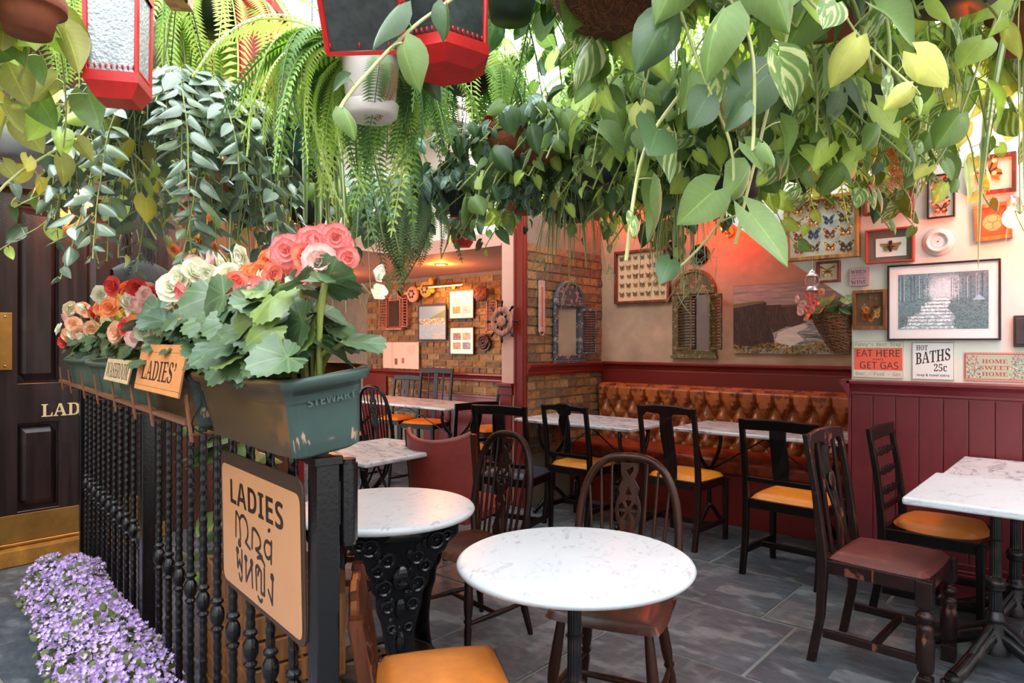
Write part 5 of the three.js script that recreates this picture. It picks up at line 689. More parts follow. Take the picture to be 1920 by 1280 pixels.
// on the back wall of the alcove
{
  const [p, r] = onV(2.67, VB, 1.6), mossy = std({ map: pix(256, 256, (x, y) => cl(mix(mix([104, 84, 48], [74, 70, 36], fbm(x * 6, y * 6, 6, 3, 4)), [150, 116, 84], sm(0.6, 0.7, fbm(x * 16, y * 16, 16, 5, 3)))), 3), roughness: 0.6 }), slateBlue = std({ map: pix(256, 256, (x, y) => cl(mix(mix([74, 76, 84], [54, 56, 64], fbm(x * 6, y * 6, 6, 3, 4)), [150, 128, 116], sm(0.6, 0.72, fbm(x * 14, y * 14, 14, 5, 3)))), 3), roughness: 0.55 });
  const mirrorM = std({ color: 0xd8d8d8, roughness: 0.05, metalness: 1 });
  const arched = (name, label, place, m, W0, H0, leftClosed, rightOpen) => {
    const t = thing(name, label, 'mirror', ...place), s = new THREE.Shape(), x = W0 / 2, y = H0 / 2, R = x; s.moveTo(-x, -y); s.lineTo(x, -y); s.lineTo(x, y - R); s.absarc(0, y - R, R, 0, Math.PI, false); s.lineTo(-x, -y);
    hole(s, [[-x + 0.05, -y + 0.07], [x - 0.05, -y + 0.07], [x - 0.05, y - R - 0.02], [-x + 0.05, y - R - 0.02]]);
    part(t, 'frame', [ex(s, 0.03, 0.006, 16), T(ex((() => { const q = new THREE.Shape(); q.absarc(0, y - R, R - 0.004, 0, Math.PI, false); q.absarc(0, y - R, R - 0.03, Math.PI, 0, true); return q; })(), 0.014, 0.003, 16), [0, 0, 0.028]), rb(W0 - 0.02, 0.02, 0.014, 0.004, 0, y - R - 0.005, 0.034), rb(W0 + 0.02, 0.025, 0.04, 0.004, 0, -y + 0.012, 0.02), sp(0.014, -0.06, y - R + 0.07, 0.03, [1, 1, 0.5]), sp(0.014, 0.06, y - R + 0.07, 0.03, [1, 1, 0.5])], m);
    part(t, 'glass', bx(W0 - 0.09, H0 - R - 0.08, 0.004, 0, (-y + 0.07 + y - R - 0.02) / 2, 0.008), mirrorM);
    const sw = (W0 - 0.1) / 2, sh = H0 - R - 0.1, yc = (-y + 0.07 + y - R - 0.02) / 2;
    const shutter = (ang, side) => { const q = part(t, 'shutter', [rb(0.014, sh, 0.016, 0.002, 0.007, 0, 0), rb(0.014, sh, 0.016, 0.002, sw - 0.007, 0, 0), rb(sw, 0.02, 0.016, 0.002, sw / 2, sh / 2 - 0.01, 0), rb(sw, 0.02, 0.016, 0.002, sw / 2, -sh / 2 + 0.01, 0)], m); const n = 17, lg = rb(sw - 0.024, 0.014, 0.004, 0.001); for (let i = 0; i < n; i++) { const l = mesh(lg, m); l.name = 'louvre' + (i ? '_' + String(i).padStart(3, '0') : ''); l.position.set(sw / 2, -sh / 2 + 0.03 + i * (sh - 0.06) / (n - 1), 0); l.rotation.x = 0.7; q.add(l); } q.position.set(side * (W0 / 2 - 0.05), yc, 0.036); q.rotation.y = side > 0 ? -ang : -ang; return q; };
    if (leftClosed) shutter(0.12, -1); if (rightOpen) shutter(rightOpen, 1); return t;
  };
  arched('arched_mirror', 'mossy green arched shutter mirror on the plaster above the banquette', [p, r], mossy, 0.4, 0.76, true, 0.45);
  const [p2, r2] = onU(4.81, 4.835, 1.53); 
  arched('arched_mirror', 'blue-grey arched shutter mirror on the brick pier', onU(3.596, 4.83, 1.535), slateBlue, 0.42, 0.72, false, 0.35);
  const st = framed('butterfly_case', 'wooden case of small dark butterflies on the plaster wall left of the green shutter mirror', 'specimen case', onV(3.17, VB, 1.95), 0.56, 0.48, { fw: 0.022, dp: 0.05, mat: MT.redframe, z: 0.012, back: std({ color: 0xd8b890, roughness: 0.8 }) }), q = rng(8);
  for (let j = 0; j < 5; j++) for (let i = 0; i < 7; i++) butterfly(st, -0.21 + i * 0.07 + (q() - 0.5) * 0.012, 0.17 - j * 0.082, 0.022, 0.04 + q() * 0.025, q() < 0.7 ? 5 : 1, Math.floor(q() * 3));
  const cv = thing('canvas_picture', 'unframed canvas of dark sea cliffs above the banquette', 'picture', ...onV(1.868, VB, 1.54)), W1 = 0.9, H1 = 0.55;
  part(cv, 'stretched_canvas', rb(W1, H1, 0.03, 0.002, 0, 0, 0.015), std({ color: 0x4a3a30, roughness: 0.8 }));
  part(cv, 'picture', new THREE.PlaneGeometry(W1 - 0.004, H1 - 0.004), std({ box: false, roughness: 0.55, map: canv(1024, 620, (x, w, h) => {
    const R = rng(15), P = (pts) => { x.beginPath(); pts.forEach(([a, b], i) => (i ? x.lineTo(a * w, b * h) : x.moveTo(a * w, b * h))); x.closePath(); };
    x.fillStyle = '#9c8280'; x.fillRect(0, 0, w, h); for (let i = 0; i < 260; i++) { x.fillStyle = i % 3 ? `rgba(${196 + R() * 40},${160 + R() * 40},${140 + R() * 30},.10)` : 'rgba(84,66,72,.12)'; x.beginPath(); x.ellipse(R() * w, h * (0.02 + R() * 0.32), 30 + R() * 120, 4 + R() * 11, (R() - 0.5) * 0.2, 0, 7); x.fill(); }
    x.fillStyle = '#8a8680'; x.fillRect(0, h * 0.37, w, h * 0.63); for (let i = 0; i < 700; i++) { const q = R(), y = h * (0.38 + q * 0.52); x.fillStyle = R() < 0.6 ? `rgba(226,210,198,${0.15 + 0.3 * R()})` : 'rgba(46,62,62,.4)'; x.beginPath(); x.ellipse(w * (0.3 + R() * 0.7), y, (8 + R() * 40) * (0.5 + q), (1 + R() * 5) * (0.5 + q), 0.06, 0, 7); x.fill(); }
    const cliff = (pts, c, n) => { x.save(); P(pts); x.fillStyle = c; x.fill(); x.clip(); let a0 = 1, a1 = 0, b0 = 1, b1 = 0; for (const [p, q] of pts) { a0 = Math.min(a0, p); a1 = Math.max(a1, p); b0 = Math.min(b0, q); b1 = Math.max(b1, q); } for (let i = 0; i < n; i++) { x.fillStyle = ['rgba(112,54,30,.28)', 'rgba(18,10,8,.34)', 'rgba(140,96,70,.16)'][i % 3]; x.fillRect((a0 + R() * (a1 - a0)) * w, (b0 + R() * (b1 - b0)) * h, 2 + R() * 6, 8 + R() * 46); } x.restore(); };
    x.fillStyle = 'rgba(232,216,204,.75)'; P([[0.36, 0.92], [0.4, 0.7], [0.52, 0.62], [0.62, 0.58], [0.66, 0.62], [0.56, 0.7], [0.62, 0.8], [0.5, 0.92]]); x.fill();
    cliff([[0.6, 0.34], [0.8, 0.37], [0.77, 0.46], [0.6, 0.53]], '#5c4a44', 160); cliff([[0.42, 0.31], [0.58, 0.3], [0.62, 0.34], [0.64, 0.56], [0.52, 0.62], [0.42, 0.6]], '#4c352b', 260); cliff([[0.26, 0.3], [0.43, 0.3], [0.46, 0.34], [0.47, 0.62], [0.36, 0.7]], '#42291f', 260); cliff([[0, 0.27], [0.28, 0.23], [0.3, 0.27], [0.31, 0.46], [0.36, 0.74], [0.38, 0.92], [0, 0.94]], '#34201a', 800);
    x.fillStyle = '#6e5a2c'; P([[0, 0.27], [0.28, 0.23], [0.29, 0.26], [0.12, 0.3], [0, 0.33]]); x.fill(); x.fillStyle = '#5e4c2c'; P([[0.42, 0.31], [0.58, 0.3], [0.6, 0.32], [0.43, 0.34]]); x.fill();
    for (let i = 0; i < 900; i++) { const a = R(); x.fillStyle = ['rgba(150,112,40,.6)', 'rgba(84,80,30,.6)', 'rgba(170,128,66,.5)', 'rgba(60,50,24,.6)'][i % 4]; x.beginPath(); x.arc(a * w, h * (0.87 + 0.03 * Math.sin(a * 14) + R() * 0.13), 3 + R() * 9, 0, 7); x.fill(); } }) }), [0, 0, 0.0308]);
  for (const [u, h, R] of [[2.86, 2.14, 0.1], [2.62, 2.1, 0.085]]) { const d = thing('wall_disc', u > 2.7 ? 'dark carved disc on the wall, left one of the pair above the green mirror' : 'dark carved disc on the wall, right one of the pair above the green mirror', 'wall ornament', ...onV(u, VB, h)); part(d, 'disc', [T(lathe([[0, 0.03], [R * 0.3, 0.028], [R * 0.35, 0.016], [R * 0.8, 0.014], [R * 0.86, 0.026], [R, 0.02], [R, 0], [0, 0]], 30), [0, 0, 0], [Math.PI / 2, 0, 0]), ...circ(0, 0, R * 0.58, 9).map(([a, b]) => sp(R * 0.12, a, b, 0.016, [1, 1, 0.5], 7))], MT.black); }
  const th = thing('wall_thermometer', 'narrow pinkish tin thermometer hanging on the pier bricks left of the mirror', 'thermometer', ...onU(3.594, 4.46, 1.66)); part(th, 'plate', [rb(0.085, 0.43, 0.006, 0.003, 0, 0, 0.006), to(0.03, 0.005, 0, -0.215, 0.008, [0, 0, 0], 16)], std({ map: mottle([208, 168, 152], [170, 120, 104], 6), roughness: 0.5 })); part(th, 'tube', [rod([0, -0.15, 0.014], [0, 0.16, 0.014], 0.004), sp(0.009, 0, -0.16, 0.014)], std({ color: 0xb03a2a, roughness: 0.3 }));
}
// wicker wall basket with flowers and an oil lantern above it
{
  const t = thing('wall_basket', 'half-cone wicker basket of pink begonias at the corner of the white wall', 'basket', W(1.27, 4.36, 1.42).toArray(), -Math.PI / 2 - 0.55), r = rng(31), wick = std({ map: woodTex([142, 88, 50], [84, 46, 26], 4), roughness: 0.6 });
  part(t, 'body', grid(16, 10, (s, q) => { const a = Math.PI * (s * 1.5 - 0.25), R = 0.035 + 0.105 * Math.pow(q, 0.7); return [Math.cos(a) * R + 0.06 * (1 - q), -0.13 + q * 0.23, Math.sin(a) * R * 0.8 - 0.02]; }), std({ box: false, color: 0x4c2c18, side: THREE.DoubleSide, roughness: 0.9 }));
  const w = []; for (let i = 0; i < 64; i++) { const q0 = i / 64, pts = []; for (let k = 0; k <= 8; k++) { const a = Math.PI * (k / 8 * 1.5 - 0.25), q = Math.min(1, Math.max(0, q0 + (r() - 0.5) * 0.03 + 0.1 * Math.sin(a * 2 + i))), R = 0.04 + 0.105 * Math.pow(q, 0.7) + r() * 0.004; pts.push([Math.cos(a) * R + 0.06 * (1 - q), -0.13 + q * 0.23, Math.sin(a) * R * 0.82 - 0.02]); } w.push(tube(pts, 0.0024 + r() * 0.0012, 12, 4)); }
  tag(part(t, 'woven_wicker', w, wick), null, null, null, 'stuff');
  for (let i = 0; i < 26; i++) { const a = Math.PI * r(), R = 0.05 + r() * 0.1, m = part(t, 'leaf', begoniaGeo[i % 5], begoniaMat[Math.floor(r() * 3)]); m.scale.setScalar(0.035 + r() * 0.02); orient(m, v3(Math.cos(a) * R, 0.1 + r() * 0.1, Math.sin(a) * R * 0.6 + 0.01), v3(Math.cos(a), -0.5, Math.sin(a)), v3(Math.cos(a) * 0.4, 0.7, Math.sin(a) + 0.3)); }
  [[-0.02, 0.22, 'coral'], [0.02, 0.235, 'coral'], [-0.05, 0.19, 'pink'], [-0.09, 0.17, 'blush'], [-0.11, 0.2, 'blush'], [-0.04, 0.14, 'pink'], [0.0, 0.13, 'pink'], [-0.1, 0.12, 'blush'], [0.06, 0.23, 'peach'], [-0.01, 0.17, 'pink'], [-0.12, 0.15, 'blush'], [0.03, 0.2, 'coral']].forEach(([x, y, c], i) => { const m = part(t, 'flower', rosetteGeo[i % 2], flowerMat[c]); m.scale.setScalar(0.026); orient(m, v3(x, y, 0.1 + r() * 0.05), v3(0, 1, 0), v3((r() - 0.5), 0.4, 1)); m.rotateZ(r() * 6); });
  const l = thing('oil_lantern', 'small silver oil lantern hanging above the wicker basket', 'lantern', ...onV(1.33, 4.2, 1.655));
  part(l, 'frame', [lathe([[0, 0], [0.034, 0], [0.036, 0.008], [0.03, 0.022], [0.024, 0.03]]), lathe([[0.03, 0.086], [0.034, 0.092], [0.03, 0.1], [0.018, 0.11], [0.02, 0.116], [0.014, 0.124], [0.004, 0.128], [0.004, 0.136]]), to(0.04, 0.0018, 0, 0.062, 0, [0, 0, 0], 24), to(0.034, 0.002, 0, 0.09, 0, [Math.PI / 2, 0, 0], 24)], MT.steel);
  part(l, 'glass_chimney', lathe([[0.022, 0.026], [0.033, 0.045], [0.034, 0.06], [0.028, 0.08], [0.024, 0.09]], 24), std({ box: false, color: 0xffffff, transmission: 1, thickness: 0, roughness: 0.03, side: THREE.DoubleSide }));
  part(l, 'hanging_wire', tube([[0, 0.136, 0], [0.0, 0.2, 0.0], [0, 0.3, 0.01]], 0.001, 6, 4), MT.steel);
}
// on the bricks of the back room
{
  const VF = 5.715, pinkw = std({ map: woodTex([190, 120, 92], [160, 96, 74]), roughness: 0.6 });
  const lou = (t, x, w, h, n, name = 'shutter') => { const q = part(t, name, [rb(0.02, h, 0.02, 0.003, -w / 2 + 0.01, 0, 0), rb(0.02, h, 0.02, 0.003, w / 2 - 0.01, 0, 0), rb(w, 0.02, 0.02, 0.003, 0, h / 2 - 0.01, 0), rb(w, 0.02, 0.02, 0.003, 0, -h / 2 + 0.01, 0)], pinkw); q.position.set(x, 0, 0.03); const lg = rb(w - 0.036, 0.018, 0.005, 0.001); for (let i = 0; i < n; i++) { const l = mesh(lg, pinkw); l.name = 'louvre' + (i ? '_' + String(i).padStart(3, '0') : ''); l.position.y = -h / 2 + 0.04 + i * (h - 0.08) / (n - 1); l.rotation.x = 0.6; q.add(l); } return q; };
  const a = thing('shutter_mirror', 'pink wooden mirror with open louvred shutters on the back room bricks', 'mirror', ...onV(7.06, VF, 1.745));
  part(a, 'frame', [rb(0.36, 0.38, 0.02, 0.003, 0, 0, 0.01), T(ex(poly([[-0.2, 0.18], [-0.1, 0.22], [0, 0.32], [0.1, 0.22], [0.2, 0.18]], false), 0.02, 0.003), [0, 0, 0])], pinkw); part(a, 'glass', bx(0.22, 0.34, 0.004, 0, -0.01, 0.024), std({ color: 0x9a9a92, roughness: 0.08, metalness: 1 })); lou(a, -0.21, 0.16, 0.38, 9); lou(a, 0.21, 0.16, 0.38, 9); part(a, 'shelf', rb(0.4, 0.03, 0.06, 0.004, 0, -0.21, 0.03), pinkw);
  framed('picture', 'dark-framed seaside harbour picture on the back room bricks', 'picture', onV(6.33, VF, 1.605), 0.52, 0.44, { fw: 0.014, px: [512, 440], draw: (x, w, h) => { const R = rng(3); x.fillStyle = '#7c98a8'; x.fillRect(0, 0, w, h); x.fillStyle = '#6e7c50'; x.beginPath(); x.moveTo(w * 0.3, h * 0.42); x.lineTo(w, h * 0.12); x.lineTo(w, h * 0.5); x.lineTo(0, h * 0.55); x.lineTo(0, h * 0.42); x.fill(); for (let i = 0; i < 240; i++) { x.fillStyle = ['#e0b8a0', '#c89078', '#f0e0d0', '#a86858'][i % 4]; x.fillRect(R() * w, h * (0.36 + R() * 0.2), 6 + R() * 18, 6 + R() * 14); } x.fillStyle = '#90a6ac'; x.fillRect(0, h * 0.56, w, h * 0.44); for (let i = 0; i < 60; i++) { x.fillStyle = ['#e8e4dc', '#70868e', '#f0c8b8'][i % 3]; x.fillRect(R() * w, h * (0.58 + R() * 0.4), 4 + R() * 12, 3 + R() * 5); } x.fillStyle = '#e8a898'; for (let i = 0; i < 10; i++) { x.beginPath(); x.ellipse(w * (0.55 + R() * 0.4), h * (0.82 + R() * 0.16), 14 + R() * 24, 14, 0, 0, 7); x.fill(); } } });
  const four = (c) => (x, w, h) => { x.fillStyle = '#f2e8d4'; x.fillRect(0, 0, w, h); const R = rng(5); c.forEach((q, i) => { const X = w * (0.12 + (i % 2) * 0.42), Y = h * (0.2 + Math.floor(i / 2) * 0.36); x.fillStyle = q; x.fillRect(X, Y, w * 0.34, h * 0.27); for (let k = 0; k < 30; k++) { x.fillStyle = `rgba(${R() < 0.5 ? '255,250,240' : '60,50,50'},.35)`; x.fillRect(X + R() * w * 0.3, Y + R() * h * 0.22, R() * w * 0.1, R() * h * 0.04); } }); };
  framed('picture', 'cream mount with four small photographs under the brass picture light', 'picture', onV(5.815, VF, 1.808), 0.42, 0.34, { fw: 0.012, px: [320, 260], draw: four(['#c8c4c0', '#e4e2e0', '#a87848', '#88aab8']) });
  framed('picture', 'cream mount with four brown sea photographs, the lower of two mounts on the bricks', 'picture', onV(5.81, VF, 1.378), 0.41, 0.33, { fw: 0.012, px: [320, 260], draw: four(['#8a5a52', '#b09878', '#a08868', '#7a7a84']) });
  plaque('poster', 'pink printed poster sheet standing on the back room dado rail', onV(6.95, VF, 1.19), 0.72, 0.34, 0.006, (x, w, h) => { x.fillStyle = '#e8b49a'; x.fillRect(0, 0, w, h); const R = rng(4); x.fillStyle = '#a8544a'; for (let i = 0; i < 16; i++) { x.fillRect(w * 0.24, h * i / 16, 8, h * 0.03); x.fillRect(w * 0.28, h * i / 16 + 4, 8, h * 0.03); } x.fillStyle = '#d08a78'; for (let i = 0; i < 6; i++) for (let j = 0; j < 6; j++) x.fillRect(w * (0.7 + j * 0.035), h * (0.12 + i * 0.06), w * 0.02, h * 0.03); x.fillStyle = '#7a3c30'; x.fillRect(w * 0.34, h * 0.62, w * 0.08, h * 0.24); x.fillStyle = '#9a584a'; x.fillRect(w * 0.54, h * 0.6, w * 0.07, h * 0.2); x.fillStyle = '#c8a060'; x.fillRect(w * 0.55, h * 0.1, w * 0.03, h * 0.06); }, [512, 256]);
  const pl = thing('picture_light', 'long brass picture light over the photograph mounts', 'lamp', ...onV(5.95, VF, 2.03));
  part(pl, 'shade', T(grid(16, 2, (s, q) => { const a = Math.PI * (0.0 + s), x = (q - 0.5) * 0.62; return [x, Math.sin(a) * 0.028, 0.15 + Math.cos(a) * 0.028]; }), [0, 0, 0]), std({ box: false, color: 0x8a5a2c, side: THREE.DoubleSide, metalness: 0.6, roughness: 0.4 })); part(pl, 'arm', [tube([[0, 0, 0], [0, 0.07, 0.04], [0, 0.075, 0.11], [0, 0.028, 0.15]], 0.006, 16, 6), cy(0.03, 0.03, 0.012, 0, 0, 0.006, 16, [Math.PI / 2, 0, 0])], MT.brass);
  part(pl, 'bulb', T(new THREE.CylinderGeometry(0.012, 0.012, 0.56, 12), [0, 0.0, 0.15], [0, 0, Math.PI / 2]), std({ color: 0xffffff, emissive: 0xffb45a, emissiveIntensity: 5, roughness: 0.4 }));
  const li = new THREE.RectAreaLight(0xffa650, 90, 0.58, 0.05); li.position.set(0, -0.02, 0.15); li.rotation.x = -1.2; pl.add(li);
  const sh = thing('spiral_shell', 'brown spiral fossil plaque on the bricks right of the lower photograph mount', 'wall ornament', ...onV(5.44, VF, 1.357)); part(sh, 'spiral', [tube(Array.from({ length: 40 }, (_, i) => { const a = i * 0.42, q = 0.085 - i * 0.0019; return [Math.cos(a) * q, Math.sin(a) * q, 0.02 + (40 - i) * 0.0002]; }), 0.018, 90, 7), T(new THREE.CylinderGeometry(0.1, 0.1, 0.02, 24), [0, 0, 0.01], [Math.PI / 2, 0, 0])], MT.brown);
  const bl = thing('rattan_ball', 'woven rattan ball on the bricks right of the picture light', 'wall ornament', ...onV(5.39, VF - 0.02, 1.912)); const rr = rng(2), ba = []; for (let i = 0; i < 26; i++) ba.push(T(to(0.088, 0.005, 0, 0, 0, [0, 0, 0], 22), [0, 0, 0.09], [rr() * 3.1, rr() * 3.1, 0])); part(bl, 'weave', ba, pinkw);
  const s3 = thing('louvred_shutter', 'single pink louvred shutter on the bricks by the ship wheel', 'shutter', ...onV(5.3, VF, 1.655)); lou(s3, 0, 0.17, 0.37, 9, 'frame');
  const mk = [['mask', 'pale carved face mask with a star mouth on the bricks', 6.67, 1.97, 0xd89a7a], ['mask', 'yellow and blue carved mask next to the pale mask', 6.42, 2.02, 0xd8a030]]; mk.forEach(([n, l, u, h, c], i) => { const m = thing(n, l, 'mask', ...onV(u, VF, h)); part(m, 'face', [sp(0.11, 0, 0, 0.03, [1, 0.95, 0.4], 16), sp(0.04, -0.13, 0.02, 0.02, [1.6, 0.6, 0.5]), ...(i ? [sp(0.05, 0.09, 0.08, 0.03, [1, 1.3, 0.5]), sp(0.04, 0.11, -0.02, 0.03)] : [])], std({ color: c, roughness: 0.5 })); part(m, 'star', circ(0.01, 0, 0.042, 6).map(([a, b]) => sp(0.018, a, b, 0.072, [1, 1, 0.5], 7)), std({ color: i ? 0x3a4a7a : 0x3a2a2a, roughness: 0.5 })); });
  const wh = thing('ship_wheel', 'small pink and black wooden ship wheel on the end of the pier wall', 'wheel', ...onV(3.83, 4.25, 1.53)), sp8 = [];
  part(wh, 'rim', [T(new THREE.TorusGeometry(0.1, 0.026, 10, 32), [0, 0, 0.02], [0, 0, 0], [1, 1, 0.5]), T(lathe([[0, 0], [0.05, 0], [0.05, 0.02], [0.03, 0.03], [0, 0.03]]), [0, 0, 0.01], [Math.PI / 2, 0, 0])], pinkw); for (let i = 0; i < 8; i++) part(wh, 'spoke', [rod([Math.cos(i * 0.785) * 0.04, Math.sin(i * 0.785) * 0.04, 0.02], [Math.cos(i * 0.785) * 0.13, Math.sin(i * 0.785) * 0.13, 0.02], 0.008), limb([Math.cos(i * 0.785) * 0.12, Math.sin(i * 0.785) * 0.12, 0.02], [Math.cos(i * 0.785) * 0.185, Math.sin(i * 0.785) * 0.185, 0.02], [[0, 0], [0.01, 0.05], [0.007, 0.3], [0.013, 0.7], [0, 1]])], MT.black);
}

// ------------------------------------------------------------------ hanging plants
const heartGeo = [[0.42, 0.22, 0.12, 0.22, 0.1, 0.02], [0.38, 0.2, 0.2, 0.35, -0.1, 0.03], [0.46, 0.25, 0.05, 0.12, 0.2, 0.015], [0.4, 0.18, 0.26, 0.5, 0.0, 0.02], [0.36, 0.2, -0.1, 0.3, 0.25, 0.03]].map((a, i) => heartLeaf(...a, i));
const ovalGeo = [[0.3, 0.03, 0.12, 0.15, 0.12], [0.28, 0.0, 0.2, 0.3, 0.0], [0.33, 0.04, 0.02, 0.1, 0.2], [0.29, 0.0, 0.18, 0.22, -0.1]].map((a, i) => heartLeaf(...a, 0.01, i));
const LM = {
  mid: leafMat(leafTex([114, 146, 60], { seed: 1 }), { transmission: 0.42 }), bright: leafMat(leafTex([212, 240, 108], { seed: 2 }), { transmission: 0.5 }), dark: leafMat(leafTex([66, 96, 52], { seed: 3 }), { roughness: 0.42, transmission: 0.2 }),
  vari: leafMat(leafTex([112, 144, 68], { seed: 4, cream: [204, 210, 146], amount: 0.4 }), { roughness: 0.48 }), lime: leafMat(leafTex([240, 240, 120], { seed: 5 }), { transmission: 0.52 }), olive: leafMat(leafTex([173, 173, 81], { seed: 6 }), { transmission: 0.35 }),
  silver: leafMat(leafTex([92, 126, 105], { seed: 7, cream: [150, 170, 160], amount: 0.4 }), { roughness: 0.5, transmission: 0.15 }), hoya: leafMat(leafTex([112, 134, 112], { seed: 8, side: 5 }), { roughness: 0.3, transmission: 0.1, clearcoat: 0.7, clearcoatRoughness: 0.22 }), hoya2: leafMat(leafTex([136, 156, 118], { seed: 9, side: 5 }), { roughness: 0.32, transmission: 0.2, clearcoat: 0.3, clearcoatRoughness: 0.25 }),
  yellow: leafMat(leafTex([240, 226, 92], { seed: 10 }), { transmission: 0.4 }),
};
const vineM = std({ box: false, color: 0x93a05c, roughness: 0.55 }), vineB = std({ box: false, color: 0x8a6a48, roughness: 0.8 }), vineG = std({ box: false, color: 0xa9ac70, roughness: 0.5 });
const RIGHT = v3(0.66, 0, 0.751), AWAY = v3(0.751, 0, -0.66);
function hangers(t, R, y0, top, n = 3, mat = MT.iron) { const g = []; for (let i = 0; i < n; i++) { const a = i / n * 6.283 + 0.5; g.push(tube([[Math.cos(a) * R, y0, Math.sin(a) * R], [Math.cos(a) * R * 0.45, y0 + (top - y0) * 0.5, Math.sin(a) * R * 0.45], [0, top, 0]], 0.0022, 8, 4)); } g.push(rod([0, top - 0.01, 0], [0, Math.max(top + 0.02, 3.28 - t.position.y), 0], 0.003, 5)); part(t, 'hanger', g, mat); }
const potLathe = (r0, r1, h, rim = 0.012) => lathe([[0, 0], [r0, 0], [r0 + (r1 - r0) * 0.5, h * 0.5], [r1, h - 0.03], [r1 + rim, h - 0.028], [r1 + rim, h], [r1 - 0.006, h], [r1 - 0.012, h - 0.03], [0, h - 0.03]], 32);
function basketPot(t, R, mat, seed, fibres = 220) { // coir-lined bowl
  const r = rng(seed), bowl = (k) => grid(32, 10, (s, q) => { const a = s * 6.283, b = q * 1.45, w = 1 + 0.05 * (fbm(Math.cos(a) * 3 + 9, Math.sin(a) * 3 + b * 4 + 9, 64, seed, 3) - 0.5); return [Math.cos(a) * Math.sin(b) * R * k * w, R * 0.78 * (1 - Math.cos(b)) * w + (1 - k) * 0.1, -Math.sin(a) * Math.sin(b) * R * k * w]; });
  part(t, 'liner', [bowl(1), bowl(0.93)], mat);
  const f = []; for (let i = 0; i < fibres; i++) { const a = r() * 6.283, b = 0.15 + r() * 1.25, P = (da, db, k) => [Math.cos(a + da) * Math.sin(b + db) * R * k, R * 0.78 * (1 - Math.cos(b + db)) - 0.002, -Math.sin(a + da) * Math.sin(b + db) * R * k], k = (r() - 0.5) * 0.9; f.push(tube([P(0, 0, 1.01), P(k * 0.5, (r() - 0.5) * 0.2, 1.05), P(k, (r() - 0.5) * 0.4, 1.02)], 0.0009, 5, 3)); }
  if (fibres) tag(part(t, 'loose_fibre', f, std({ box: false, color: 0x8a5a34, roughness: 1 })), null, null, null, 'stuff');
  part(t, 'wire_rim', [to(R, 0.004, 0, R * 0.7, 0, [Math.PI / 2, 0, 0], 32), to(R * 0.8, 0.002, 0, R * 0.34, 0, [Math.PI / 2, 0, 0], 32)], MT.iron);
  part(t, 'soil', cy(R * 0.93, R * 0.93, 0.01, 0, R * 0.66, 0, 24), MT.soil); return R * 0.7;
}
// trailing stems with a leaf at every node
function trail(t, o) {
  const r = rng(o.seed), geo = o.geo ?? heartGeo, mats = o.mats, pick = () => LM[mats[Math.floor(r() * mats.length)]]; let leaves = t.userData_leaves ?? 0; const over = new Map();
  for (let k = 0; k < o.n; k++) {
    const az = o.az ? o.az[0] + (o.az[1] - o.az[0]) * r() : r() * 6.283, out = RIGHT.clone().multiplyScalar(Math.cos(az)).addScaledVector(AWAY, Math.sin(az));   // az 0: to the right, pi/2: away from the door side
    const dir = out.clone().multiplyScalar(0.8).add(v3(0, o.lift ?? 0.35, 0)), p = out.clone().multiplyScalar(o.R * (0.5 + 0.5 * r())).setY(o.y), L = o.len * (0.45 + 0.75 * r()), st = 0.035, pts = [p.clone()], N = Math.ceil(L / st);
    const wob = v3(0, 0, 0);
    for (let i = 0; i < N; i++) { wob.add(v3((r() - 0.5) * 0.5, (r() - 0.5) * 0.25, (r() - 0.5) * 0.5)).multiplyScalar(0.8); dir.y -= o.grav ?? 0.11; dir.addScaledVector(out, o.push ?? 0.02).addScaledVector(wob, o.wob ?? 0.25); if (i > 4 && o.curl && p.y < o.curl) dir.y += 0.2 * r(); dir.normalize(); p.addScaledVector(dir, st); if (p.clone().add(t.position).setY(0).length() < 1.3) break; pts.push(p.clone()); }
    if (pts.length < 4) continue;
    const g = [tube(pts, (o.thick ?? 0.003) * (0.8 + r() * 0.5), pts.length, 5)]; let side = 1, next = o.gap * r();
    const start = o.bare ?? 0.06;
    for (let i = 1; i < pts.length; i++) { next -= st; const along = i * st; if (along < start || next > 0) continue; next += o.gap * (0.7 + r() * 0.6); side = -side;
      const d = pts[i].clone().sub(pts[i - 1]).normalize(), lat = new THREE.Vector3().crossVectors(d, out).normalize().multiplyScalar(side), pet = lat.clone().multiplyScalar(0.6).addScaledVector(out, 0.35 + r() * 0.3).add(v3(0, 0.35, 0)).normalize(), s = o.leaf * (0.55 + 0.7 * r()) * (i > pts.length - 4 ? 0.6 : 1), tip = pts[i].clone().addScaledVector(pet, s * (o.petiole ?? 0.5));
      const ld = lat.clone().multiplyScalar(0.35 + 0.4 * r()).addScaledVector(out, 0.25 * r()).add(v3((r() - 0.5) * 0.4, o.hang ?? -0.75, (r() - 0.5) * 0.4)).normalize(), ln = out.clone().multiplyScalar(0.7).add(v3((r() - 0.5) * 1.1, 0.55 + (o.up ?? 0), (r() - 0.5) * 1.1)).normalize();
      const gm = geo[Math.floor(r() * geo.length)], mt = pick();
      if (leaves < 300) { const m = part(t, 'leaf', gm, mt); m.scale.setScalar(s); orient(m, tip, ld, ln); leaves++; }
      else { const m = new THREE.Object3D(); m.scale.setScalar(s); orient(m, tip, ld, ln); m.updateMatrix(); if (!over.has(mt)) over.set(mt, []); over.get(mt).push(gm.clone().applyMatrix4(m.matrix)); }
      if (o.petiole !== 0) g.push(tube([pts[i], pts[i].clone().lerp(tip, 0.5).add(v3(0, 0.004, 0)), tip], (o.thick ?? 0.003) * 0.55, 3, 4));
    }
    part(t, 'vine', g, o.stem ?? vineM);
  }
  for (const [mt, l] of over) tag(part(t, 'leaf_mass', l, mt), null, null, null, 'stuff');
  Object.defineProperty(t, 'userData_leaves', { value: leaves, configurable: true, writable: true });
}
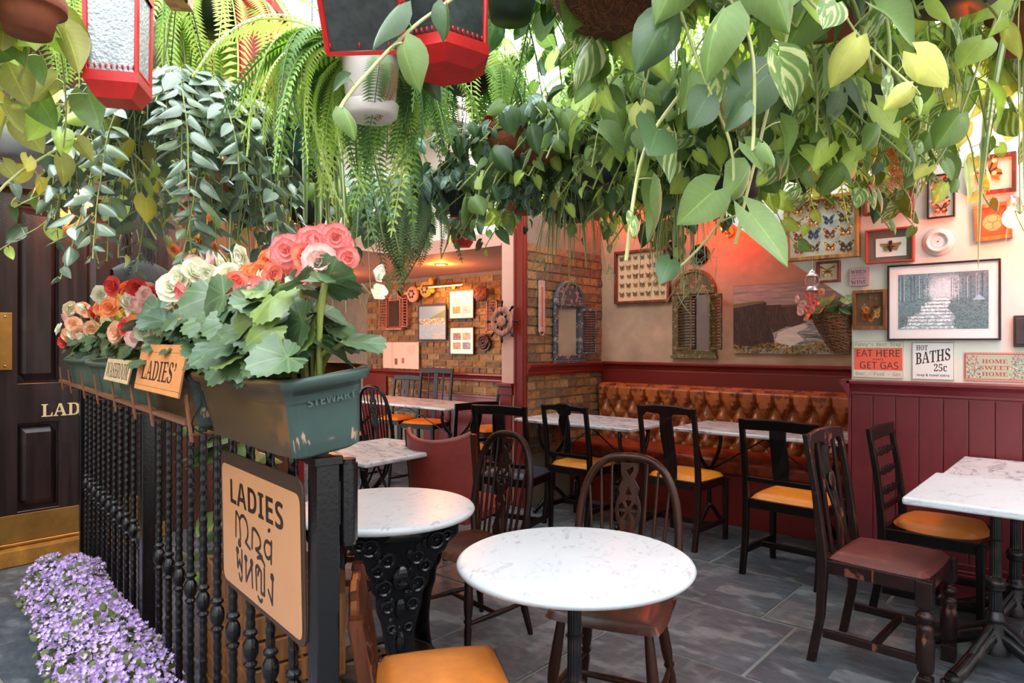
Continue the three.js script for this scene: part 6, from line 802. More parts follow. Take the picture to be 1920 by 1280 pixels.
// ferns
function frondGeo(n, arch, droop, w, twist = 0) { // unit length: out along +z, arching over
  const P = (t) => v3(0.03 * Math.sin(t * 5 + twist), arch * Math.sin(t * 1.7) - droop * t * t, t * (0.95 - 0.35 * droop * t)), g = [tube([0, 0.25, 0.5, 0.75, 1].map(P), 0.006, 10, 3)], pos = [], uv = [], idx = [];
  for (let i = 1; i < n; i++) { const t = 0.08 + 0.92 * i / n, p = P(t), q = P(Math.min(1, t + 0.02)), d = q.clone().sub(p).normalize(), L = w * Math.pow(Math.sin(Math.PI * Math.pow(t, 0.72) * 0.97), 0.75) + 0.008;
    for (const s of [-1, 1]) { const lat = v3(s, 0, 0).addScaledVector(d, 0.28).normalize(), up = new THREE.Vector3().crossVectors(d, v3(1, 0, 0)).normalize(), b = pos.length / 3, hw = 0.42 / n; const A = p.clone(), M1 = p.clone().addScaledVector(lat, L * 0.5).addScaledVector(d, hw).addScaledVector(up, -0.01), M2 = p.clone().addScaledVector(lat, L * 0.5).addScaledVector(d, -hw).addScaledVector(up, -0.01), E = p.clone().addScaledVector(lat, L).add(v3(0, -L * 0.35, 0));
      for (const v of [A, M1, M2, E]) pos.push(v.x, v.y, v.z); uv.push(0.5, 0, 0.1, 0.5, 0.9, 0.5, 0.5, 1); idx.push(b, b + 2, b + 1, b + 1, b + 2, b + 3); } }
  const m = new THREE.BufferGeometry(); m.setAttribute('position', new THREE.Float32BufferAttribute(pos, 3)); m.setAttribute('uv', new THREE.Float32BufferAttribute(uv, 2)); m.setIndex(idx); m.computeVertexNormals(); g.push(m); return join(g);
}
const fronds = [frondGeo(30, 0.3, 0.45, 0.13), frondGeo(34, 0.2, 0.75, 0.12, 1), frondGeo(28, 0.42, 0.95, 0.14, 2), frondGeo(32, 0.1, 1.0, 0.11, 3)];
const fm = (c, o) => leafMat(null, { map: null, color: new THREE.Color(...c.map((q) => q / 255)).convertSRGBToLinear(), roughness: 0.7, ...o });
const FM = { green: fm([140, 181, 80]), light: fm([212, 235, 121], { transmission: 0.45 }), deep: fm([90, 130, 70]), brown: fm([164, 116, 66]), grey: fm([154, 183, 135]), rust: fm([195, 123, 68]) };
function fern(t, o) {
  const r = rng(o.seed); let n = 0; for (let i = 0; i < o.n; i++) { const az = o.az ? o.az[0] + (o.az[1] - o.az[0]) * r() : i / o.n * 6.283 * 3.7 + r() * 0.6, out = RIGHT.clone().multiplyScalar(Math.cos(az)).addScaledVector(AWAY, Math.sin(az));
    const m = part(t, 'frond', fronds[Math.floor(r() * 4)], FM[o.mats[Math.floor(r() * o.mats.length)]]), el = o.el ? o.el[0] + (o.el[1] - o.el[0]) * r() : 0.2 - r() * 1.0, d = out.clone().multiplyScalar(Math.cos(el)).add(v3(0, Math.sin(el), 0)), z = d, x = new THREE.Vector3().crossVectors(v3(0, 1, 0), z).normalize(), y = new THREE.Vector3().crossVectors(z, x);
    m.quaternion.setFromRotationMatrix(new THREE.Matrix4().makeBasis(x, y, z)); m.position.copy(out.clone().multiplyScalar(o.R * (0.3 + 0.6 * r())).setY(o.y + (r() - 0.5) * (o.dy ?? 0.02))); m.scale.setScalar(o.len * (0.6 + 0.55 * r())); m.rotateZ((r() - 0.5) * 0.5); }
}
const bladeTex = pix(32, 64, (x, y) => cl(mix([236, 236, 200], [112, 146, 70], Math.abs(x - 0.5) < 0.2 ? 0 : 1)));
const bladeTex2 = pix(32, 64, (x, y) => cl(mix([128, 158, 80], [226, 230, 190], Math.abs(x - 0.5) < 0.3 ? 0 : 1)));
const BM = [leafMat(bladeTex, { transmission: 0.4 }), leafMat(bladeTex2, { transmission: 0.4 })];
const blades = [[0.5, 1.0], [0.3, 1.2], [0.7, 0.9], [0.1, 1.25]].map(([a, d]) => grid(2, 9, (s, t) => { const x = (s - 0.5) * 0.036 * Math.sqrt(Math.max(0.02, 1 - Math.pow(t, 4))); return [x, a * Math.sin(t * 2) - d * t * t * 0.95, t * (0.85 - 0.4 * t) + 0.2 * Math.abs(s - 0.5) * 0.04]; }));
function spider(t, o) { const r = rng(o.seed); for (let i = 0; i < o.n; i++) { const az = r() * 6.283, out = RIGHT.clone().multiplyScalar(Math.cos(az)).addScaledVector(AWAY, Math.sin(az)), m = part(t, 'blade', blades[Math.floor(r() * 4)], BM[Math.floor(r() * 2)]), x = new THREE.Vector3().crossVectors(v3(0, 1, 0), out); m.quaternion.setFromRotationMatrix(new THREE.Matrix4().makeBasis(x, v3(0, 1, 0), out)); m.position.copy(out.clone().multiplyScalar(o.R * r()).setY(o.y)); m.scale.set(o.len * (0.6 + r() * 0.6) * (o.wide ?? 1), o.len * (0.55 + r() * 0.7), o.len * (0.35 + r() * 0.5)); m.rotateX((r() - 0.6) * 0.5); }
  for (let i = 0; i < (o.runners ?? 0); i++) { const az = r() * 6.283, out = RIGHT.clone().multiplyScalar(Math.cos(az)).addScaledVector(AWAY, Math.sin(az)), e = out.clone().multiplyScalar(o.R * (1.2 + r())).setY(o.y - o.len * (0.8 + r() * 0.5)); part(t, 'runner', tube([out.clone().multiplyScalar(o.R * 0.6).setY(o.y), out.clone().multiplyScalar(o.R * 1.3).setY(o.y - 0.02), e], 0.0018, 10, 4), vineG); for (let k = 0; k < 7; k++) { const m = part(t, 'blade', blades[k % 4], BM[k % 2]); m.position.copy(e); m.rotation.set((r() - 0.5), k * 0.9, (r() - 0.5)); m.scale.set(0.14, 0.12, 0.13); } } }
const plant = (name, label, u, v, h) => thing(name, label, 'plant', W(u, v, h).toArray());
{
  // front: coir basket of pothos at the top middle
  let t = plant('hanging_pothos', 'big-leaved pothos trailing from a coir basket at the top middle', 1.06, 1.67, 2.235), y = basketPot(t, 0.2, MT.coir, 3); hangers(t, 0.19, y, 0.7);
  trail(t, { seed: 1, n: 24, R: 0.19, y: y, len: 0.72, leaf: 0.115, gap: 0.085, mats: ['mid', 'mid', 'vari', 'bright', 'dark', 'vari'], az: [4.0, 6.3], push: 0.03, thick: 0.0038 });
  trail(t, { seed: 2, n: 12, R: 0.19, y: y, len: 1.15, leaf: 0.11, gap: 0.09, mats: ['mid', 'vari', 'mid', 'dark'], az: [4.1, 6.1], push: -0.01, wob: 0.35, stem: vineG, thick: 0.0036 });
  // right front
  t = plant('hanging_pothos', 'heart-leaved pothos with large green-yellow leaves at the top right corner', 0.3, 2.06, 2.22); part(t, 'pot', potLathe(0.1, 0.14, 0.18), MT.darkpot); part(t, 'soil', cy(0.13, 0.13, 0.01, 0, 0.155, 0), MT.soil); hangers(t, 0.14, 0.17, 0.55);
  trail(t, { seed: 3, n: 22, grav: 0.14, R: 0.14, y: 0.17, len: 0.58, leaf: 0.12, gap: 0.08, mats: ['olive', 'mid', 'bright', 'mid', 'dark'], az: [2.4, 5.9], push: 0.035, thick: 0.0036 });
  // bright one behind
  t = plant('hanging_pothos', 'sunlit yellow-green pothos right of the coir basket', 0.72, 2.42, 2.4); part(t, 'pot', potLathe(0.11, 0.15, 0.2), MT.terracotta); part(t, 'soil', cy(0.14, 0.14, 0.01, 0, 0.175, 0), MT.soil); hangers(t, 0.15, 0.19, 0.55);
  trail(t, { seed: 4, n: 28, R: 0.15, y: 0.19, len: 0.8, leaf: 0.12, gap: 0.07, mats: ['bright', 'lime', 'bright', 'vari', 'mid'], push: 0.05, thick: 0.0036 });
  trail(t, { seed: 5, n: 11, R: 0.15, y: 0.19, len: 1.15, leaf: 0.11, gap: 0.09, mats: ['bright', 'vari', 'mid', 'lime'], az: [2.6, 5.8], push: 0.02, wob: 0.4, stem: vineG });
  // dark pot, middle right
  t = plant('hanging_pothos', 'green pothos spilling from a black pot above the banquette tables', 1.2, 2.8, 1.97); part(t, 'pot', potLathe(0.09, 0.13, 0.16), MT.darkpot); part(t, 'soil', cy(0.12, 0.12, 0.01, 0, 0.135, 0), MT.soil); hangers(t, 0.13, 0.15, 0.6);
  trail(t, { seed: 6, n: 28, R: 0.13, y: 0.16, len: 0.62, leaf: 0.105, gap: 0.07, mats: ['mid', 'dark', 'mid', 'bright', 'vari'], push: 0.05 });
  // another, further right over the alcove corner
  t = plant('hanging_pothos', 'pale variegated pothos in front of the butterfly case', 0.78, 3.2, 2.32); part(t, 'pot', rb(0.24, 0.2, 0.24, 0.02, 0, 0.1, 0), std({ color: 0x4c5058, roughness: 0.5 })); part(t, 'soil', rb(0.21, 0.01, 0.21, 0.003, 0, 0.2, 0), MT.soil); hangers(t, 0.14, 0.2, 0.6);
  trail(t, { seed: 7, n: 26, R: 0.14, y: 0.2, len: 0.78, leaf: 0.105, gap: 0.075, mats: ['vari', 'bright', 'mid', 'lime'], push: 0.05 });
  // terracotta basket with small dark leaves
  t = plant('hanging_creeper', 'small-leaved creeper over a rusty basket left of the coir basket', 1.86, 2.22, 2.1); y = basketPot(t, 0.17, MT.terracotta, 5, 60); hangers(t, 0.16, y, 0.6);
  trail(t, { seed: 8, n: 40, R: 0.17, y: y, len: 0.55, leaf: 0.062, gap: 0.05, mats: ['dark', 'silver', 'dark', 'mid'], push: 0.05, thick: 0.0022 });
  // green pothos behind it
  t = plant('hanging_pothos', 'mid-green pothos in a dark basket behind the rusty basket', 1.7, 2.55, 2.05); part(t, 'pot', potLathe(0.1, 0.14, 0.16), MT.darkpot); part(t, 'soil', cy(0.13, 0.13, 0.01, 0, 0.135, 0), MT.soil); hangers(t, 0.13, 0.15, 0.6);
  trail(t, { seed: 9, n: 30, R: 0.14, y: 0.16, len: 0.66, leaf: 0.1, gap: 0.065, mats: ['mid', 'dark', 'bright', 'mid', 'dark'], push: 0.05 });
  // dark silvery plant
  t = plant('hanging_pothos', 'dark silver-spotted pothos in a black pot left of the brick pier', 2.5, 2.5, 2.0); part(t, 'pot', potLathe(0.09, 0.12, 0.15), MT.darkpot); part(t, 'soil', cy(0.11, 0.11, 0.01, 0, 0.125, 0), MT.soil); hangers(t, 0.12, 0.14, 0.7);
  trail(t, { seed: 10, n: 34, R: 0.12, y: 0.15, len: 0.52, leaf: 0.085, gap: 0.055, mats: ['silver', 'silver', 'dark', 'silver'], push: 0.05 });
  // hoya
  t = plant('hanging_hoya', 'dense waxy-leaved hoya hanging at the left below the red lantern', 2.62, 1.1, 2.2); part(t, 'pot', potLathe(0.07, 0.1, 0.13), MT.darkpot); part(t, 'soil', cy(0.09, 0.09, 0.01, 0, 0.105, 0), MT.soil); hangers(t, 0.1, 0.12, 0.65);
  trail(t, { seed: 11, n: 60, R: 0.15, y: 0.12, len: 0.72, leaf: 0.082, gap: 0.036, geo: ovalGeo, mats: ['hoya', 'hoya', 'hoya2', 'hoya'], push: 0.0, grav: 0.2, lift: 0.1, wob: 0.22, thick: 0.0024, petiole: 0.25, hang: -0.3, up: 0.5, stem: vineM });
  // left front pothos
  t = plant('hanging_pothos', 'yellowing pothos at the top left corner trailing in front of the door', 1.98, 0.47, 2.1); part(t, 'pot', potLathe(0.05, 0.07, 0.09), MT.terracotta); part(t, 'soil', cy(0.06, 0.06, 0.01, 0, 0.065, 0), MT.soil); hangers(t, 0.07, 0.08, 0.6);
  trail(t, { seed: 12, az: [1.7, 4.9], n: 28, grav: 0.16, R: 0.09, y: 0.09, len: 0.52, leaf: 0.1, gap: 0.065, mats: ['olive', 'bright', 'mid', 'yellow', 'olive'], push: 0.05, stem: vineG });
  t = plant('hanging_creeper', 'long bare-stemmed creeper with few yellow leaves before the dark door', 3.1, 0.72, 2.05); part(t, 'pot', potLathe(0.1, 0.14, 0.16), MT.steel); part(t, 'soil', cy(0.13, 0.13, 0.01, 0, 0.135, 0), MT.soil); hangers(t, 0.14, 0.15, 0.6);
  trail(t, { seed: 13, n: 20, grav: 0.15, R: 0.15, y: 0.15, len: 0.9, leaf: 0.09, gap: 0.09, mats: ['olive', 'yellow', 'bright', 'hoya', 'olive'], push: 0.06, wob: 0.5, stem: vineG, thick: 0.0034 });
  // far fillers
  t = plant('hanging_pothos', 'shaded pothos near the glowing globe lamp in the middle distance', 3.75, 2.35, 2.1); part(t, 'pot', potLathe(0.1, 0.14, 0.18), MT.darkpot); part(t, 'soil', cy(0.13, 0.13, 0.01, 0, 0.155, 0), MT.soil); hangers(t, 0.14, 0.17, 0.6);
  trail(t, { seed: 14, n: 24, R: 0.16, y: 0.18, len: 0.62, leaf: 0.12, gap: 0.08, mats: ['mid', 'dark', 'olive', 'mid'], push: 0.07 });
  t = plant('hanging_pothos', 'dim green pothos behind the hoya by the back room opening', 3.7, 1.7, 2.15); part(t, 'pot', potLathe(0.1, 0.14, 0.18), MT.terracotta); part(t, 'soil', cy(0.13, 0.13, 0.01, 0, 0.155, 0), MT.soil); hangers(t, 0.14, 0.17, 0.6);
  trail(t, { seed: 15, n: 24, R: 0.16, y: 0.18, len: 0.7, leaf: 0.11, gap: 0.075, mats: ['dark', 'mid', 'olive', 'dark'], push: 0.07 });
  t = plant('hanging_pothos', 'bright leafy pothos high above the banquette corner', 1.75, 3.3, 2.4); part(t, 'pot', potLathe(0.1, 0.14, 0.18), MT.darkpot); part(t, 'soil', cy(0.13, 0.13, 0.01, 0, 0.155, 0), MT.soil); hangers(t, 0.14, 0.17, 0.6);
  trail(t, { seed: 16, n: 24, R: 0.16, y: 0.18, len: 0.8, leaf: 0.12, gap: 0.08, mats: ['bright', 'mid', 'lime', 'mid'], push: 0.08 });
  t = plant('hanging_pothos', 'leafy pothos above the end of the brick pier', 2.9, 3.4, 2.2); part(t, 'pot', potLathe(0.1, 0.14, 0.18), MT.terracotta); part(t, 'soil', cy(0.13, 0.13, 0.01, 0, 0.155, 0), MT.soil); hangers(t, 0.14, 0.17, 0.6);
  trail(t, { seed: 17, n: 24, R: 0.16, y: 0.18, len: 0.62, leaf: 0.115, gap: 0.08, mats: ['mid', 'bright', 'dark', 'mid'], push: 0.08 });
  const Q = (label, u, v, h, seed, n, len, leaf, gap, mats, o = {}) => { const q = plant('hanging_pothos', label, u, v, h); const k = o.ps ?? 0.85; part(q, 'pot', potLathe(0.09 * k, 0.13 * k, 0.17 * k), o.pot ?? MT.darkpot); part(q, 'soil', cy(0.12 * k, 0.12 * k, 0.01, 0, 0.17 * k - 0.025, 0), MT.soil); hangers(q, 0.13 * k, 0.16 * k, 0.5); trail(q, { seed, n, R: 0.14 * k, y: 0.17 * k, len, leaf, gap, mats, push: 0.05, ...o }); return q; };
  Q('marbled pothos hanging just left of the coir basket', 1.72, 1.95, 2.58, 51, 20, 1.0, 0.115, 0.085, ['vari', 'mid', 'mid', 'dark'], { push: 0.015 });
  Q('yellow-potted pothos below and right of the coir basket', 0.98, 2.3, 2.1, 52, 24, 0.6, 0.11, 0.075, ['mid', 'dark', 'vari', 'bright'], { ps: 0.55, pot: std({ map: mottle([222, 176, 96], [196, 146, 70], 4), roughness: 0.6 }) });
  Q('sunny pothos between the coir basket and the right corner plant', 0.62, 2.0, 2.5, 53, 26, 0.75, 0.11, 0.075, ['bright', 'mid', 'lime', 'vari']);
  Q('deep green pothos behind the yellow pot', 1.35, 2.55, 2.2, 54, 28, 0.75, 0.105, 0.07, ['mid', 'dark', 'mid', 'bright']);
  Q('leafy pothos reaching down to the butterfly case', 1.02, 3.15, 2.08, 55, 26, 0.62, 0.11, 0.075, ['bright', 'mid', 'vari']);
  Q('pothos hanging in front of the pier mirror', 1.95, 2.75, 2.12, 56, 26, 0.75, 0.1, 0.07, ['mid', 'bright', 'dark']);
  // ferns
  t = plant('hanging_fern', 'sword fern in a white plastic pot with saucer at the top centre left', 1.794, 1.352, 2.07); part(t, 'pot', [lathe([[0, 0.03], [0.076, 0.03], [0.092, 0.19], [0.1, 0.19], [0.1, 0.215], [0.09, 0.215], [0.088, 0.19], [0, 0.19]], 36)], MT.whitepot); part(t, 'saucer', lathe([[0, 0], [0.07, 0], [0.084, 0.01], [0.09, 0.045], [0.086, 0.045], [0.08, 0.03], [0, 0.03]], 36), MT.whitepot); part(t, 'soil', cy(0.088, 0.088, 0.01, 0, 0.2, 0), MT.soil); hangers(t, 0.1, 0.21, 0.6);
  fern(t, { seed: 21, n: 52, R: 0.1, y: 0.215, len: 0.58, mats: ['green', 'light', 'light', 'deep'], az: [1.0, 4.0] }); fern(t, { seed: 20, n: 14, R: 0.1, y: 0.215, len: 0.42, mats: ['green', 'deep'], az: [-0.5, 1.2] }); fern(t, { seed: 22, n: 3, R: 0.1, y: 0.21, len: 0.34, mats: ['brown', 'deep'], el: [-1.45, -1.2], az: [4.9, 5.9] });
  const F = (label, u, v, h, seed, n, len, mats, pot = MT.darkpot, R = 0.13, el) => { const q = plant('hanging_fern', label, u, v, h); part(q, 'pot', potLathe(R * 0.7, R, 0.15), pot); part(q, 'soil', cy(R - 0.01, R - 0.01, 0.01, 0, 0.125, 0), MT.soil); hangers(q, R, 0.14, 0.45); fern(q, { seed, n, R, y: 0.14, len, mats, el }); return q; };
  F('pale feathery fern at the top left of the white pot', 2.75, 1.3, 2.62, 23, 46, 0.6, ['light', 'green', 'light']);
  F('dark drooping fern hanging before the back room pictures', 2.95, 2.45, 2.08, 24, 60, 0.52, ['grey', 'deep', 'grey', 'green'], MT.darkpot, 0.14, [-1.2, 0.1]);
  F('sunlit fern high behind the coir basket', 1.95, 3.1, 2.62, 25, 54, 0.7, ['light', 'light', 'green']);
  F('bright fern filling the light above the alcove', 1.35, 3.45, 2.5, 26, 54, 0.68, ['light', 'green', 'light']);
  F('pale fern behind the square grey pot', 0.85, 3.7, 2.5, 27, 50, 0.6, ['light', 'light', 'green']);
  F('green fern above the dark silver pothos', 2.3, 2.3, 2.55, 28, 50, 0.62, ['green', 'light', 'deep']);
  F('brown tasselled fern at the top right edge', 0.2, 3.15, 2.55, 29, 46, 0.5, ['brown', 'green', 'rust'], MT.terracotta);
  F('rust-tipped fern along the top of the framed insects', 0.85, 4.0, 2.38, 30, 48, 0.42, ['rust', 'brown', 'green', 'rust'], MT.darkpot, 0.1, [-1.2, 0.0]);
  F('very pale fern high in the middle under the roof opening', 1.55, 2.4, 2.8, 33, 50, 0.62, ['light', 'light', 'green']);
  F('soft fern over the alcove lamps', 2.4, 3.5, 2.5, 34, 50, 0.6, ['green', 'light']);
  F('upright light fern high above the right corner plants', 0.55, 2.95, 2.75, 35, 46, 0.6, ['light', 'green']);
  F('light fern at the upper left beyond the lantern', 3.1, 0.9, 2.7, 31, 40, 0.55, ['light', 'green']);
  // spider plants
  const S = (label, u, v, h, seed, n, len, pot, R, run, wide) => { const q = plant('spider_plant', label, u, v, h); part(q, 'pot', potLathe(R * 0.75, R, R * 1.3), pot); part(q, 'soil', cy(R - 0.01, R - 0.01, 0.01, 0, R * 1.3 - 0.025, 0), MT.soil); hangers(q, R, R * 1.3, R * 1.3 + 0.5); spider(q, { seed, n, R, y: R * 1.3 - 0.01, len, runners: run, wide }); return q; };
  S('white-striped spider plant in a dark green round pot under the fern', 2.64, 1.673, 2.08, 41, 44, 0.6, std({ color: 0x22403c, roughness: 0.4 }), 0.15, 4, 1.7);
  S('fine-leaved spider plant over the alcove pictures', 1.55, 3.0, 1.98, 42, 90, 0.42, MT.darkpot, 0.1, 6, 1);
  S('spider plant with thin blades beside the brick pier', 2.1, 2.85, 1.98, 43, 60, 0.38, MT.darkpot, 0.1, 3, 1);
  S('broad-striped spider plant at the right edge before the lamp', 0.2, 2.75, 2.3, 44, 46, 0.6, MT.terracotta, 0.11, 2, 0.9);
  S('spindly spider plant left of the begonias in the dim light', 3.9, 1.95, 2.1, 45, 34, 0.6, MT.darkpot, 0.12, 3, 1.2);
  S('pale spider plant above the hoya in the light', 2.95, 1.12, 2.5, 46, 44, 0.5, MT.whitepot, 0.1, 4, 1.1);
}

// ------------------------------------------------------------------ lanterns, lamps and odds and ends
const ribGlass = std({ map: mottle([176, 184, 186], [140, 148, 150], 4), bumpMap: bumpFine, bumpScale: 0.003, roughness: 0.3, metalness: 0.2 }), darkGlass = std({ map: mottle([74, 80, 80], [46, 52, 52], 4), roughness: 0.12 });
function prismLantern(name, label, place, turn, n, R, H, glass, o = {}) { // n-sided red framed lantern hung by a chain
  const t = thing(name, label, 'lantern', place, turn), P = (i, r, y) => [Math.cos((i + 0.5) / n * 6.2832) * r, y, Math.sin((i + 0.5) / n * 6.2832) * r], R0 = R * (o.taper ?? 0.95);
  const base = n === 4 ? o.base ?? 0.035 : 0.03, cyl = (r0, r1, h, y) => T(new THREE.CylinderGeometry(r1, r0, h, n), [0, y + h / 2, 0], [0, Math.PI / n + Math.PI / 2 * (n === 4 ? 0 : 0) + (n % 2 ? 0 : Math.PI / n) + (n === 4 ? Math.PI / 4 : 0), 0]);
  const ring = (r0, r1, y0, y1) => { const pos = [], idx = []; for (let i = 0; i < n; i++) { const b = pos.length / 3; for (const p of [P(i, r0, y0), P(i + 1, r0, y0), P(i + 1, r1, y1), P(i, r1, y1)]) pos.push(...p); idx.push(b, b + 2, b + 1, b, b + 3, b + 2); } const g = new THREE.BufferGeometry(); g.setAttribute('position', new THREE.Float32BufferAttribute(pos, 3)); g.setIndex(idx); const q = g.toNonIndexed(); q.computeVertexNormals(); return q; };
  if (o.open) part(t, 'bottom_rim', [ring(R0 * 0.98, R0 * 1.02, base + 0.02, base + 0.02), ring(R0 * 1.02, R0 * 1.02, base + 0.02, base + 0.03)], MT.redpaint); else part(t, 'base', [ring(0, R0 * 0.72, 0, 0), ring(R0 * 0.72, R0 * 1.08, 0, base), ring(R0 * 1.08, R0 * 1.08, base, base + 0.028), ring(R0 * 1.08, R0 * 0.98, base + 0.028, base + 0.03)], MT.redpaint);
  for (let i = 0; i < n; i++) part(t, 'corner_bar', rod(P(i, R0 * 0.985, base + 0.028), P(i, R * 0.985, base + H), 0.007, 6), MT.redpaint);
  for (let i = 0; i < n; i++) { const a = v3(...P(i, R0 * 0.97, base + 0.03)), b = v3(...P(i + 1, R0 * 0.97, base + 0.03)), c = v3(...P(i, R * 0.97, base + H)), d = v3(...P(i + 1, R * 0.97, base + H)); part(t, 'pane', grid(1, 1, (s, q) => a.clone().lerp(b, s).lerp(c.clone().lerp(d, s), q).toArray()), glass);
    const sc = []; const w = a.distanceTo(b), m = Math.round(w / 0.014); for (let k = 0; k < m; k++) { const q = a.clone().lerp(b, (k + 0.5) / m).multiplyScalar(1.012); if (!o.open || k % 5 === 2) sc.push(sp(0.0075, q.x, a.y + 0.012, q.z, [1, 1, 0.35], 6)); } part(t, 'scallop_edge', sc, MT.redpaint); }
  part(t, 'roof', [ring(R * 1.08, R * 1.08, base + H, base + H + 0.025), ring(R * 1.08, R * 0.35, base + H + 0.025, base + H + 0.1), ring(R * 0.35, 0, base + H + 0.1, base + H + 0.12)], MT.redpaint);
  if (o.tilt) { t.rotateOnWorldAxis(RIGHT, o.tilt); }
  const links = []; for (let y = base + H + 0.12, k = 0; y < 3.28 - place[1]; y += 0.022, k++) links.push(T(to(0.01, 0.0024, 0, 0, 0, [0, 0, 0], 10), [0, y, 0], [0, k % 2 ? Math.PI / 2 : 0, 0], [0.75, 1.25, 1])); const ch = part(t, 'chain', links, MT.iron); if (o.tilt) { const y = base + H + 0.12; ch.quaternion.copy(t.quaternion).invert().multiply(new THREE.Quaternion().setFromAxisAngle(v3(0, 1, 0), turn)); ch.position.copy(v3(0, y, 0).sub(v3(0, y, 0).applyQuaternion(ch.quaternion))); } return t;
}
prismLantern('red_lantern', 'square red lantern with ribbed grey glass at the top left', W(2.12, 0.72, 2.03).toArray(), 0.95, 4, 0.095, 0.27, ribGlass, { base: 0.04 });
prismLantern('red_lantern', 'dark-glazed red-edged lantern at the top centre, left one of the two', W(1.42, 1.07, 2.045).toArray(), 0.85, 4, 0.135, 0.32, darkGlass, { open: 1, tilt: 0.6 });
prismLantern('red_lantern', 'lantern seen from below with a broad red six-sided base', W(1.3, 1.21, 2.045).toArray(), 0.35, 6, 0.125, 0.34, darkGlass);
prismLantern('red_lantern', 'pinkish red boxy lantern left of the fern and farther back', W(2.6, 1.42, 2.35).toArray(), 0.6, 4, 0.1, 0.3, MT.redpaint, { base: 0.03 });
prismLantern('red_lantern', 'small red lantern half hidden in leaves beside the brick pier', W(3.05, 3.0, 1.95).toArray(), 0.6, 4, 0.08, 0.24, darkGlass);
prismLantern('red_lantern', 'small red lantern behind the dark silver pothos', W(2.25, 2.45, 2.13).toArray(), 0.3, 4, 0.08, 0.22, darkGlass);
// the old timber with its hook, the chain from it
{
  const t = thing('coat_rail', 'short orange-brown timber with an iron hook high at the left', 'timber', W(1.84, 0.72, 2.3).toArray(), 0.85); part(t, 'timber', rb(0.34, 0.035, 0.06, 0.004), MT.oakframe); part(t, 'hook', [tube([[0.02, -0.01, 0.03], [0.03, -0.03, 0.05], [0.05, -0.045, 0.05], [0.055, -0.025, 0.045]], 0.004, 14, 6)], MT.iron); part(t, 'hanger', [rod([-0.14, 0.01, 0], [-0.14, 0.98, 0], 0.004), rod([0.14, 0.01, 0], [0.14, 0.98, 0], 0.004)], MT.iron);
}
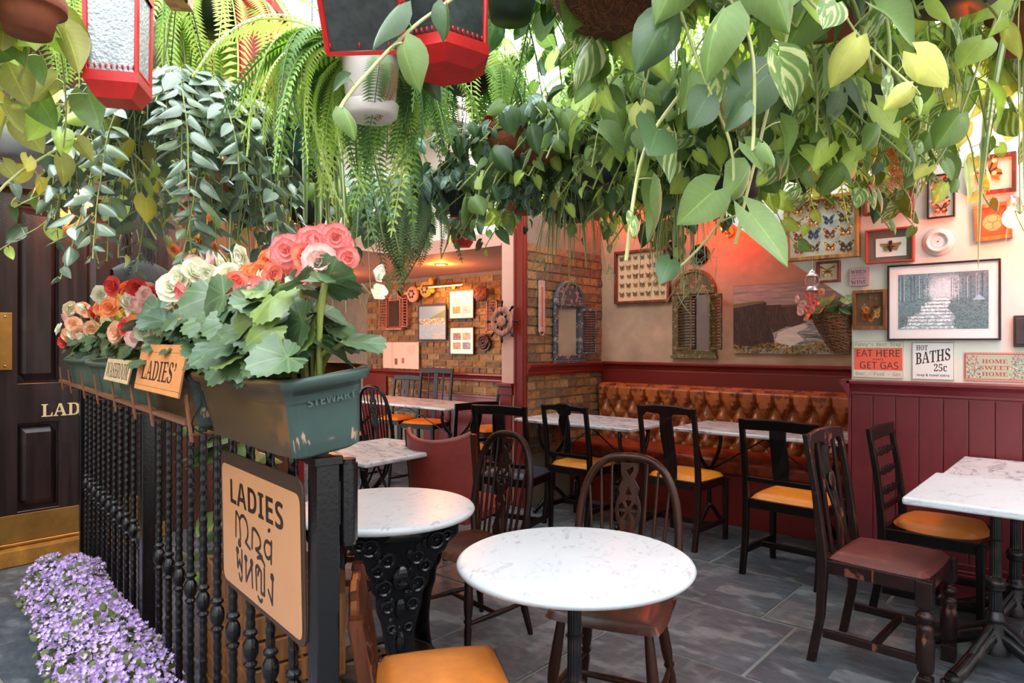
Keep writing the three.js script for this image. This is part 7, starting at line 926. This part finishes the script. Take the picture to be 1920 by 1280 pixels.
// glowing lamps
const glow = (c, k) => std({ color: 0xffffff, emissive: c, emissiveIntensity: k, roughness: 0.4 });
function lamp(t, pos, color, cd, r = 0.05) { const l = new THREE.PointLight(color, cd, 0, 2); l.position.set(...pos); l.castShadow = true; l.shadow.radius = r / 0.02; l.shadow.mapSize.set(1024, 1024); t.add(l); }
{
  let t = thing('wall_lamp', 'glowing lamp with a red-orange bulb on the wall at the right edge', 'lamp', ...onV(0.375, VR, 2.0));
  part(t, 'bracket', [cy(0.035, 0.035, 0.015, 0, 0.06, 0.008, 20, [Math.PI / 2, 0, 0]), tube([[0, 0.06, 0.01], [0, 0.08, 0.07], [0, 0.075, 0.12], [0, 0.05, 0.12]], 0.006, 14, 6), cy(0.018, 0.02, 0.04, 0, 0.045, 0.12)], MT.steel);
  part(t, 'bulb', [sp(0.038, 0, -0.03, 0.12, [1, 1.3, 1], 16), cy(0.014, 0.024, 0.03, 0, 0.016, 0.12)], glow(0xff9a5a, 9)); lamp(t, [0, -0.03, 0.165], 0xff4a1c, 2.6, 0.04);
  part(t, 'cord', tube(Array.from({ length: 120 }, (_, i) => [0.05 + 0.05 * i / 120 + 0.012 * Math.cos(i * 0.9), 0.04 - i * 0.0022, 0.05 + 0.012 * Math.sin(i * 0.9)]), 0.0022, 360, 4), std({ color: 0xc87830, roughness: 0.5 }));
  const al = (label, u, h, cd, c = 0xff3d10) => { const q = thing('wall_lamp', label, 'lamp', ...onV(u, VB, h)); part(q, 'bracket', [cy(0.04, 0.04, 0.015, 0, 0, 0.008, 20, [Math.PI / 2, 0, 0]), tube([[0, 0, 0.01], [0, -0.02, 0.08], [0, 0.0, 0.1]], 0.007, 10, 6)], MT.brass); part(q, 'bulb', [sp(0.034, 0, 0.03, 0.1, [1, 1.1, 1], 14)], glow(0xff7a3a, 5)); lamp(q, [0, 0.03, 0.15], c, cd, 0.035); };
  al('red-orange wall lamp behind the leaves above the green shutter mirror', 2.36, 2.26, 1.2); al('orange wall lamp behind the leaves above the butterfly case by the pier', 3.3, 2.5, 0.6, 0xff5a20);
  const g = thing('globe_lamp', 'round glowing globe lamp among the leaves left of centre', 'lamp', W(4.55, 2.75, 2.31).toArray()); part(g, 'globe', sp(0.075, 0, 0, 0, [1, 1, 1], 20), glow(0xffc27a, 3.2)); part(g, 'hanger', [rod([0, 0.07, 0], [0, 0.97, 0], 0.004), cy(0.03, 0.03, 0.03, 0, 0.08, 0)], MT.brass); lamp(g, [-0.05, -0.1, 0.08], 0xff9a40, 1.1, 0.07);
  const b = thing('bulkhead_lamp', 'small square cream bulkhead lamp above the dark door', 'lamp', ...onU(5.04, 1.46, 2.28)); part(b, 'box', rb(0.14, 0.1, 0.09, 0.01, 0, 0, 0.05), glow(0xffd9a0, 0.9)); part(b, 'back_plate', rb(0.17, 0.13, 0.02, 0.004, 0, 0, 0.0), MT.brass); lamp(b, [0.02, -0.08, 0.16], 0xff9a44, 1.6, 0.05);
  const c = (u, v, lab, cd) => { const q = thing('ceiling_lamp', lab, 'lamp', W(u, v, 2.18).toArray()); part(q, 'rim', T(lathe([[0.05, 0], [0.07, -0.012], [0.075, 0], [0.05, 0]], 24), [0, 0, 0]), MT.brass); part(q, 'diffuser', cy(0.05, 0.05, 0.008, 0, -0.006, 0, 24), glow(0xffc88a, 4)); lamp(q, [0, -0.08, 0], 0xff8a38, cd, 0.05); };
  c(7.0, 4.6, 'small round ceiling spotlight in the back room, over the far table end', 3.2); c(5.3, 4.9, 'small round ceiling spotlight in the back room near the opening', 2.0);
}
// things beside the door
{
  const f = thing('wooden_fish', 'grey carved wooden fish hanging from a net beside the door', 'ornament', W(3.64, 1.34, 1.68).toArray(), 0.55);
  part(f, 'body', [T(grid(14, 14, (s, q) => { const a = s * 6.283, t = q, R = 0.085 * Math.pow(Math.sin(Math.PI * Math.min(0.97, 0.05 + t * 0.8)), 0.8); return [-0.2 + t * 0.4, Math.cos(a) * R, Math.sin(a) * R * 0.5]; })), T(ex(poly([[0.18, 0], [0.27, 0.08], [0.25, 0], [0.27, -0.08]]), 0.014, 0.003), [0, 0, -0.007]), T(ex(poly([[-0.06, 0.07], [0.0, 0.12], [0.08, 0.06]]), 0.012, 0.003), [0, 0, -0.006]), to(0.016, 0.005, -0.13, 0.02, 0.036)], std({ box: true, map: mottle([104, 106, 110], [70, 72, 78], 4), bumpMap: bumpCoarse, bumpScale: 0.004, roughness: 0.7 }));
  const net = []; for (let i = 0; i < 22; i++) { const a = i / 22 * 6.283; for (const s of [-1, 1]) net.push(tube(Array.from({ length: 8 }, (_, k) => { const t = k / 7, b = a + s * t * 1.2, R = 0.03 + 0.05 * Math.sin(t * 2.2); return [-0.03 + Math.cos(b) * R, 0.42 - t * 0.36, Math.sin(b) * R]; }), 0.0016, 8, 3)); } part(f, 'net', net, std({ box: false, color: 0x4a4648, roughness: 0.9 })); part(f, 'cord', rod([-0.03, 0.42, 0], [-0.03, 1.55, 0], 0.002), MT.iron);
  const k = thing('red_flower_spray', 'spray of red and orange flowers above the wooden fish', 'flowers', W(3.3, 1.48, 1.75).toArray()), r = rng(55); for (let i = 0; i < 9; i++) { const p = v3((r() - 0.5) * 0.3, 0.02 + r() * 0.2, (r() - 0.5) * 0.3); part(k, 'stem', tube([[0, -0.25, 0], [p.x * 0.5, p.y * 0.4 - 0.06, p.z * 0.5], p], 0.0025, 8, 4), greenStem); const m = part(k, 'flower', rosetteGeo[i % 3], flowerMat[i % 3 ? 'red' : 'orange']); m.scale.setScalar(0.028 + r() * 0.012); orient(m, p, v3(r() - 0.5, 1, r() - 0.5), v3(-0.6, 0.5, 0.4)); }
  for (let i = 0; i < 14; i++) { const m = part(k, 'leaf', ovalGeo[i % 4], LM[i % 2 ? 'mid' : 'dark']); m.scale.setScalar(0.07 + r() * 0.04); orient(m, v3((r() - 0.5) * 0.26, -0.2 + r() * 0.25, (r() - 0.5) * 0.26), v3(r() - 0.5, -0.4, r() - 0.5), v3(-0.6, 0.6, 0.4)); } part(k, 'pot', potLathe(0.06, 0.08, 0.1).translate(0, -0.32, 0), MT.terracotta); part(k, 'hanger', rod([0, -0.25, 0], [0, 1.5, 0], 0.002), MT.iron);
  const p = thing('rubber_plant', 'leafy potted plant standing behind the railing bars', 'plant', W(2.95, 1.5, 0).toArray()), q = rng(91); part(p, 'pot', potLathe(0.1, 0.13, 0.24), MT.terracotta); part(p, 'soil', cy(0.12, 0.12, 0.01, 0, 0.215, 0), MT.soil); part(p, 'stem', tube([[0, 0.2, 0], [0.02, 0.6, 0.01], [0, 1.0, 0]], 0.012, 10, 6), MT.brownstem); for (let i = 0; i < 30; i++) { const a = q() * 6.283, y = 0.4 + q() * 0.65, m = part(p, 'leaf', ovalGeo[i % 4], LM[i % 3 ? 'mid' : 'dark']); m.scale.setScalar(0.2 + q() * 0.1); orient(m, v3(Math.cos(a) * 0.03, y, Math.sin(a) * 0.03), v3(Math.cos(a), 0.15 - q() * 0.5, Math.sin(a)), v3(0, 1, 0)); }
  const c = thing('wooden_crate', 'slatted wooden crate standing behind the railing', 'crate', W(2.35, 1.32, 0).toArray(), 1.4); for (let i = 0; i < 6; i++) for (const z of [-0.17, 0.17]) part(c, 'slat', rb(0.5, 0.075, 0.014, 0.003, 0, 0.05 + i * 0.088, z), MT.gilt); for (let i = 0; i < 6; i++) for (const x of [-0.25, 0.25]) part(c, 'slat', rb(0.014, 0.075, 0.33, 0.003, x, 0.05 + i * 0.088, 0), MT.gilt); for (const [x, z] of [[-0.24, -0.16], [0.24, -0.16], [-0.24, 0.16], [0.24, 0.16]]) part(c, 'corner_post', rb(0.03, 0.53, 0.03, 0.003, x, 0.265, z), MT.gilt);
}
scene.traverse((o) => { if (o.isMesh) o.castShadow = o.receiveShadow = true; });

renderer.render(scene, camera);
